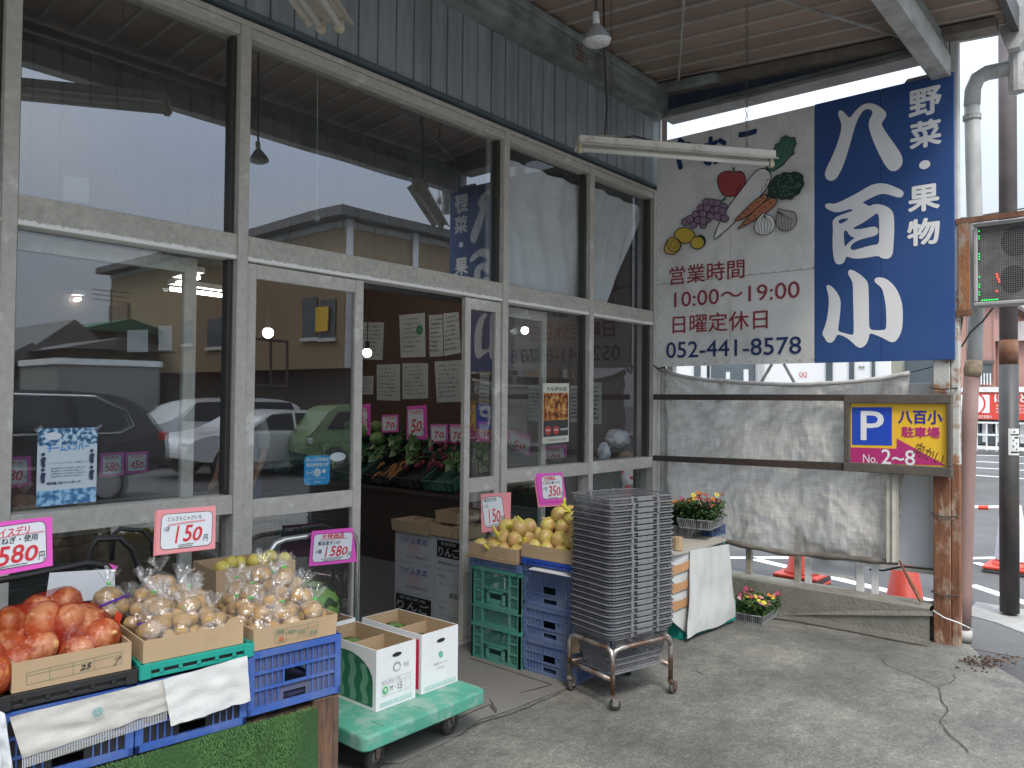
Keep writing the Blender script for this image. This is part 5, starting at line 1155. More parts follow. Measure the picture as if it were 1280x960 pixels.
for s_, x in (('品種', 345), ('規格', 359), ('等級', 372), ('数量', 386)): a, b = f2_.px(x, 792), f2_.px(x + 9, 786); f2_.text(s_, a[0], min(a[1], b[1]), b[0], max(a[1], b[1]) + .001, GI, 0)
a, b = f2_.px(347, 801), f2_.px(355, 795); f2_.text('2L', a[0], a[1], b[0], b[1] + .003, RI, .02)
k = 0; RB = random.Random(11)
for (u0, nm, grp, order, zb) in ((-.683, 'small clear bag of pale potatoes in the box on the teal tray', 'bagged potatoes in the middle box', (0, 1, 2), .715), (-.34, 'clear bag of potatoes in the box on the blue crate', 'bagged potatoes in the right box', (1, 2, 1), .685)):
    for lay, pos in enumerate(([(x, y) for x in (.07, .155, .24) for y in (.085, .17, .26, .35)], [(x, y) for x in (.10, .20) for y in (.12, .21, .31)], [(.14, .30)] if u0 < -.5 else [(.14, .26), (.22, .20)])):
        for (x, y) in pos:
            bag(3 if (k % 9 == 1 and u0 < -.5) else order[k % 3], u0 + x + RB.uniform(-.012, .012), y + RB.uniform(-.012, .012), zb + lay * (.042 if u0 < -.5 else .046) + y * .05 + RB.uniform(-.006, .006), nm, grp); k += 1
bag(3, -.70, .30, .79, 'clear potato bag with a green tie standing up beside the onions', 'bagged potatoes in the middle box')
# ---- watermelon sitting behind the potatoes
def watermelon(name, c, r, label, sq=(1.1, 1, .92), grp=None, cat='watermelon'):
    t = thing(name, label, cat, tuple(c), 0, grp); MB().ball((0, 0, 0), r, 28, 16, .02, 2, 1, sq).build('rind', WMEL, t, local=True, smooth=True)
    mb = MB()
    for s_ in range(9):
        a0 = s_ * 2 * math.pi / 9
        def fn(u, v):
            b = (u - .5) * 3.0; a = a0 + .09 * math.sin(u * 34 + s_) + (v - .5) * (.16 + .10 * math.sin(u * 21 + s_ * 2)); d = Vector((math.sin(b), math.cos(b) * math.cos(a), math.cos(b) * math.sin(a)))
            return Vector((d.x * sq[0], d.y * sq[1], d.z * sq[2])) * (r * 1.035)
        mb.grid(fn, 40, 2)
    mb.build('dark_stripe', mat('melon_stripe', (.012, .03, .012), .4), t, local=True, smooth=True); return t
watermelon('watermelon', ony(383, 762, 2.92), .135, 'big striped watermelon lying behind the bagged potatoes')
carton('brown cardboard box of small fruit behind the potatoes, against the window', Lc(-.22, .62, .58), TA, .34, .25, .24, CARD, CARDI)
for k in range(7):
    tag(MB().ball(Lc(-.18 + .045 * k, .66 + .02 * (k % 3), .82 + .01 * (k % 2)), .03, 10, 7).build('bagged_fruit', mat('pale_yellow_fruit', (.5, .42, .08), .5, 0, .2, 9), smooth=True), 'small yellow fruit in the box behind the potatoes', 'fruit', 'yellow fruit behind the potatoes')
crate('green crate behind the potato boxes, low against the window', Lc(-.95, .60, .45), TA, .5, .34, .2, GRN, 'mesh')
crate('black crate standing behind the onion box', Lc(-1.6, .60, .45), TA, .6, .34, .22, BLKP, 'fold')

# ================================================================ PRICE CARDS
def price_card(label, corners, Yp, border, lines, price, unit, extra, tilt=0, back=None, plane=None, pf=None, cat='price card'):
    """corners tl,tr,br,bl in the photo, lying in an upright plane"""
    o, n = plane or ((0, Yp, 0), (0, 1, 0)); o = Vector(o); P = [Vector(onp(x, y, o, n)) for x, y in corners]
    t = thing('price_card', label, cat, tuple((P[2] + P[3]) / 2)); u = (P[1] - P[0]).normalized(); vv = (P[0] - P[3]); nrm = u.cross(vv).normalized(); v = nrm.cross(u)
    if nrm.dot(Vector(EYE) - P[0]) < 0: nrm = -nrm
    q = [p - nrm * .002 for p in P]; MB().add([*P, *q], [(0, 1, 2, 3), (7, 6, 5, 4), (0, 4, 5, 1), (1, 5, 6, 2), (2, 6, 7, 3), (3, 7, 4, 0)]).build('card', border, t)
    if back:
        for b_, m_ in back: MB().add([p + u * b_[0] + v * b_[1] - nrm * (.004 + .003 * abs(b_[0]) * 100) for p in P] , [(0, 1, 2, 3)]).build('card', m_, t)
    W_ = ((P[1] - P[0]).length + (P[2] - P[3]).length) / 2; H_ = (P[0] - P[3]).length
    f = Fr(P[3], (P[2] - P[3]).normalized(), nrm.cross((P[2] - P[3]).normalized()), t, .0008, .0003)
    b = .10 * H_; f.rect('paper', b, b, W_ - b, H_ - b, PAPER, rc=.12 * H_)
    if 1:
        rr_ = .12 * H_; pts = []
        for cx, cy, a0 in ((W_ - b - rr_, H_ - b - rr_, 0), (b + rr_, H_ - b - rr_, 90), (b + rr_, b + rr_, 180), (W_ - b - rr_, b + rr_, 270)): pts += [(cx + rr_ * math.cos(R(a0 + t_ * 22.5)), cy + rr_ * math.sin(R(a0 + t_ * 22.5))) for t_ in range(5)]
        f.stroke('border_line', [pts + [pts[0]]], .008 * H_ + .0006, BLKI)
    for (s_, x0, y0, x1, y1, m_, bd) in lines: f.text(s_, x0 * W_, y0 * H_, x1 * W_, y1 * H_, m_, bd, shear=.1)
    x0, y0, x1, y1 = price[1:5]; n_ = len(price[0]); cw = (x1 - x0) / n_
    for i_, ch in enumerate(price[0]):
        g_ = .62 if ch == '1' else 1; last = .86 if i_ == n_ - 1 and ch == '0' else 1
        f.text(ch, (x0 + i_ * cw + (cw * .2 if ch == '1' else 0)) * W_, (y0 + .05 * (i_ % 2) * (y1 - y0) + (1 - last) * .1) * H_, (x0 + i_ * cw + cw * g_ * .98) * W_, (y0 + (y1 - y0) * last) * H_, price[5] if len(price) > 5 else REDI, .035, shear=.18)
    f.text('円', unit[0] * W_, unit[1] * H_, unit[2] * W_, unit[3] * H_, BLKI, .0, shear=.1)
    for (a_, b_, c_, d_, m_, w_) in extra: f.stroke('marker_line', [[(a_ * W_, b_ * H_), ((a_ + c_) / 2 * W_, (b_ + d_) / 2 * H_ + .01 * H_), (c_ * W_, d_ * H_)]], w_ * H_, m_)
    return t
price_card('pink bordered price card reading 580 yen above the onions at the left edge', [(-16, 654), (65, 646), (66, 707), (-16, 722)], 2.62, PINKP,
    [('ハイスデリ', .06, .70, .66, .86, REDI, .03), ('玉ねぎ・使用', .10, .55, .78, .68, BLKI, .02)], ('580', .14, .16, .78, .52), (.78, .16, .88, .32), [(.05, .69, .88, .70, REDI, .012), (.1, .13, .6, .145, BLKI, .014)])
price_card('salmon bordered price card reading 150 yen above the potato boxes', [(196, 638), (270, 632), (269, 685.5), (194, 694)], 2.62, SALM,
    [('どんきもじゃがいも', .17, .73, .74, .84, BLKI, .0), ('1袋', .12, .50, .21, .62, BLKI, .0)], ('150', .27, .22, .76, .62), (.78, .2, .86, .36), [(.18, .65, .8, .70, SALM, .03), (.36, .17, .62, .18, BLKI, .012), (.36, .13, .6, .14, BLKI, .012)], back=[((-.004, -.003), SALM)])
price_card('magenta bordered price card reading 1580 yen hung on the cart handle by the doorway', [(390, 664), (441, 659.5), (446, 702), (386, 708)], 3.27, PINKP,
    [('大特価品', .22, .74, .74, .90, REDI, .03), ('熊本産すいか', .16, .56, .66, .69, BLKI, .02), ('1個', .13, .34, .25, .46, BLKI, .02)], ('1580', .30, .22, .84, .53), (.84, .16, .92, .32), [(.2, .72, .82, .74, REDI, .012), (.24, .17, .75, .19, BLKI, .012), (.3, .13, .7, .14, BLKI, .012)])
VF = Vector((-.76, -.65, 0))
price_card('salmon bordered price card reading 150 yen stuck in the round onions by the doorway', [(601, 618), (637, 616), (636, 661), (602, 665)], 0, SALM,
    [('新玉まろやか', .22, .77, .66, .88, BLKI, .03), ('1山', .2, .62, .34, .73, BLKI, .0)], ('150', .28, .2, .74, .58), (.74, .2, .86, .36), [(.25, .14, .6, .15, BLKI, .01)], plane=((3.52, 3.02, 0), VF), back=[((.005, -.006), SALM), ((.009, .002), SALM)])
price_card('magenta bordered price card reading 350 yen standing behind the round onions', [(670, 592), (703, 590.5), (708, 626), (675, 628)], 0, PINKP,
    [('大特価品', .20, .76, .62, .88, REDI, .03), ('くまもと産トマト', .16, .60, .82, .71, BLKI, .03), ('1袋', .16, .40, .30, .52, BLKI, .0)], ('350', .34, .18, .80, .55), (.80, .15, .90, .32), [(.2, .74, .7, .75, REDI, .012), (.35, .13, .7, .13, BLKI, .014)], plane=((3.80, 2.75, 0), VF), back=[((-.006, -.02), PINKP), ((-.012, -.03), SALM)])
# handles and paper behind the onions
hh = thing('hand_truck_handle', 'black curved trolley handle with a white paper hung on it behind the onions', 'handle', tuple(ony(80, 760, 2.86)))
MB().tube([ony(x, y, 2.86) for x, y in ((-40, 732), (20, 722), (70, 712), (108, 704), (130, 707), (142, 722), (146, 745), (147, 775))], .011, 8).build('tube', BLKP, hh, smooth=True)
pp = MB(); q = [ony(x, y, 2.84) for x, y in ((62, 716), (143, 711), (144, 733), (140, 744), (118, 750), (56, 756))]; pp.add(q, [(0, 1, 2, 3, 4, 5)]); pp.build('paper', PAPER, hh)
MB().add([ony(x, y, 2.83) for x, y in ((136, 704), (147, 708), (143, 714))], [(0, 1, 2)]).build('pink_tag', PINKP, hh)
h2 = thing('trolley_handle', 'second black trolley handle standing against the window behind the potatoes', 'handle', tuple(ony(140, 760, 3.1)))
MB().tube([ony(x, y, 3.1) for x, y in ((114, 740), (112, 690), (120, 674), (150, 673), (166, 688), (174, 712), (176, 760))], .012, 8).build('tube', BLKP, h2, smooth=True)
MB().tube([ony(x, y, 3.22) for x, y in ((140, 700), (142, 668), (150, 661), (178, 663), (190, 676), (193, 730))], .009, 8).build('tube', BLKP, h2, smooth=True)

# ================================================================ PLATFORM CART AND WATERMELON BOXES
GPL = mat('worn_green_deck', (.065, .27, .19), .6, 0, .18, 5, .15, 30, (.20, .33, .27), .95, 8, dlo=.48, dhi=.60)
pc = thing('platform_cart', 'worn green platform cart with black wheels and a steel loop handle', 'cart', (2.3, 2.75, 0))
mb = MB(); pr = []
for cx, cy, a0 in ((2.615, 3.285, 0), (1.985, 3.285, 90), (1.985, 2.435, 180), (2.615, 2.435, 270)): pr += [(cx + .035 * math.cos(R(a0 + t_ * 18)), cy + .035 * math.sin(R(a0 + t_ * 18))) for t_ in range(6)]
n_ = len(pr); lv = [(.985, .135), (1, .142), (1, .188), (.993, .196), (.98, .199)]; cxy = (2.3, 2.86)
vs = [(cxy[0] + (x - cxy[0]) * s_, cxy[1] + (y - cxy[1]) * s_, z) for s_, z in lv for x, y in pr]
mb.add(vs, [(i * n_ + k, i * n_ + (k + 1) % n_, (i + 1) * n_ + (k + 1) % n_, (i + 1) * n_ + k) for i in range(4) for k in range(n_)] + [tuple(range(4 * n_, 5 * n_)), tuple(range(n_))[::-1]])
mb.build('deck', GPL, pc)
MB().box(2.0, 2.6, 2.46, 3.27, .118, .134).build('underframe', mat('deck_under', (.05, .2, .14), .6), pc)
mb = MB()
for k in range(3): mb.box(2.07 + k * .22, 2.11 + k * .22, 2.425, 2.5, .1985, .2015, c=.001)
mb.build('grip_bar', GPL, pc)
def wheel(x, y, r, w, par, ang=0):
    t = MB(); Mx = Matrix.Translation((x, y, r)) @ Matrix.Rotation(ang, 4, 'Z') @ Matrix.Rotation(R(90), 4, 'X')
    t.lathe([(r * .55, -w / 2), (r * .92, -w / 2), (r, -w * .3), (r, w * .3), (r * .92, w / 2), (r * .55, w / 2)], (0, 0, 0), 22, Mx)
    o = t.build('wheel', mat('rubber_tyre', (.035, .033, .03), .7, 0, .2, 20, dirt=(.12, .11, .1), dirt_amt=.5), par, smooth=True)
    MB().lathe([(0, -w * .42), (r * .55, -w * .4), (r * .55, w * .4), (0, w * .42)], (0, 0, 0), 16, Mx).build('hub', mat('wheel_hub', (.22, .22, .21), .5, .4), o, smooth=True)
    mb = MB(); M2 = Matrix.Translation((x, y, 0)) @ Matrix.Rotation(ang, 4, 'Z')
    for sg in (-1, 1): mb.box(-.012, .016, sg * (w / 2 + .003), sg * (w / 2 + .006), r * .9, r * 2.05, M=M2)
    mb.box(-.02, .02, -w / 2 - .006, w / 2 + .006, r * 2.05, r * 2.05 + .006, M=M2); mb.tube([M2 @ Vector((0, -w / 2 - .01, r)), M2 @ Vector((0, w / 2 + .01, r))], .006, 6); mb.build('fork', STEEL, par)
for x, y in ((2.53, 2.52), (2.53, 3.2), (2.08, 2.50), (2.08, 3.2)): wheel(x, y, .056, .03, pc, R(12))
hy = 3.30; hz = ony(400, 668, hy)[2]; hx0 = ony(335, 700, hy)[0]; hx1 = ony(446, 700, hy)[0]
MB().tube([(hx0, hy, .17), (hx0, hy, .6), (hx0, hy, hz - .09), (hx0 + .012, hy, hz - .045), (hx0 + .04, hy, hz - .012), (hx0 + .09, hy, hz), (hx1 - .09, hy, hz), (hx1 - .04, hy, hz - .012), (hx1 - .012, hy, hz - .045), (hx1, hy, hz - .09), (hx1, hy, .6), (hx1, hy, .17)], .0135, 12).build('handle', mat('chrome_tube', (.62, .62, .60), .22, .85, .06, 20), pc, smooth=True)
wa = carton('open white watermelon box with a striped green melon printed on its side, nearest the viewer', (2.138, 2.562, .2), 0, .222, .42, .255, CARDW, CARDI, divider=True)
wb_ = carton('open white watermelon box with a small green leaf mark, right of the striped one', (2.398, 2.566, .2), 0, .23, .42, .262, CARDW, CARDI, divider=True)
wc_ = carton('open white box at the back of the cart behind the striped box', (2.10, 3.0, .2), 0, .27, .30, .265, CARDW, CARDI)
for c, l in (((2.25, 2.68, .30), 'watermelon inside the front half of the striped box'), ((2.25, 2.88, .33), 'watermelon inside the back half of the striped box'), ((2.51, 2.68, .33), 'watermelon inside the front half of the leaf marked box'), ((2.51, 2.88, .345), 'watermelon inside the back half of the leaf marked box'), ((2.23, 3.15, .35), 'watermelon inside the rear box on the cart')):
    watermelon('watermelon', c, .094, l, (1, 1, .95), 'watermelons packed in boxes')
fl_ = face(wa, (0, .42, 0), (0, -1, 0), (0, 0, 1)); DG = mat('melon_print_dark', (.015, .115, .06), .6); LG = mat('melon_print_light', (.11, .25, .165), .6)
pts = [(.035, .015), (.40, .015)] + [(.40, .10)] + [(.2175 + .1825 * math.cos(R(a)), .12 + .10 * math.sin(R(a))) for a in range(0, 181, 15)] + [(.035, .10)]
mp_ = fl_.put('melon_print', [pts], DG)
for k in range(4):
    x = .10 + k * .082; w_ = .040; top = .12 + .095 * math.sqrt(max(0, 1 - ((x - .2175) / .1825) ** 2)) - .003
    n_ = 20; L_ = [(x - w_ / 2 + .008 * math.sin(i / n_ * 12), .018 + (top - .018) * i / n_) for i in range(n_ + 1)]; fl_.put('light_stripe', [L_ + [(a + w_, b) for a, b in L_[::-1]]], LG, sub=mp_)
ff = face(wa, (0, 0, 0), (1, 0, 0), (0, 0, 1)); TI = mat('teal_ink', (.16, .36, .31), .7); GRI = mat('grey_ink', (.30, .31, .31), .7)
ff.put('handle_hole', [ell(.112, .215, .026, .009, 20)], BLACK); ff.rect('teal_band', .02, .012, .20, .030, mat('teal_pale', (.36, .52, .48), .7))
ff.text('とっても甘い熊本すいか', .022, .015, .198, .027, CARDW, .0)
ff.put('emblem', [ell(.112, .165, .022, .02)], GRI); ff.put('emblem', [ell(.112, .161, .015, .013)], CARDW)
ff.text('品名 等級 入数', .03, .108, .13, .118, GRI, 0); ff.text('M・2玉', .075, .068, .145, .095, mat('dark_grey_ink', (.12, .14, .14), .7), .0)
ff.stroke('print_line', [[(.03, .104), (.19, .104)], [(.03, .122), (.19, .122)], [(.03, .056), (.19, .056)], [(.03, .056), (.03, .122)], [(.066, .056), (.066, .122)], [(.135, .056), (.135, .122)], [(.16, .056), (.16, .122)], [(.19, .056), (.19, .122)]], .0012, GRI)
ff.put('green_badge', [ell(.048, .080, .014, .016)], mat('badge_green', (.03, .36, .10), .6)); ff.text('秀', .040, .071, .056, .089, CARDW, .02); ff.text('熊本県産', .148, .155, .178, .175, GRI, .0)
fg = face(wb_, (0, 0, 0), (1, 0, 0), (0, 0, 1)); fg.put('handle_hole', [ell(.118, .215, .026, .009, 20)], BLACK)
fg.put('leaf_mark', [ell(.118, .152, .013, .016, 14, .5)], mat('leaf_mark', (.10, .36, .26), .6)); fg.stroke('leaf_vein', [[(.108, .142), (.128, .163)]], .0015, CARDW)
fg.text('青葉すいか', .075, .108, .160, .120, GRI, .0); fg.text('熊本県産', .095, .090, .140, .098, GRI, .0); fg.rect('teal_band', .02, .012, .215, .028, mat('teal_pale', (.36, .52, .48), .7)); fg.text('新鮮おいしいすいか', .025, .014, .21, .026, CARDW, 0)
fh = face(wb_, (0, .42, 0), (0, -1, 0), (0, 0, 1)); fh.rect('red_band', .36, .02, .405, .24, mat('box_red', (.55, .02, .06), .6))

# ================================================================ CRATES AND ROUND ONIONS BY THE DOOR
QA = R(-90)
for z, h, l in ((0, .21, 'lowest green crate of the stack beside the door'), (.212, .098, 'shallow green crate in the middle of its stack beside the door'), (.312, .228, 'tall green crate near the top of its stack beside the door')):
    crate(l, (3.38, 3.19, z), QA, .372, .40, h, GRN, 'mesh', 'green crates by the door')
for z, l in ((0, 'lowest blue crate of the stack left of the shopping baskets'), (.187, 'second blue crate up, left of the shopping baskets'), (.374, 'third blue crate up, left of the shopping baskets')):
    crate(l, (3.405, 2.814, z), QA, .362, .40, .185, BLU2, 'fold', 'blue crates by the baskets', m2=BLU2)
crate('flat dusty blue tray lying on the green crates', (3.37, 3.195, .542), QA, .385, .40, .045, BLU2, 'tray', name='plastic_tray', cat='tray')
crate('flat dusty blue tray lying on the blue crate stack', (3.39, 2.808, .561), QA, .362, .40, .04, BLU2, 'tray', name='plastic_tray', cat='tray')
crate('bright blue plastic tray under the right hand box of round onions', (3.37, 2.80, .603), QA, .40, .38, .036, BLUV, 'tray', name='plastic_tray', cat='tray')
tag(MB().box(3.35, 3.72, 2.83, 3.22, .590, .597).build('flat_cardboard', CARDI), 'flattened brown cardboard under the left box of round onions', 'cardboard')
tag(MB().box(3.335, 3.6, 2.40, 2.72, .585, .591).build('flat_cardboard', CARDW), 'thin pale cardboard sheet poking out under the bright blue tray', 'cardboard')
c1 = carton('brown cardboard box of round onions with pencilled marks, left of the pair', (3.36, 3.205, .60), QA, .375, .36, .072, CARD, CARDI)
c2 = carton('brown cardboard box of round onions on the bright blue tray, right of the pair', (3.37, 2.805, .641), QA, .395, .36, .072, CARD, CARDI)
tag(MB().grid(lambda u, v: Vector(onx(714 + u * 9, 795 + v * 22, 3.38)) + Vector((.01 * u, 0, 0)), 2, 2).build('torn_cardboard', CARD), 'scrap of brown cardboard between the blue crates and the baskets', 'cardboard')
fk = face(c1, (0, 0, 0), (1, 0, 0), (0, 0, 1)); PN = mat('pencil', (.12, .09, .07), .8); fk.stroke('pencil_mark', [[(.10, .055), (.10, .02)], [(.10, .055), (.15, .057)], [(.15, .057), (.15, .03)], [(.115, .045), (.14, .046)], [(.21, .02), (.22, .05), (.23, .02)], ell(.29, .035, .02, .016, 14), [(.25, .03), (.27, .05)]], .0016, PN)
oprot = []
def sprout(n, k):
    t = thing('onion', 'x', 'onion', (0, 0, 0)); mb = MB(); onion(mb, (0, 0, 0), .050, k * 3 + 1, Vector((0, 0, 1))); mb.build('bulb', ONW, t, local=True, smooth=True)
    if n:
        mb = MB(); a = k * 1.3; mb.tube([(0, 0, .036), (.006 * math.cos(a), .006 * math.sin(a), .052), (.018 * math.cos(a), .018 * math.sin(a), .072), (.04 * math.cos(a), .04 * math.sin(a), .094)], [.015, .013, .010, .006], 7)
        if k % 2: mb.tube([(0, 0, .04), (-.012, .01, .065), (-.03, .02, .075)], [.008, .006, .003], 6)
        mb.build('sprout', SPR, t, local=True, smooth=True)
    else: MB().ball((0, 0, -.034), .008, 8, 5).build('root_plate', ONID, t, local=True)
    return t
for k in range(4): oprot.append(sprout(k < 2, k))
uo = set(); RO = random.Random(21); cnt = 0
def put_onion(i, p, rot, l, g):
    if i not in uo: uo.add(i); o = oprot[i]; o.location = p; o.rotation_euler = rot; o['label'] = l; o['group'] = g; return
    dup(oprot[i], p, 0, l, g, rot=rot)
for (X0, Y0, W_, z0, l, g) in ((3.36, 3.205, .375, .645, 'round yellow green onion heaped in the left brown box by the door', 'onions in the left box'), (3.37, 2.805, .395, .685, 'round yellow green onion heaped in the right brown box by the baskets', 'onions in the right box')):
    for lay in range(4):
        ny = [4, 3, 3, 2][lay]; nx = [3, 3, 2, 2][lay]
        if lay == 3 and Y0 > 3: continue
        for i in range(ny):
            for j in range(nx):
                y = Y0 - .052 - (i + .5 * (4 - ny)) * .094 - RO.uniform(-.006, .006); x = X0 + .06 + (j + .34 * lay) * .096 + RO.uniform(-.008, .008)
                z = z0 + lay * .062 + RO.uniform(-.004, .004)
                cnt += 1; s_ = 0 if cnt % 4 == 0 else (1 if cnt % 5 == 2 else (2 + cnt % 2)); rot = (RO.uniform(-1.5, 1.5), RO.uniform(-1.7, -.3) if s_ < 2 else RO.uniform(0, 3), RO.uniform(-.8, .8))
                if lay and Y0 > 3 and i == 0: continue
                put_onion(s_, (x, y, z), rot, l, g)
t = thing('onion_bag', 'orange net bag of onions behind the round onions, beside the basket stack', 'onions', (3.8, 2.52, .84)); pts = []
for c in ((3.70, 2.50, .84), (3.78, 2.44, .83), (3.77, 2.53, .88), (3.70, 2.42, .82)):
    mb = MB(); onion(mb, c, .045, c[0] * 9); mb.build('onion', ONI, t, smooth=True)
    for a in range(10):
        for b in range(-2, 3): pts.append(WM[t.name].inverted() @ (Vector(c) + Vector((math.cos(a * .628) * math.cos(b * .6), math.sin(a * .628) * math.cos(b * .6), math.sin(b * .6))) * .05))
hull('net', pts, NET, t)

# ================================================================ SHOPPING BASKETS ON THEIR TROLLEY
BKM = mat('grey_basket_plastic', (.15, .152, .16), .32, 0, .12, 20, .1, 60, (.25, .25, .25), .55, 5)
BKW, BKD, BKH = .46, .325, .215
def ring(mb, hw, hd, z0, z1, out, th=.004, rc=.04, n=5):
    def loop(o): 
        q = []
        for sx, sy, a0 in ((1, 1, 0), (-1, 1, 90), (-1, -1, 180), (1, -1, 270)): q += [(sx * (hw - rc) + (rc + o) * math.cos(R(a0 + k * 90 / n)), sy * (hd - rc) + (rc + o) * math.sin(R(a0 + k * 90 / n))) for k in range(n + 1)]
        return q
    A, B = loop(0), loop(out); N = len(A); vs = [(*p, z1) for p in A] + [(*p, z1) for p in B] + [(*p, z0) for p in B] + [(*p, z0) for p in A]
    mb.add(vs, [(a * N + k, a * N + (k + 1) % N, ((a + 1) % 4) * N + (k + 1) % N, ((a + 1) % 4) * N + k) for a in range(4) for k in range(N)])
def basket_proto():
    t = thing('shopping_basket', 'x', 'shopping basket', (0, 0, 0)); hw, hd = BKW / 2, BKD / 2
    mb = MB(); ring(mb, hw - .006, hd - .006, BKH - .006, BKH, .013); ring(mb, hw - .008, hd - .008, BKH - .021, BKH - .017, .007); mb.build('rim', BKM, t, local=True, smooth=False)
    mb = MB()
    def side(n, f, ztop, zbot):
        for k in range(n + 1):
            s_ = k / n * 2 - 1; a = f(s_, ztop); b = f(s_, zbot); mb.tube([a, b], .0021, 4, caps=False)
    tap = lambda z: .76 + .24 * z / BKH
    fx = lambda sg: (lambda s_, z: Vector((s_ * (hw - .03) * tap(z), sg * (hd - .012) * tap(z), z))); fy = lambda sg: (lambda s_, z: Vector((sg * (hw - .012) * tap(z), s_ * (hd - .03) * tap(z), z)))
    for sg in (-1, 1): side(26, fx(sg), BKH - .006, .075); side(18, fy(sg), BKH - .006, .075)
    mb.build('side_bars', BKM, t, local=True)
    mb = MB()
    for z in (.073, .045, .012, BKH - .035): 
        s_ = tap(z); ring(mb, (hw - .01) * s_, (hd - .01) * s_, z - .003, z + .003, .004)
    mb.build('bands', BKM, t, local=True)
    mb = MB()
    for f, n in ((fx(-1), 20), (fx(1), 20), (fy(-1), 14), (fy(1), 14)):
        for k in range(n):
            a, b = k / n * 2 - 1, (k + 1) / n * 2 - 1; mb.tube([f(a, .012), f(b, .073)], .002, 4, caps=False); mb.tube([f(b, .012), f(a, .073)], .002, 4, caps=False)
    mb.box(-hw * .8, hw * .8, -hd * .8, hd * .8, .0, .006); mb.build('lattice', BKM, t, local=True)
    for sg in (-1, 1):
        MB().box(-.055, .055, sg * (hd + .001), sg * (hd + .008), BKH - .022, BKH + .001, c=.002).build('handle_grip', BKM, t, local=True)
        for x in (-.09, .09): MB().box(x - .008, x + .008, sg * (hd - .001), sg * (hd + .01), BKH - .03, BKH + .006, c=.002).build('handle_lug', BKM, t, local=True)
    return t
bp_ = basket_proto()
nest = thing('shopping_basket', 'x', 'shopping basket', (0, 0, 0)); _ms = {}
for ch in list(bp_.children):
    if ch.name.startswith(('rim', 'handle')): c = ch.copy(); COL.objects.link(c); c.parent = nest
_mb = MB(); _hw, _hd = BKW / 2, BKD / 2
for sg in (-1, 1):
    for k in range(27):
        s_ = k / 26 * 2 - 1; f_n = lambda z: Vector((s_ * (_hw - .03) * (.76 + .24 * z / BKH), sg * (_hd - .012) * (.76 + .24 * z / BKH), z)); _mb.tube([f_n(BKH - .006), f_n(.15)], .0021, 4, caps=False)
    for k in range(19):
        s_ = k / 18 * 2 - 1; f_n = lambda z: Vector((sg * (_hw - .012) * (.76 + .24 * z / BKH), s_ * (_hd - .03) * (.76 + .24 * z / BKH), z)); _mb.tube([f_n(BKH - .006), f_n(.15)], .0021, 4, caps=False)
_mb.build('side_bars', BKM, nest, local=True); _mb = MB(); _s = .76 + .24 * .155 / BKH; ring(_mb, (_hw - .01) * _s, (_hd - .01) * _s, .150, .158, .004); _mb.build('bands', BKM, nest, local=True)
nused = False
BKO = Vector((3.50, 2.225, .15)); BKR = R(-14); NB = 24; pitch = (1.035 - .155 - BKH) / (NB - 1)
RBK = random.Random(2)
for k in range(NB):
    loc = BKO + Vector((RBK.uniform(-.003, .003), RBK.uniform(-.003, .003), k * pitch if k == 0 else k * pitch)); l = ('grey shopping basket, %s from the top of the tall nested stack' % ('x x second third fourth fifth sixth seventh eighth ninth tenth eleventh twelfth thirteenth fourteenth fifteenth sixteenth seventeenth eighteenth nineteenth twentieth twenty-first twenty-second twenty-third twenty-fourth'.split()[NB - k]) if NB - k > 2 else 'grey shopping basket just below the topmost of the tall stack') if 0 < k < NB - 1 else ('lowest grey shopping basket, its whole lattice side showing in the trolley' if k == 0 else 'topmost grey shopping basket of the stack')
    if k == 0: bp_.location = loc; bp_.rotation_euler = (0, 0, BKR); bp_['label'] = l; bp_['group'] = 'stacked shopping baskets'
    elif not nused: nused = True; nest.location = loc; nest.rotation_euler = (0, 0, BKR); nest['label'] = l; nest['group'] = 'stacked shopping baskets'
    else: dup(bp_ if k == NB - 1 else nest, loc, BKR + RBK.uniform(-.012, .012), l, 'stacked shopping baskets')
bt = thing('basket_trolley', 'bent steel tube trolley on small castors under the stack of baskets', 'trolley', (3.485, 2.226, 0), BKR)
hw, hd = .203, .165
def leg(pts, nm='frame_tube'): MB().tube(pts, .0125, 10).build(nm, STEEL, bt, local=True, smooth=True)
zt_ = .295
for sx in (-1,):
    leg([(sx * hw, -hd, .075), (sx * hw, -hd, zt_ - .04), (sx * hw, -hd + .012, zt_ - .012), (sx * hw, -hd + .04, zt_), (sx * hw, hd - .04, zt_), (sx * hw, hd - .012, zt_ - .012), (sx * hw, hd, zt_ - .04), (sx * hw, hd, .075)])
leg([(hw, hd, .075), (hw, hd, zt_ - .04), (hw - .0, hd - .012, zt_ - .012), (hw, hd - .04, zt_), (hw, -hd + .04, zt_), (hw, -hd + .012, zt_ - .012), (hw, -hd, zt_ - .04), (hw, -hd, .075)])
leg([(-hw, -hd, zt_ - .045), (-hw + .015, -hd, zt_ - .008), (-hw + .05, -hd, zt_), (hw - .05, -hd, zt_), (hw - .015, -hd, zt_ - .008), (hw, -hd, zt_ - .045)]); leg([(-hw, hd, .15), (hw, hd, .15)]); leg([(-hw, -hd, .15), (hw, -hd, .15)]) if False else None
leg([(-hw + .0, -hd, .148), (-hw, hd, .148)]); leg([(hw, -hd, .148), (hw, hd, .148)])
for sx in (-1, 1):
    for sy in (-1, 1):
        x, y = sx * hw, sy * hd
        q = WM[bt.name] @ Vector((x, y, 0)); wheel(q.x + .01, q.y - .008, .029, .018, bt, R(25 * sx + 30 * sy))
        MB().tube([(x, y, .06), (x, y, .078)], .014, 8).build('castor_stem', STEEL, bt, local=True)

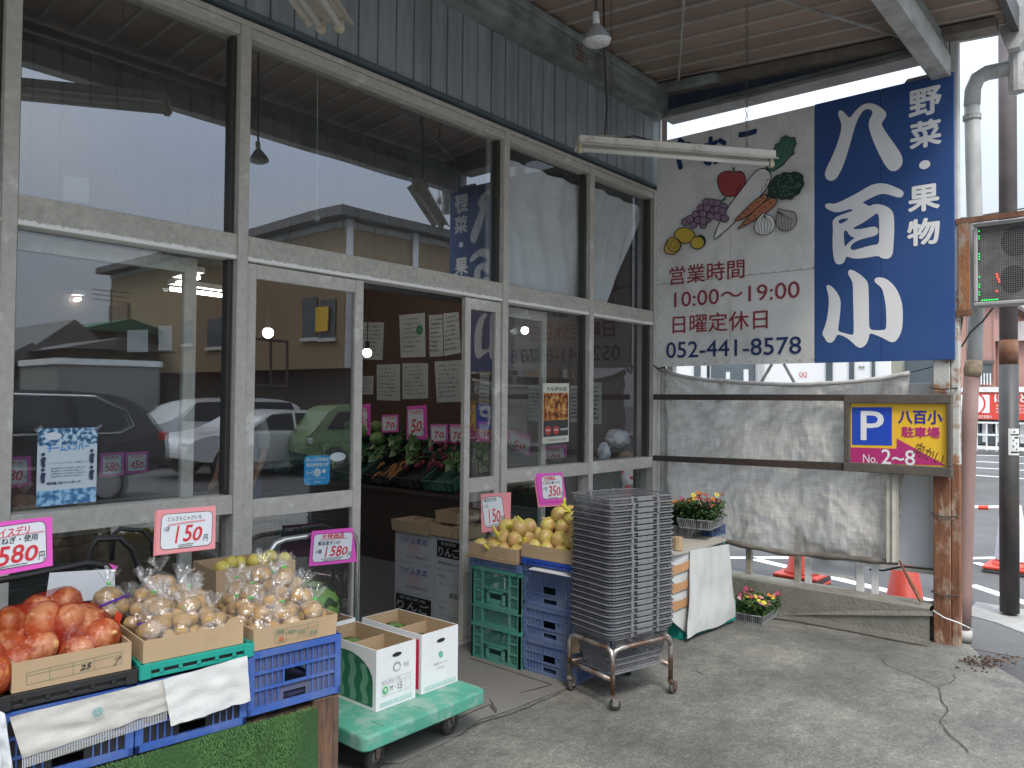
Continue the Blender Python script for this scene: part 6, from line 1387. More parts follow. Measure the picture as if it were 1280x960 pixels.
# ================================================================ SHEETED TABLE WITH FLOWER TRAYS
crate('teal crate on the ground under the sheeted table', (4.50, 2.42, -.005), R(-4), .70, .45, .14, TEAL, 'fold', m2=TEAL)
crate('green crate in the middle of the sheeted table, showing at its left side', (4.52, 2.46, .14), R(-3), .62, .45, .2, GRN, 'mesh'); crate('green crate under the sheet top', (4.52, 2.46, .345), R(-3), .62, .45, .2, GRN, 'mesh')
shm = mat('white_sheet', (.50, .51, .49), .8, 0, .04, 4, .2, 50, (.33, .33, .31), .75, 3, dlo=.5, dhi=.75)
sh = thing('white_sheet', 'soiled white sheet draped over the crate table, with brown tape on its left side', 'sheet', (4.6, 2.38, .1))
P4 = [Vector(onp(x, y, (4.6, 2.37, 0), (0, 1, 0))) for x, y in ((863, 688), (911, 680), (916, 771), (856, 798))]
def shf(off): return lambda u, v: P4[0].lerp(P4[1], u).lerp(P4[3].lerp(P4[2], u), v) + Vector((0, off - .018 * math.sin(v * 1.6) + .012 * noise.noise(Vector((u * 3, v * 3, 1))) + .008 * noise.noise(Vector((u * 8, v * 2, 4))), .01 * v * math.sin(u * 7)))
mb = MB(); mb.grid(shf(0), 24, 30); mb.grid(shf(.003), 24, 30); mb.build('front_panel', shm, sh, smooth=True)
P5 = [Vector(onp(x, y, (4.5, 2.40, 0), (.45, .9, 0))) for x, y in ((836, 694), (867, 687), (864, 796), (838, 775))]
MB().grid(lambda u, v: P5[0].lerp(P5[1], u).lerp(P5[3].lerp(P5[2], u), v) + Vector((.008 * noise.noise(Vector((u * 4, v * 4, 8))), .0, 0)), 8, 20).build('side_panel', shm, sh, smooth=True)
TAPE = mat('brown_tape', (.42, .23, .11), .5)
for y0_, y1_ in ((702, 717), (725, 741), (747, 763)):
    mb = MB(); q = [Vector(onp(x, y, (4.5, 2.385, 0), (.45, .9, 0))) for x, y in ((838, y0_ + 6), (852, y0_ + 3), (863, y0_ - 3), (865, y0_ + 8), (852, y0_ + 13), (838, y1_ + 3))]; mb.add(q, [(0, 1, 4, 5), (1, 2, 3, 4)]); mb.build('brown_tape', TAPE, sh)
q = [onz(838, 693, .565), onz(866, 688, .565), onz(908, 674, .565), onz(880, 668, .565), onz(838, 668, .565)]
tb = MB(); tb.add([tuple(p) for p in q] + [(p[0], p[1], .553) for p in q], [(0, 1, 2, 3, 4), (9, 8, 7, 6, 5), (0, 5, 6, 1), (1, 6, 7, 2), (2, 7, 8, 3), (3, 8, 9, 4), (4, 9, 5, 0)])
tag(tb.build('table_board', mat('pale_board', (.36, .34, .29), .8, 0, .1, 4)), 'pale board on top of the sheeted crates', 'board')
FGRY = mat('flower_tray_grey', (.27, .275, .28), .5, 0, .08, 10); LEAF = mat('leaf_green', (.045, .10, .025), .6, 0, .3, 30, perobj=.1); STEM = mat('stem', (.05, .09, .03), .7)
FC = [mat('flower_orange', (.68, .22, .02), .6), mat('flower_maroon', (.16, .01, .03), .6), mat('flower_magenta', (.30, .02, .10), .6), mat('flower_yellow', (.62, .58, .05), .6), mat('flower_pink', (.55, .28, .36), .6), mat('flower_rust', (.36, .08, .03), .6)]
def ftray(loc, rotz, w, d, h, label, nf, seed, weights, lift=.11):
    t = thing('flower_tray', label, 'flowers', loc, rotz); rf = random.Random(seed); mb = MB(); s_ = .86
    cx, cy = w / 2, d / 2; pt = lambda x, y, z: Vector((cx + (x - cx) * (s_ + (1 - s_) * z / h), cy + (y - cy) * (s_ + (1 - s_) * z / h), z))
    for a, b in (((0, 0), (w, 0)), ((w, 0), (w, d)), ((w, d), (0, d)), ((0, d), (0, 0))):
        n = int(math.hypot(b[0] - a[0], b[1] - a[1]) / .014)
        mb.tube([pt(*a, h), pt(*b, h)], .005, 6); mb.tube([pt(*a, .004), pt(*b, .004)], .005, 6)
        for k in range(n + 1):
            x, y = a[0] + (b[0] - a[0]) * k / n, a[1] + (b[1] - a[1]) * k / n; mb.tube([pt(x, y, .004), pt(x, y, h)], .0035 if k % 4 else .006, 4, caps=False)
    q = pt(w, d, 0); p = pt(0, 0, 0); mb.box(p.x, q.x, p.y, q.y, 0, .004); mb.build('basket', FGRY, t, local=True)
    MB().box(.02, w - .02, .02, d - .02, .01, h * .8).build('soil', mat('potting_soil', (.03, .022, .018), .95, 0, .3, 40, .5, 90), t, local=True)
    lf = MB()
    for k in range(int(nf * 70)):
        x, y = rf.uniform(-.01, w + .01), rf.uniform(-.015, d + .01); z = h * .8 + rf.random() ** .7 * lift * .8; a = rf.uniform(0, 6.28); L_ = rf.uniform(.018, .040); e = rf.uniform(-.5, .9)
        dv = Vector((math.cos(a) * math.cos(e), math.sin(a) * math.cos(e), math.sin(e))); sv = Vector((-math.sin(a), math.cos(a), 0)) * L_ * .26; c = Vector((x, y, z))
        lf.add([c, c + dv * L_ * .5 + sv, c + dv * L_, c + dv * L_ * .5 - sv], [(0, 1, 2, 3)])
    o = lf.build('foliage', LEAF, t, local=True); o['kind'] = 'stuff'
    for k in range(nf):
        x, y = w * rf.random(), d * (rf.random() ** 1.2); c = Vector((x, y - .01, h * .8 + lift * rf.uniform(.62, 1.08))); m_ = FC[rf.choices(range(6), weights)[0]]; up = Vector((rf.uniform(-.9, .2), rf.uniform(-1.1, -.1), rf.uniform(.4, 1))).normalized(); s1 = up.orthogonal().normalized(); s2 = up.cross(s1); fr_ = rf.uniform(.015, .024); mb = MB(); npet = rf.choice((9, 11, 12))
        for i in range(npet):
            a = i * 2 * math.pi / npet; dv = s1 * math.cos(a) + s2 * math.sin(a); sv = (s2 * math.cos(a) - s1 * math.sin(a)) * fr_ * .24; mb.add([c + dv * fr_ * .2, c + dv * fr_ * .6 + sv + up * .002, c + dv * fr_ + up * rf.uniform(-.003, .004), c + dv * fr_ * .6 - sv + up * .002], [(0, 1, 2, 3)])
        b_ = mb.build('blossom', m_, t, local=True); mb = MB(); mb.ball(c + up * .002, fr_ * .24, 6, 4); mb.build('eye', FC[0] if m_ is not FC[0] else FC[5], b_, local=True)
    return t
l0 = onz(838, 676, .57); l1 = onz(868, 671, .57); l2 = onz(893, 663, .585)
fa = (Vector(l1) - Vector(l0))
ftray(tuple(Vector(onz(867, 673, .57))), R(4), .26, .42, .075, 'grey basket tray of mixed red, orange and yellow flowers at the left on the table', 70, 4, (5, 4, 4, 3, 2, 3), .17)
crate('small blue crate lifting the right hand flower tray', tuple(Vector(onz(890, 672, .56))), R(0), .22, .2, .07, BLU2, 'fold')
ftray(tuple(Vector(onz(889, 664, .64))), R(8), .27, .24, .065, 'grey basket tray of flowers at the right on the table, raised on a blue crate', 34, 9, (3, 5, 3, 4, 2, 3), .16)
tag(MB().tube([onz(847, 687, .57) + [0, 0, .0], onz(847, 687, .57) + [0, 0, .08]], .033, 10).build('brown_packet', CARD), 'small brown paper packet between the baskets and the flowers', 'packet')
ftray((5.255, 2.20, gz(5.3, 2.2)), R(3), .33, .25, .065, 'small grey basket tray of flowers standing on the ground by the kerb wall', 34, 14, (3, 6, 3, 4, 5, 2), .12)
# ================================================================ PRINT ON THE WINDOWS
GP = F + .058
def wthing(name, label, cat, corners, base, rc=0):
    P = [Vector(ony(x, y, GP)) for x, y in corners]; t = thing(name, label, cat, tuple(P[3])); f = Fr(P[3], P[2] - P[3], (0, 0, 1), t, -.001, .0004)
    W_ = (P[2] - P[3]).length; H_ = (P[0] - P[3]).length; f.rect('sheet', 0, 0, W_, H_, base, rc=rc * H_); return t, f, W_, H_
def mottled(name, a, b, c, sc=30, p=(.42, .5, .58)):
    m = bpy.data.materials.new(name); m.use_nodes = True; nt = m.node_tree; tc = _n(nt, 'ShaderNodeTexCoord'); no = _n(nt, 'ShaderNodeTexNoise', Scale=float(sc), Detail=3.)
    nt.links.new(tc.outputs['Object'], no.inputs['Vector']); r = _n(nt, 'ShaderNodeValToRGB'); e = r.color_ramp.elements; e.new(.5)
    for i, (q, cc) in enumerate(zip(p, (a, b, c))): e[i].position = q; e[i].color = (*cc, 1)
    nt.links.new(no.outputs['Fac'], r.inputs[0]); nt.links.new(r.outputs[0], nt.nodes['Principled BSDF'].inputs['Base Color']); nt.nodes['Principled BSDF'].inputs['Roughness'].default_value = .6; return m
PB_ = mottled('poster_photo_blue', (.03, .09, .18), (.12, .30, .48), (.55, .68, .75), 55)
t, f, W_, H_ = wthing('poster', 'pale blue and white team recruitment poster taped to the left window', 'poster', [(49, 536), (122, 536), (120, 627), (45, 634)], mat('poster_paper', (.58, .66, .70), .6, 0, .03, 3))
f.rect('photo_band', 0, H_ * .78, W_, H_, PB_); f.rect('photo_band', 0, 0, W_, H_ * .2, mottled('poster_photo_blue2', (.05, .16, .32), (.14, .36, .58), (.35, .55, .72), 40)); f.rect('photo_band', 0, H_ * .2, W_ * .15, H_ * .62, PB_) if False else None
f.put('speech_shape', [ell(W_ * .25, H_ * .9, W_ * .14, H_ * .05)], PAPER)
f.text('チームメンバー', W_ * .16, H_ * .70, W_ * .86, H_ * .80, mat('poster_cyan', (.04, .28, .62), .6), .05, an=.03)
NV = mat('poster_navy', (.03, .05, .10), .6); f.text('いっしょにソフトボールを楽しもう!', W_ * .2, H_ * .535, W_ * .85, H_ * .565, NV, .0)
for k in range(4): f.text('募集要項 小学生男女 毎週土日', W_ * .22, H_ * (.47 - k * .035), W_ * (.8 - .05 * (k % 2)), H_ * (.49 - k * .035), NV, 0)
f.text('昭和橋八田ファイターズ', W_ * .16, H_ * .27, W_ * .72, H_ * .31, NV, .03)
for x, y in ((.09, .62), (.09, .42), (.90, .64), (.90, .42)):
    f.put('player_figure', [ell(W_ * x, H_ * (y + .05), W_ * .03, H_ * .022), smooth_poly([(W_ * (x - .04), H_ * (y + .02)), (W_ * (x + .06), H_ * (y + .01)), (W_ * (x + .03), H_ * (y - .04)), (W_ * (x + .04), H_ * (y - .12)), (W_ * (x - .03), H_ * (y - .12))], 1)], NV)
for a in (0, 1):
    for b in (0, 1): tp_ = W_ * (.0 if a == 0 else 1), H_ * (1 if b else 0); f.stroke('clear_tape', [[(tp_[0] - .014, tp_[1] - .008), (tp_[0] + .014, tp_[1] + .008)]] if b else [[(0, .002), (.001, .002)]], .012, mat('clear_tape', (.5, .5, .5), .3, alpha=.3))
t, f, W_, H_ = wthing('sticker', 'square blue new lifestyle sticker with face icons on the sliding door', 'sticker', [(379, 570), (411, 568), (412, 605), (380, 607)], mat('sticker_blue', (.01, .33, .68), .4), .14)
f.text('新しい生活様式', W_ * .07, H_ * .80, W_ * .93, H_ * .92, PAPER, .04); f.text('普及推進協力店', W_ * .07, H_ * .63, W_ * .93, H_ * .75, PAPER, .04)
f.put('face_icon', [ell(W_ * .5, H_ * .42, W_ * .14, H_ * .14)], PAPER); f.put('face_icon', [ell(W_ * .76, H_ * .46, W_ * .08, H_ * .07)], PAPER); f.stroke('face_mark', [[(W_ * .44, H_ * .44), (W_ * .47, H_ * .45)], [(W_ * .53, H_ * .45), (W_ * .56, H_ * .44)], [(W_ * .45, H_ * .38), (W_ * .55, H_ * .38)]], .002, GI)
f.stroke('distance_icon', [[(W_ * .1, H_ * .34), (W_ * .1, H_ * .50)], [(W_ * .30, H_ * .34), (W_ * .30, H_ * .50)], [(W_ * .13, H_ * .42), (W_ * .27, H_ * .42)]], .004, PAPER)
f.text('新型コロナ感染防止', W_ * .2, H_ * .20, W_ * .82, H_ * .25, PAPER, 0); f.text('愛知県', W_ * .38, H_ * .07, W_ * .64, H_ * .13, PAPER, .02)
P = Vector(ony(422.5, 571, GP)); t = thing('sticker', 'small white oval sticker beside the blue one on the sliding door', 'sticker', tuple(P)); f = Fr(P, (1, 0, 0), (0, 0, 1), t, -.001); f.put('oval', [ell(0, 0, .052, .024, 24, -.0)], PAPER)
t, f, W_, H_ = wthing('poster', 'tall poster of glazed grilled food on the right hand window', 'poster', [(678, 479), (711, 480), (711, 552), (678, 555)], mat('poster_cream', (.60, .60, .50), .6))
f.rect('food_photo', W_ * .03, H_ * .38, W_ * .97, H_ * .84, mottled('glazed_food', (.10, .03, .01), (.42, .13, .03), (.62, .40, .12), 22, (.38, .5, .62))); f.rect('dark_band', W_ * .03, H_ * .11, W_ * .97, H_ * .38, mat('poster_dark', (.05, .05, .045), .6))
f.text('うなぎの日', W_ * .14, H_ * .87, W_ * .88, H_ * .94, mat('poster_brown', (.12, .10, .05), .6), .03)
for x in (.2, .5): f.put('red_badge', [ell(W_ * x, H_ * .215, W_ * .115, H_ * .075)], mat('badge_red', (.5, .06, .05), .6)); f.text('予約' if x < .4 else '受付', W_ * (x - .08), H_ * .20, W_ * (x + .08), H_ * .235, PAPER, .02)
f.text('2980円', W_ * .66, H_ * .2, W_ * .95, H_ * .24, PAPER, .03); f.text('ご予約承り中 当店', W_ * .12, H_ * .035, W_ * .88, H_ * .07, mat('poster_dark', (0, 0, 0)), 0)
P = [Vector(ony(x, y, F + .12)) for x, y in ((158, 413), (186, 413), (186, 440), (158, 440))]
for (c_, lb) in (([(159, 413), (185, 412), (185, 440), (159, 440)], 'pale paper fixed inside the left window'), ([(198, 407), (215, 407), (215, 438), (198, 438)], 'narrow pale paper inside the left window, right of another'), ([(79, 219), (111, 223), (111, 254), (79, 250)], 'pale square paper in the lower left of the first upper light')):
    P = [Vector(ony(x, y, F + .075)) for x, y in c_]; tag(MB().add(P, [(0, 1, 2, 3)]).build('paper_sheet', mat('thin_paper', (.35, .36, .36), .8)), lb, 'paper')

# ================================================================ INSIDE THE SHOP
def notice(label, c, dark=1, green=False, X_=5.835, seed=0):
    P = [Vector(onx(x, y, X_)) for x, y in c]; t = thing('notice', label, 'notice', tuple(P[3])); q = [p + Vector((.002, 0, 0)) for p in P]
    MB().add([*P, *q], [(0, 1, 2, 3), (7, 6, 5, 4), (0, 4, 5, 1), (1, 5, 6, 2), (2, 6, 7, 3), (3, 7, 4, 0)]).build('sheet', mat('notice_paper', (.42, .44, .42), .8, 0, .04, 3), t)
    W_ = (P[2] - P[3]).length; H_ = (P[0] - P[3]).length; f = Fr(P[3], P[2] - P[3], (0, 0, 1), t, .001, .0005); rn = random.Random(seed)
    L_ = []
    for k in range(8):
        y = H_ * (.88 - k * .105); x = W_ * .08; xe = W_ * rn.uniform(.6, .93)
        while x < xe:
            w = W_ * rn.uniform(.035, .055)
            for q in range(3): L_.append([(x + w * rn.random() * .9, y + H_ * rn.uniform(-.028, .028)), (x + w * rn.random() * .9, y + H_ * rn.uniform(-.028, .028))])
            x += w * rn.choice((1.15, 1.15, 1.3, 2.2))
    o = f.stroke('handwriting', L_, .0055, BLKI); o['kind'] = 'stuff'
    if green: f.put('drawing', [ell(W_ * .75, H_ * .62, W_ * .14, H_ * .12)], mat('drawing_green', (.05, .22, .10), .7))
    return t
for k, (c, l) in enumerate([([(452, 403), (480, 403), (478, 450), (452, 449)], 'handwritten notice behind the bare bulb, leftmost of the top row of notices'), ([(499, 394), (531, 391), (532, 446), (501, 447)], 'handwritten notice with a green drawing, in the middle of the top row'),
        ([(536, 394), (553, 393), (554, 445), (537, 446)], 'handwritten notice, left half of the pair at the right of the top row'), ([(554, 392), (573, 390), (576, 441), (555, 445)], 'handwritten notice, right half of the pair at the right of the top row'),
        ([(471, 456), (500, 455), (500, 501), (471, 500)], 'handwritten notice at the left of the second row'), ([(503, 454), (535, 454), (535, 498), (503, 499)], 'handwritten notice with rounded corners in the middle of the second row'),
        ([(543, 452), (577, 450), (580, 502), (546, 503)], 'handwritten notice with a red mark at the right of the second row'), ([(452, 470), (467, 470), (466, 493), (452, 493)], 'small notice at the left edge of the doorway'),
        ([(600, 466), (619, 467), (617, 515), (598, 512)], 'handwritten notice seen through the narrow door glass'), ([(661, 482), (677, 481), (677, 527), (660, 526)], 'handwritten notice left of the food poster, inside the window'),
        ([(736, 478), (752, 478), (752, 530), (736, 530)], 'handwritten notice at the far right inside the window'), ([(713, 482), (726, 482), (726, 528), (713, 528)], 'notice with a green drawing right of the food poster')]):
    notice(l, c, green=k in (1, 11), seed=k)
for k, (c, pr_, l) in enumerate([([(452, 506), (463, 504), (463, 544), (452, 545)], '10', 'pink price card cut off by the left side of the doorway'), ([(477, 519), (498, 518), (498, 540), (477, 541)], '70', 'small pink price card low on the back wall under the left notice'),
        ([(509, 508), (533, 506), (535, 549), (508, 550)], '50', 'large pink price card reading 50 inside the doorway'), ([(538, 530), (560, 530), (560, 553), (538, 554)], '70', 'pink price card reading 70 inside, right of the large one'),
        ([(562, 530), (582, 530), (582, 554), (562, 555)], '70', 'pink price card reading 70 at the right edge of the doorway'), ([(598, 527), (624, 527), (624, 551), (598, 551)], '180', 'pink price card reading 180 behind the narrow door glass'),
        ([(635, 537), (664, 545), (662, 570), (633, 560)], '50', 'tilted pink price card behind the right window'), ([(676, 560), (708, 556), (708, 580), (676, 582)], '100', 'pink price card low behind the right window')]):
    price_card(l, c, 0, PINKP, [('大特価', .2, .74, .8, .88, REDI, .0)], (pr_, .25, .2, .8, .6), (.8, .16, .92, .34), [], plane=((5.35, 0, 0), (1, 0, 0)))
for c, pr_, l in (([(125, 567), (155, 565), (155, 594), (125, 597)], '580', 'pink price card reading 580 inside, right of the blue poster'), ([(157, 566), (185, 564), (185, 590), (157, 592)], '450', 'pink price card reading 450 inside, second right of the blue poster'), ([(-8, 573), (39, 570), (39, 607), (-8, 612)], '380', 'pink price card inside at the left edge, behind the blue poster')):
    price_card(l, c, 4.2, PINKP, [('特価品', .2, .74, .8, .88, REDI, .0)], (pr_, .2, .2, .78, .6), (.8, .16, .92, .34), [])
# stacked fruit cartons
CPR = mat('carton_blue_print', (.03, .07, .30), .7); CTE = mat('carton_teal_print', (.10, .28, .28), .7); CPK = mat('carton_pink_print', (.42, .34, .34), .7)
XC = 3.60
for ci, (ya_, yb_) in enumerate(((4.13, 3.735), (3.73, 3.46))):
    for r_ in range(3):
        z0_ = .0 + r_ * .205; t = carton(['lowest', 'middle', 'top'][r_] + ' apple carton in the ' + ['left', 'right'][ci] + ' column of white cartons inside the door', (XC, ya_, z0_), R(-90), ya_ - yb_, .3, .198, CARDG, CARDI, 'apple cartons inside the door', closed=True)
        f = face(t, (0, 0, 0), (1, 0, 0), (0, 0, 1)); w = ya_ - yb_
        if ci == 0 and r_ > 0: f.put('apple_print', [ell(w * .5, .10, .07, .05)], CPK); f.text('つがる青森', w * .12, .125, w * .82, .17, CPR, .0, shear=.2); f.text('おいしさまるかじり', w * .3, .03, w * .8, .05, BLKI, 0)
        elif (ci == 1 and r_ == 2) or (ci == 0 and r_ == 0):
            f.rect('black_block', .015, .075, w - .03, .185, BLACK); f.text('りんご', .03, .085, w - .05, .145, CARDG, .01); f.text('青森県産', .05, .155, w - .08, .175, CARDG, 0); f.text('産地直送おいしい', .03, .03, w - .03, .05, BLKI, 0)
        elif ci == 1: f.text('青森県', .03, .15, .10, .17, CTE, 0); f.text('おいしさまるかじり', .05, .10, w - .02, .12, CTE, 0); f.text('紅玉32', w * .5, .03, w * .9, .06, BLKI, .02)
for k, (y, z, w, l) in enumerate(((4.13, .615, .17, 'small open brown box at the left end on the cartons'), (3.95, .615, .18, 'small open brown box second from the left on the cartons'), (3.75, .625, .2, 'open brown box above the black label carton'), (3.78, .70, .2, 'open brown box stacked highest inside the door'), (3.54, .625, .1, 'open brown box against the door post'))):
    carton(l, (XC - .03 + (k == 3) * .08, y, z), R(-90), w, .2, .075, CARD, CARDI, flare=.006)
# sloping vegetable shelf with crates
vs_ = thing('vegetable_shelf', 'sloping shelf of vegetable crates along the back wall inside the shop', 'shelf', (5.3, 5.8, 0))
sa = math.atan2(.45, .8)
MB().add([(x, y, z + dz) for y in (4.3, 7.6) for x, z in ((4.85, .66), (5.7, 1.14)) for dz in (0, -.02)], [(0, 2, 6, 4), (1, 5, 7, 3), (0, 4, 5, 1), (2, 3, 7, 6), (0, 1, 3, 2), (4, 6, 7, 5)]).build('shelf_board', DARKW, vs_)
MB().box(4.86, 4.88, 4.3, 7.6, 0, .64).build('front_board', DARKW, vs_)
DGR = mat('dark_green_crate', (.02, .10, .07), .6)
def heap(name, label, cat, c, n, spread, builder, grp):
    rh = random.Random(int(c[1] * 100))
    for i in range(n):
        y = c[1] + rh.uniform(-1, 1) * spread[1]; dx = rh.uniform(-1, 1) * spread[0]; builder(Vector((c[0] + dx, y, c[2] + dx * .56 + rh.uniform(0, spread[2]))), i, rh)
CAB = mat('cabbage', (.17, .27, .09), .6, 0, .25, 8, .4, 12, perobj=.15); LFY = mat('leafy_greens', (.04, .12, .02), .6, 0, .35, 20, perobj=.2); WST = mat('white_stalk', (.26, .32, .16), .5); REDV = mat('red_radish', (.15, .015, .03), .45, 0, .2, 9, perobj=.2); ORV = mat('carrot', (.30, .12, .03), .6, 0, .1, 9)
def cabb(p, i, rh): tag(MB().ball(p, .085, 16, 11, .12, 2.5, i, (1, 1, .85)).build('cabbage', CAB, smooth=True), 'pale green cabbage at the back of the vegetable shelf', 'cabbage', 'cabbages on the shelf')
def leafy(p, i, rh):
    t = thing('leafy_greens', 'bunch of leafy greens with pale stalks in a crate on the shelf', 'greens', tuple(p), 0, 'leafy bunches on the shelf'); mb, m2 = MB(), MB()
    for k in range(12):
        a = rh.uniform(-.6, .6); e = rh.uniform(.1, .8); d = Vector((math.cos(e) * .6, a, math.sin(e))).normalized(); s_ = d.cross(Vector((0, 0, 1))).normalized(); L_ = rh.uniform(.10, .17); m2.tube([p, p + d * L_ * .55], [.007, .005], 5); q = p + d * L_ * .5; w = rh.uniform(.02, .035)
        mb.add([q, q + d * L_ * .3 + s_ * w, q + d * L_ * .7 + Vector((0, 0, -.01)), q + d * L_ * .3 - s_ * w, q + d * L_ * .35 + Vector((0, 0, .012))], [(0, 1, 4), (1, 2, 4), (2, 3, 4), (3, 0, 4)])
    mb.build('leaves', LFY, t); m2.build('stalks', WST, t)
def radish(p, i, rh): tag(MB().ball(p, .024, 10, 7, .1, 2, i, (1, 1, 1.3)).build('radish', REDV, smooth=True), 'dark red root vegetable in the middle crate of the shelf', 'vegetable', 'red roots on the shelf')
def carr(p, i, rh): tag(MB().tube([p, p + Vector((-.05, rh.uniform(-.02, .02), -.02)), p + Vector((-.11, rh.uniform(-.04, .04), -.05))], [.018, .015, .004], 8).build('carrot', ORV, smooth=True), 'carrot lying at the front of the shelf', 'vegetable', 'carrots on the shelf')
for k in range(7):
    y0_ = 7.35 - k * .42
    for r_ in range(2):
        key = 'dark green' if (k + r_) % 3 == 0 else 'black'
        crate(key + ' shallow crate on the shelf, ' + ['front', 'back'][r_] + ' row, ' + ['at the far end', 'second from the far end'][min(k, 1)], (4.88 + r_ * .40, y0_, .70 + r_ * .225), 0, .38, .38, .10, DGR if key != 'black' else BLKP, 'mesh', 'tilted crates on the vegetable shelf') if (k + r_) < 2 else None
        od = ['farthest from the door', 'second from the far end', 'third from the far end', 'in the middle', 'third from the door end', 'second from the door end', 'nearest the door end'][k]
        if (k + r_) >= 2:
            kk = ('mesh', .38, .38, .10, (DGR if key != 'black' else BLKP).name); dup(CP[kk], (4.88 + r_ * .40, y0_, .70 + r_ * .225), 0, key + ' shallow crate on the shelf, ' + ['front', 'back'][r_] + ' row, ' + od, 'tilted crates on the vegetable shelf', rot=(0, -sa, 0))
for kk in [q for q in CP if q[0] == 'mesh' and q[1] == .38]: CP[kk].rotation_euler = (0, -sa, 0)
heap('', '', '', (5.45, 6.85, 1.12), 9, (.12, .38, .14), cabb, ''); heap('', '', '', (5.05, 6.6, .86), 14, (.15, .5, .06), leafy, ''); heap('', '', '', (5.2, 5.9, .96), 12, (.2, .3, .08), leafy, '')
heap('', '', '', (5.2, 5.35, .95), 34, (.2, .28, .07), radish, ''); heap('', '', '', (4.98, 5.75, .84), 9, (.1, .22, .04), carr, ''); heap('', '', '', (5.15, 4.75, .92), 12, (.2, .3, .06), leafy, '')
crate('dark green crate on the floor under the vegetable shelf', (4.4, 6.9, 0), 0, .45, .6, .5, DGR, 'mesh')
sb_ = thing('slatted_counter', 'low brown slatted counter behind the left window', 'counter', (1, 3.95, 0))
for k in range(22): MB().box(-1.2, 2.5, 3.90, 3.915, .02 + k * .04, .052 + k * .04).build('slat', mat('brown_slat', (.11, .075, .045), .8, 0, .3, 9, stretch=(1, 1, 8)), sb_)
MB().box(-1.2, 2.5, 3.88, 4.6, .90, .93).build('counter_top', DARKW, sb_)
for k, (x, y_, l) in enumerate(((1.3, .95, 'clear bag of small produce on the counter behind the left window'), (1.55, .95, 'second clear bag of produce on the counter, right of the first'), (.9, .95, 'clear bag of produce on the counter by the left frame'))):
    dup(protos[k], (x, 4.1, y_), .5 * k, l, 'bags on the counter')
sh2 = thing('window_shelf', 'shelf board inside the far right window', 'shelf', (5.3, 3.7, 1.0)); MB().box(4.9, 5.74, 3.50, 3.9, 1.02, 1.045).build('board', DARKW, sh2)
for x in (4.95, 5.66): MB().box(x, x + .03, 3.55, 3.85, 0, 1.019).build('bracket', DARKW, sh2)
def lump(name, c, sq, m, label, seed):
    tag(MB().ball(c, .1, 26, 18, .34, 3.2, seed, sq).build(name, m, smooth=True), label, 'bag')
WPB = mat('white_plastic', (.55, .57, .60), .35, 0, .06, 4, .5, 18)
lump('white_bag', ony(772, 548, 3.66), (1.3, .8, .75), WPB, 'crumpled white plastic bag on the shelf inside the right window', 2); lump('white_bag', ony(755, 566, 3.6), (.6, .5, .8), WPB, 'small white bag drooping at the left of the shelf in the window', 5); lump('white_bag', ony(800, 560, 3.7), (.9, .7, .8), WPB, 'white bag at the right of the shelf in the window', 7)
lump('brown_bag', ony(783, 572, 3.58), (1.1, .5, .45), mat('brown_paper', (.26, .17, .09), .8, 0, .1, 5, .5, 20), 'crumpled brown paper in front of the white bags in the window', 3)
tag(MB().grid(lambda u, v: Vector(ony(586 + u * 34, 606 + v * 22 - u * 6, 3.6)) + Vector((0, .02 * math.sin(u * 5 + v * 3), 0)), 8, 6).build('paper_sheet', PAPER, smooth=True), 'white paper flopped over behind the narrow door', 'paper')
# person inside, behind the sliding door glass
PX, PY = 3.75, 6.35
def skinned(name, chains, m, parent, lv=2):
    """chains: list of [(co, radius), ...]; the first vertex of later chains joins the nearest existing vertex"""
    vs, es, rs = [], [], []
    for ch in chains:
        prev = None
        for i, (co, r) in enumerate(ch):
            co = Vector(co); hit = next((k for k, v in enumerate(vs) if (v - co).length < 1e-5), None)
            if hit is None: vs.append(co); rs.append(r); hit = len(vs) - 1
            if prev is not None: es.append((prev, hit))
            prev = hit
    me = bpy.data.meshes.new(name); me.from_pydata([tuple(v) for v in vs], es, []); me.materials.append(m); o = link(name, me, parent)
    md = o.modifiers.new('skin', 'SKIN'); me.skin_vertices.new() if not me.skin_vertices else None
    for k, r in enumerate(rs): me.skin_vertices[0].data[k].radius = (r, r) if not isinstance(r, tuple) else r
    me.skin_vertices[0].data[0].use_root = True; s2 = o.modifiers.new('sub', 'SUBSURF'); s2.levels = lv; s2.render_levels = lv; return o
pn = thing('person', 'shopper in a pale grey short top and blue jeans standing inside behind the sliding door', 'person', (PX, PY, 0), R(-60))
SK = mat('skin', (.45, .27, .19), .55, sss=.1); TOPM = mat('grey_top', (.42, .42, .43), .85, 0, .1, 9, .3, 60); JEAN = mat('blue_jeans', (.07, .12, .24), .85, 0, .15, 20); HAIR = mat('dark_hair', (.02, .015, .012), .5)
pel = (0, 0, .88); hL, hR = (.08, 0, .84), (-.08, 0, .84)
body = [[(pel, .10), ((0, 0, 1.0), .10), ((0, .01, 1.14), .11), ((0, .01, 1.28), .11), ((0, .02, 1.36), .06), ((0, .01, 1.41), .045), ((0, 0, 1.47), .07), ((0, -.005, 1.53), .085), ((0, 0, 1.58), .06)]]
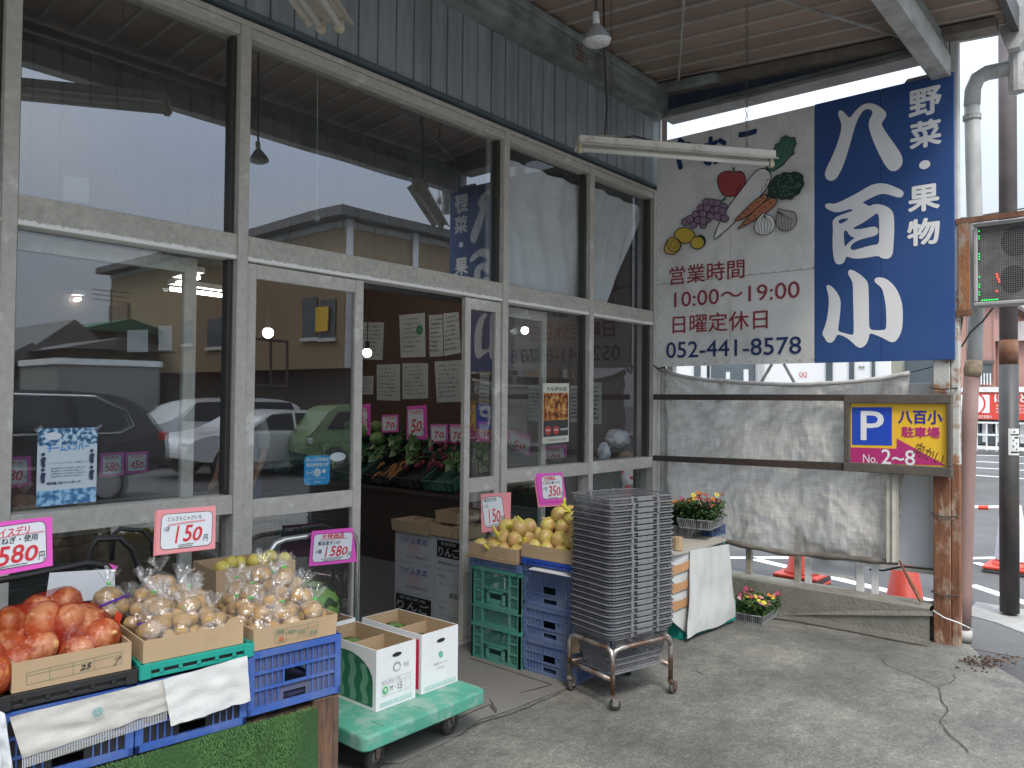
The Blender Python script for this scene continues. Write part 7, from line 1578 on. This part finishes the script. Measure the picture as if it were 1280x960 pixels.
for sx in (-1, 1):
    body.append([((0, .01, 1.28), .11), ((sx * .15, .01, 1.30), .05), ((sx * .19, 0, 1.16), .038), ((sx * .20, -.02, 1.02), .032), ((sx * .19, -.10, .88), .026), ((sx * .185, -.145, .82), .022), ((sx * .183, -.17, .785), .028)])
    for fi, (dx, ln) in enumerate(((-.022, .055), (-.008, .066), (.006, .062), (.02, .048))): b = (sx * .183 + dx, -.19, .765); body.append([((sx * .183, -.17, .785), .028), (b, .009), ((b[0] + dx * .2, b[1] - ln * .45, b[2] - ln * .35), .008), ((b[0] + dx * .2, b[1] - ln * .6, b[2] - ln * .85), .007)])
    body.append([((sx * .183, -.17, .785), .028), ((sx * .183 - sx * .03, -.175, .775), .010), ((sx * .183 - sx * .045, -.20, .755), .008)])
    body.append([(pel, .10), ((sx * .085, 0, .82), .085), ((sx * .09, -.01, .48), .055), ((sx * .09, .01, .12), .038), ((sx * .09, -.02, .04), .04), ((sx * .095, -.13, .03), .03)])
skinned('body', body, SK, pn)
skinned('shirt', [[((0, 0, .84), .135), ((0, 0, 1.0), .125), ((0, .01, 1.14), .135), ((0, .01, 1.27), .13), ((0, .015, 1.345), .075)]] + [[((0, .01, 1.27), .13), ((sx * .15, .01, 1.295), .068), ((sx * .19, 0, 1.17), .056), ((sx * .20, -.015, 1.05), .05)] for sx in (-1, 1)], TOPM, pn)
skinned('trousers', [[((0, 0, .90), .115), ((0, 0, .84), .12)]] + [[((0, 0, .84), .12), ((sx * .09, 0, .76), .095), ((sx * .09, -.01, .48), .07), ((sx * .09, .01, .10), .055)] for sx in (-1, 1)], JEAN, pn)
mb = MB(); mb.ball((0, .015, 1.545), .098, 18, 12, .05, 3, 1, (.92, 1.0, 1.0)); hv = mb.build('hair', HAIR, pn, local=True, smooth=True)
mb = MB()
for sx in (-1, 1): mb.ball((sx * .032, -.088, 1.525), .009, 8, 6)
mb.build('eyes', BLACK, pn, local=True); MB().ball((0, -.098, 1.495), .014, 8, 6, sq=(.7, 1, 1.3)).build('nose', SK, pn, local=True, smooth=True); MB().ball((0, -.086, 1.462), .02, 8, 5, sq=(1, .4, .25)).build('mouth', mat('lips', (.35, .12, .1), .5), pn, local=True, smooth=True)
for sx in (-1, 1): MB().ball((sx * .084, 0, 1.51), .02, 8, 6, sq=(.4, .8, 1.3)).build('ear', SK, pn, local=True, smooth=True)

# ================================================================ THE STREET BEHIND THE CAMERA, SEEN IN THE WINDOWS
GY = F + .062
def mir(x, y, Yv): P = ony(x, y, 2 * GY - Yv); P[1] = 2 * GY - P[1]; return P
def mirx(x, y, Xv): P = onx(x, y, Xv); P[1] = 2 * GY - P[1]; return P
tag(MB().add([(-60, -3.6, -.070), (60, -3.6, -.070), (60, -1.25, -.070), (-60, -1.25, -.070)], [(0, 1, 2, 3)]).build('pavement', CONC), kind='structure')
TYRE = mat('rubber_tyre', (0, 0, 0)); CGL = mat('car_glass', (.02, .025, .03), .08, 0, .1, 1)
def car(label, loc, rotz, prof, glass, wid, col, wheels, lights, name='parked_car'):
    """prof: side outline (x forward, z); glass: list of side window outlines"""
    t = thing(name, label, 'car', loc, rotz, 'cars parked across the street'); m = mat('car_paint_' + name + str(len(_M)), col, .3, .1, .02, 2, coat=.6); hw = wid / 2; mb = MB(); n = len(prof)
    def half(z): return hw * (1 if z < .85 else 1 - (z - .85) * .28)
    P2 = smooth_poly(prof, 2); n = len(P2); lv = [(-1, .0), (-.96, .03), (.96, .03), (1, .0)]
    vs = [(x, -half(z), z) for x, z in P2] + [(x, half(z), z) for x, z in P2]
    mb.add(vs, [tuple(range(n))[::-1], tuple(range(n, 2 * n))] + [(k, (k + 1) % n, n + (k + 1) % n, n + k) for k in range(n)]); mb.build('body', m, t, local=True)
    for sg in (-1, 1):
        for g in glass: MB().add([(x, sg * (half(z) + .004), z) for x, z in g] + [(x, sg * (half(z) - .02), z) for x, z in g], [tuple(range(len(g)))] + [(k, (k + 1) % len(g), len(g) + (k + 1) % len(g), len(g) + k) for k in range(len(g))]).build('window', CGL, t, local=True)
        for x in wheels:
            M_ = Matrix.Translation((x, sg * (hw - .08), .32)) @ Matrix.Rotation(R(90), 4, 'X'); w = MB().lathe([(0, -.1), (.3, -.11), (.33, -.06), (.33, .06), (.3, .11), (0, .1)], (0, 0, 0), 24, M_).build('wheel', TYRE, t, local=True, smooth=True)
            MB().lathe([(0, -.118), (.19, -.116), (.2, -.1), (.2, .1), (.19, .116), (0, .118)], (0, 0, 0), 20, M_).build('rim', mat('alloy', (.4, .4, .4), .3, .7), w, local=False) if False else MB().lathe([(0, -.118), (.19, -.116), (.2, -.1), (.2, .1), (.19, .116), (0, .118)], (0, 0, 0), 20, M_).build('rim', mat('alloy', (.4, .4, .4), .3, .7), t, local=True)
    for (x, z, nm, lc) in lights:
        for sg in (-1, 1): MB().box(x - .06, x + .06, sg * (hw - .28), sg * (hw + .006), z - .07, z + .07, c=.02).build(nm, mat(nm + '_lens', lc, .2), t, local=True)
    return t
TL = (.40, .02, .02); HLc = (.7, .7, .7)
suv = car('dark sport utility car parked across the street, its tail to the right', (3.45, -6.0, -.07), R(180), [(-2.3, .35), (2.3, .35), (2.32, .75), (2.15, .98), (1.3, 1.08), (.75, 1.55), (.3, 1.68), (-1.4, 1.68), (-1.95, 1.5), (-2.22, 1.1), (-2.34, .9)],
    [[(1.15, 1.08), (.68, 1.5), (.1, 1.58), (.1, 1.08)], [(.03, 1.08), (.03, 1.58), (-.95, 1.57), (-.95, 1.08)], [(-1.02, 1.1), (-1.02, 1.56), (-1.4, 1.54), (-1.75, 1.2)]], 1.85, (.012, .013, .015), (1.4, -1.4), [(-2.26, .98, 'tail_light', TL), (2.2, .8, 'headlight', HLc)])
for sg in (-1, 1):
    MB().tube([(x, sg * (.925 * (1 - (z - .85) * .28) + .01), z) for x, z in ((1.2, 1.05), (.7, 1.54), (.2, 1.62), (-1.3, 1.60), (-1.72, 1.38), (-1.8, 1.16), (-1.6, 1.06), (0, 1.04), (1.2, 1.05))], .016, 5).build('chrome_trim', mat('chrome', (.7, .7, .7), .2, .9), suv, local=True)
    MB().box(-1.2, 1.2, sg * .925, sg * .94, .58, .62).build('door_crease', mat('chrome', (0, 0, 0)), suv, local=True)
car('white saloon car parked across the street, its nose to the left', (9.4, -8.2, -.07), R(180), [(-2.2, .3), (2.2, .3), (2.22, .65), (2.0, .82), (1.1, .92), (.4, 1.36), (-.9, 1.40), (-1.6, 1.05), (-2.15, .98), (-2.24, .6)],
    [[(.95, .94), (.4, 1.28), (-.1, 1.32), (-.1, .94)], [(-.17, .94), (-.17, 1.32), (-.85, 1.32), (-1.3, 1.0)]], 1.75, (.72, .72, .72), (1.35, -1.35), [(-2.16, .85, 'tail_light', TL), (2.12, .66, 'headlight', HLc)])
car('white estate car parked behind the white saloon', (9.9, -11.5, -.07), R(180), [(-2.2, .3), (2.2, .3), (2.22, .75), (1.9, .95), (1.3, 1.05), (.7, 1.6), (-1.9, 1.66), (-2.2, 1.1), (-2.24, .6)],
    [[(1.15, 1.05), (.7, 1.5), (-.1, 1.54), (-.1, 1.05)], [(-.17, 1.05), (-.17, 1.54), (-1.8, 1.54), (-2.0, 1.1)]], 1.75, (.60, .60, .60), (1.35, -1.35), [(-2.14, .95, 'tail_light', TL), (2.1, .8, 'headlight', HLc)])
car('pale green van parked across the street, right of the white saloon', (10.9, -6.6, -.07), R(195), [(-1.7, .3), (1.7, .3), (1.72, .8), (1.5, 1.0), (1.15, 1.45), (.7, 1.52), (-1.6, 1.52), (-1.72, .8)],
    [[(1.25, 1.0), (1.0, 1.36), (.3, 1.4), (.3, 1.0)], [(.2, 1.0), (.2, 1.4), (-.7, 1.4), (-.7, 1.0)], [(-.78, 1.0), (-.78, 1.4), (-1.5, 1.4), (-1.58, 1.0)]], 1.55, (.20, .30, .14), (1.1, -1.1), [(-1.66, .75, 'tail_light', TL), (1.62, .75, 'headlight', HLc)])
BEI = mat('beige_render', (.30, .215, .12), .85, 0, .06, 1, dirt=(.3, .22, .14), dirt_amt=.4, ds=.6)
bg_ = thing('beige_building', 'beige two storey building with a flat dark roof edge, reflected in the windows', 'building', (15.8, -14, 0))
Bq = 15.8; MB().box(Bq, Bq + 14, -32, -14, 2.6, 7.5).build('upper_storey', BEI, bg_); MB().box(Bq + .4, Bq + 13.5, -31.6, -14.4, -.07, 2.6).build('ground_storey', mat('dark_ground_storey', (.07, .065, .06), .7), bg_)
MB().box(Bq - .5, Bq + 14.5, -32.5, -13.5, 7.5, 7.8).build('roof_edge', DKR, bg_); MB().box(Bq - .06, Bq + 14, -32, -13.94, 7.25, 7.45).build('lintel_band', GREYST, bg_)
for x0_, y0_, x1_, y1_ in ((378, 372, 396, 424), (400, 374, 418, 424), (232, 402, 244, 432), (262, 398, 285, 436), (306, 400, 316, 428)):
    a, b = mirx(x0_, y1_, Bq), mirx(x1_, y0_, Bq); w = MB().box(Bq - .05, Bq + .05, a[1], b[1], a[2], b[2]).build('window', GLW, bg_); MB().box(Bq - .1, Bq - .051, a[1] - .1, b[1] + .1, a[2] - .12, a[2]).build('sill', WHP, w)
for k in range(4): MB().box(Bq + 1.5 + k * 3, Bq + 3 + k * 3, -14.05, -13.98, 3.8, 5.6).build('window', GLW, bg_)
for k in range(5): MB().box(Bq + .0 + k * 3, Bq + .25 + k * 3, -13.97, -13.9, 2.6, 7.5).build('pilaster', WHP, bg_)
a, b = mirx(397, 416, Bq), mirx(412, 384, Bq); ys = thing('window_banner', 'yellow banner hung in an upper window of the beige building', 'banner', tuple(a)); MB().box(Bq - .14, Bq - .11, a[1], b[1], a[2], b[2]).build('cloth', YEL, ys)
def house(label, xa, xb, yt, ye, Yv, m, rm, dep=7, grp='houses across the street'):
    a, b = mir(xa, ye, Yv), mir(xb, ye, Yv); t_ = mir((xa + xb) / 2, yt, Yv); h = thing('house', label, 'house', (a[0], Yv, 0), 0, grp); ze = (a[2] + b[2]) / 2; zt_ = t_[2]
    MB().box(a[0], b[0], Yv - dep, Yv, -.07, ze).build('wall', m, h); mb = MB(); o_ = .5; xm = (a[0] + b[0]) / 2
    mb.add([(a[0] - o_, Yv + o_, ze), (b[0] + o_, Yv + o_, ze), (xm, Yv + o_, zt_), (a[0] - o_, Yv - dep - o_, ze), (b[0] + o_, Yv - dep - o_, ze), (xm, Yv - dep - o_, zt_)], [(0, 1, 2), (3, 5, 4), (0, 2, 5, 3), (1, 4, 5, 2), (0, 3, 4, 1)]); mb.build('roof', rm, h)
    w = (b[0] - a[0]) / 5
    for k in (1, 3): MB().box(a[0] + k * w, a[0] + (k + .8) * w, Yv - .02, Yv + .05, ze * .45, ze * .8).build('window', GLW, h)
HW1 = mat('house_wall', (.22, .20, .17), .8, 0, .1, 1); HW2 = mat('house_wall_dark', (.08, .075, .065), .8, 0, .1, 1); HRG = mat('green_roof', (.02, .12, .06), .7)
house('grey house with a dark gable roof, left of the street reflection', 52, 120, 402, 440, -24, HW1, DKR); house('dark low house with a green roof behind the parked cars', 110, 200, 400, 418, -27, HW2, HRG); house('small dark house at the far left of the street reflection', 10, 56, 430, 455, -22, HW2, DKR); house('dark timber house wall in front of the green roof', 96, 196, 424, 440, -19, mat('house_olive', (.09, .08, .055), .85), DKR, 4)
a, b = mir(158, 400, -30), mir(178, 381, -30); tw = thing('rooftop_block', 'small brown water tank block above the green roof', 'tank', tuple(a)); MB().box(a[0], b[0], -32, -30, 3, b[2]).build('block', mat('tank_brown', (.2, .13, .09), .8), tw)
an = MB(); a = mir(138, 410, -26); an.tube([a, a + np.array([0, 0, 1.6])], .03, 5)
for k in range(3): an.tube([a + np.array([-.7, 0, 1.1 + k * .2]), a + np.array([.7, 0, 1.1 + k * .2])], .02, 4)
tag(an.build('antenna', WIRE), 'television antenna above the green roof across the street', 'antenna')
a, b = mir(73, 500, -13), mir(200, 460, -13); ct = thing('storage_container', 'long pale storage container behind the parked cars', 'container', tuple(a)); MB().box(a[0], b[0], -15.5, -13, -.07, b[2]).build('body', mat('container_grey', (.20, .20, .18), .7, 0, .06, 2), ct); MB().box(a[0] - .05, b[0] + .05, -15.5, -12.95, b[2], b[2] + .14).build('top_rail', WHP, ct)
gate = thing('pipe_frame', 'brown scaffold pipe frame standing in the street reflection', 'frame', (6, -4, 0)); a, b = mir(315, 425, -12), mir(358, 425, -12)
for z in (0, -1.2): MB().tube([(a[0], -12, a[2] + z), (b[0], -12, a[2] + z)], .04, 6).build('rail', DARKW, gate)
for x in (a[0], (a[0] + b[0]) / 2, b[0]): MB().tube([(x, -12, -.05), (x, -12, a[2])], .04, 6).build('upright', DARKW, gate)
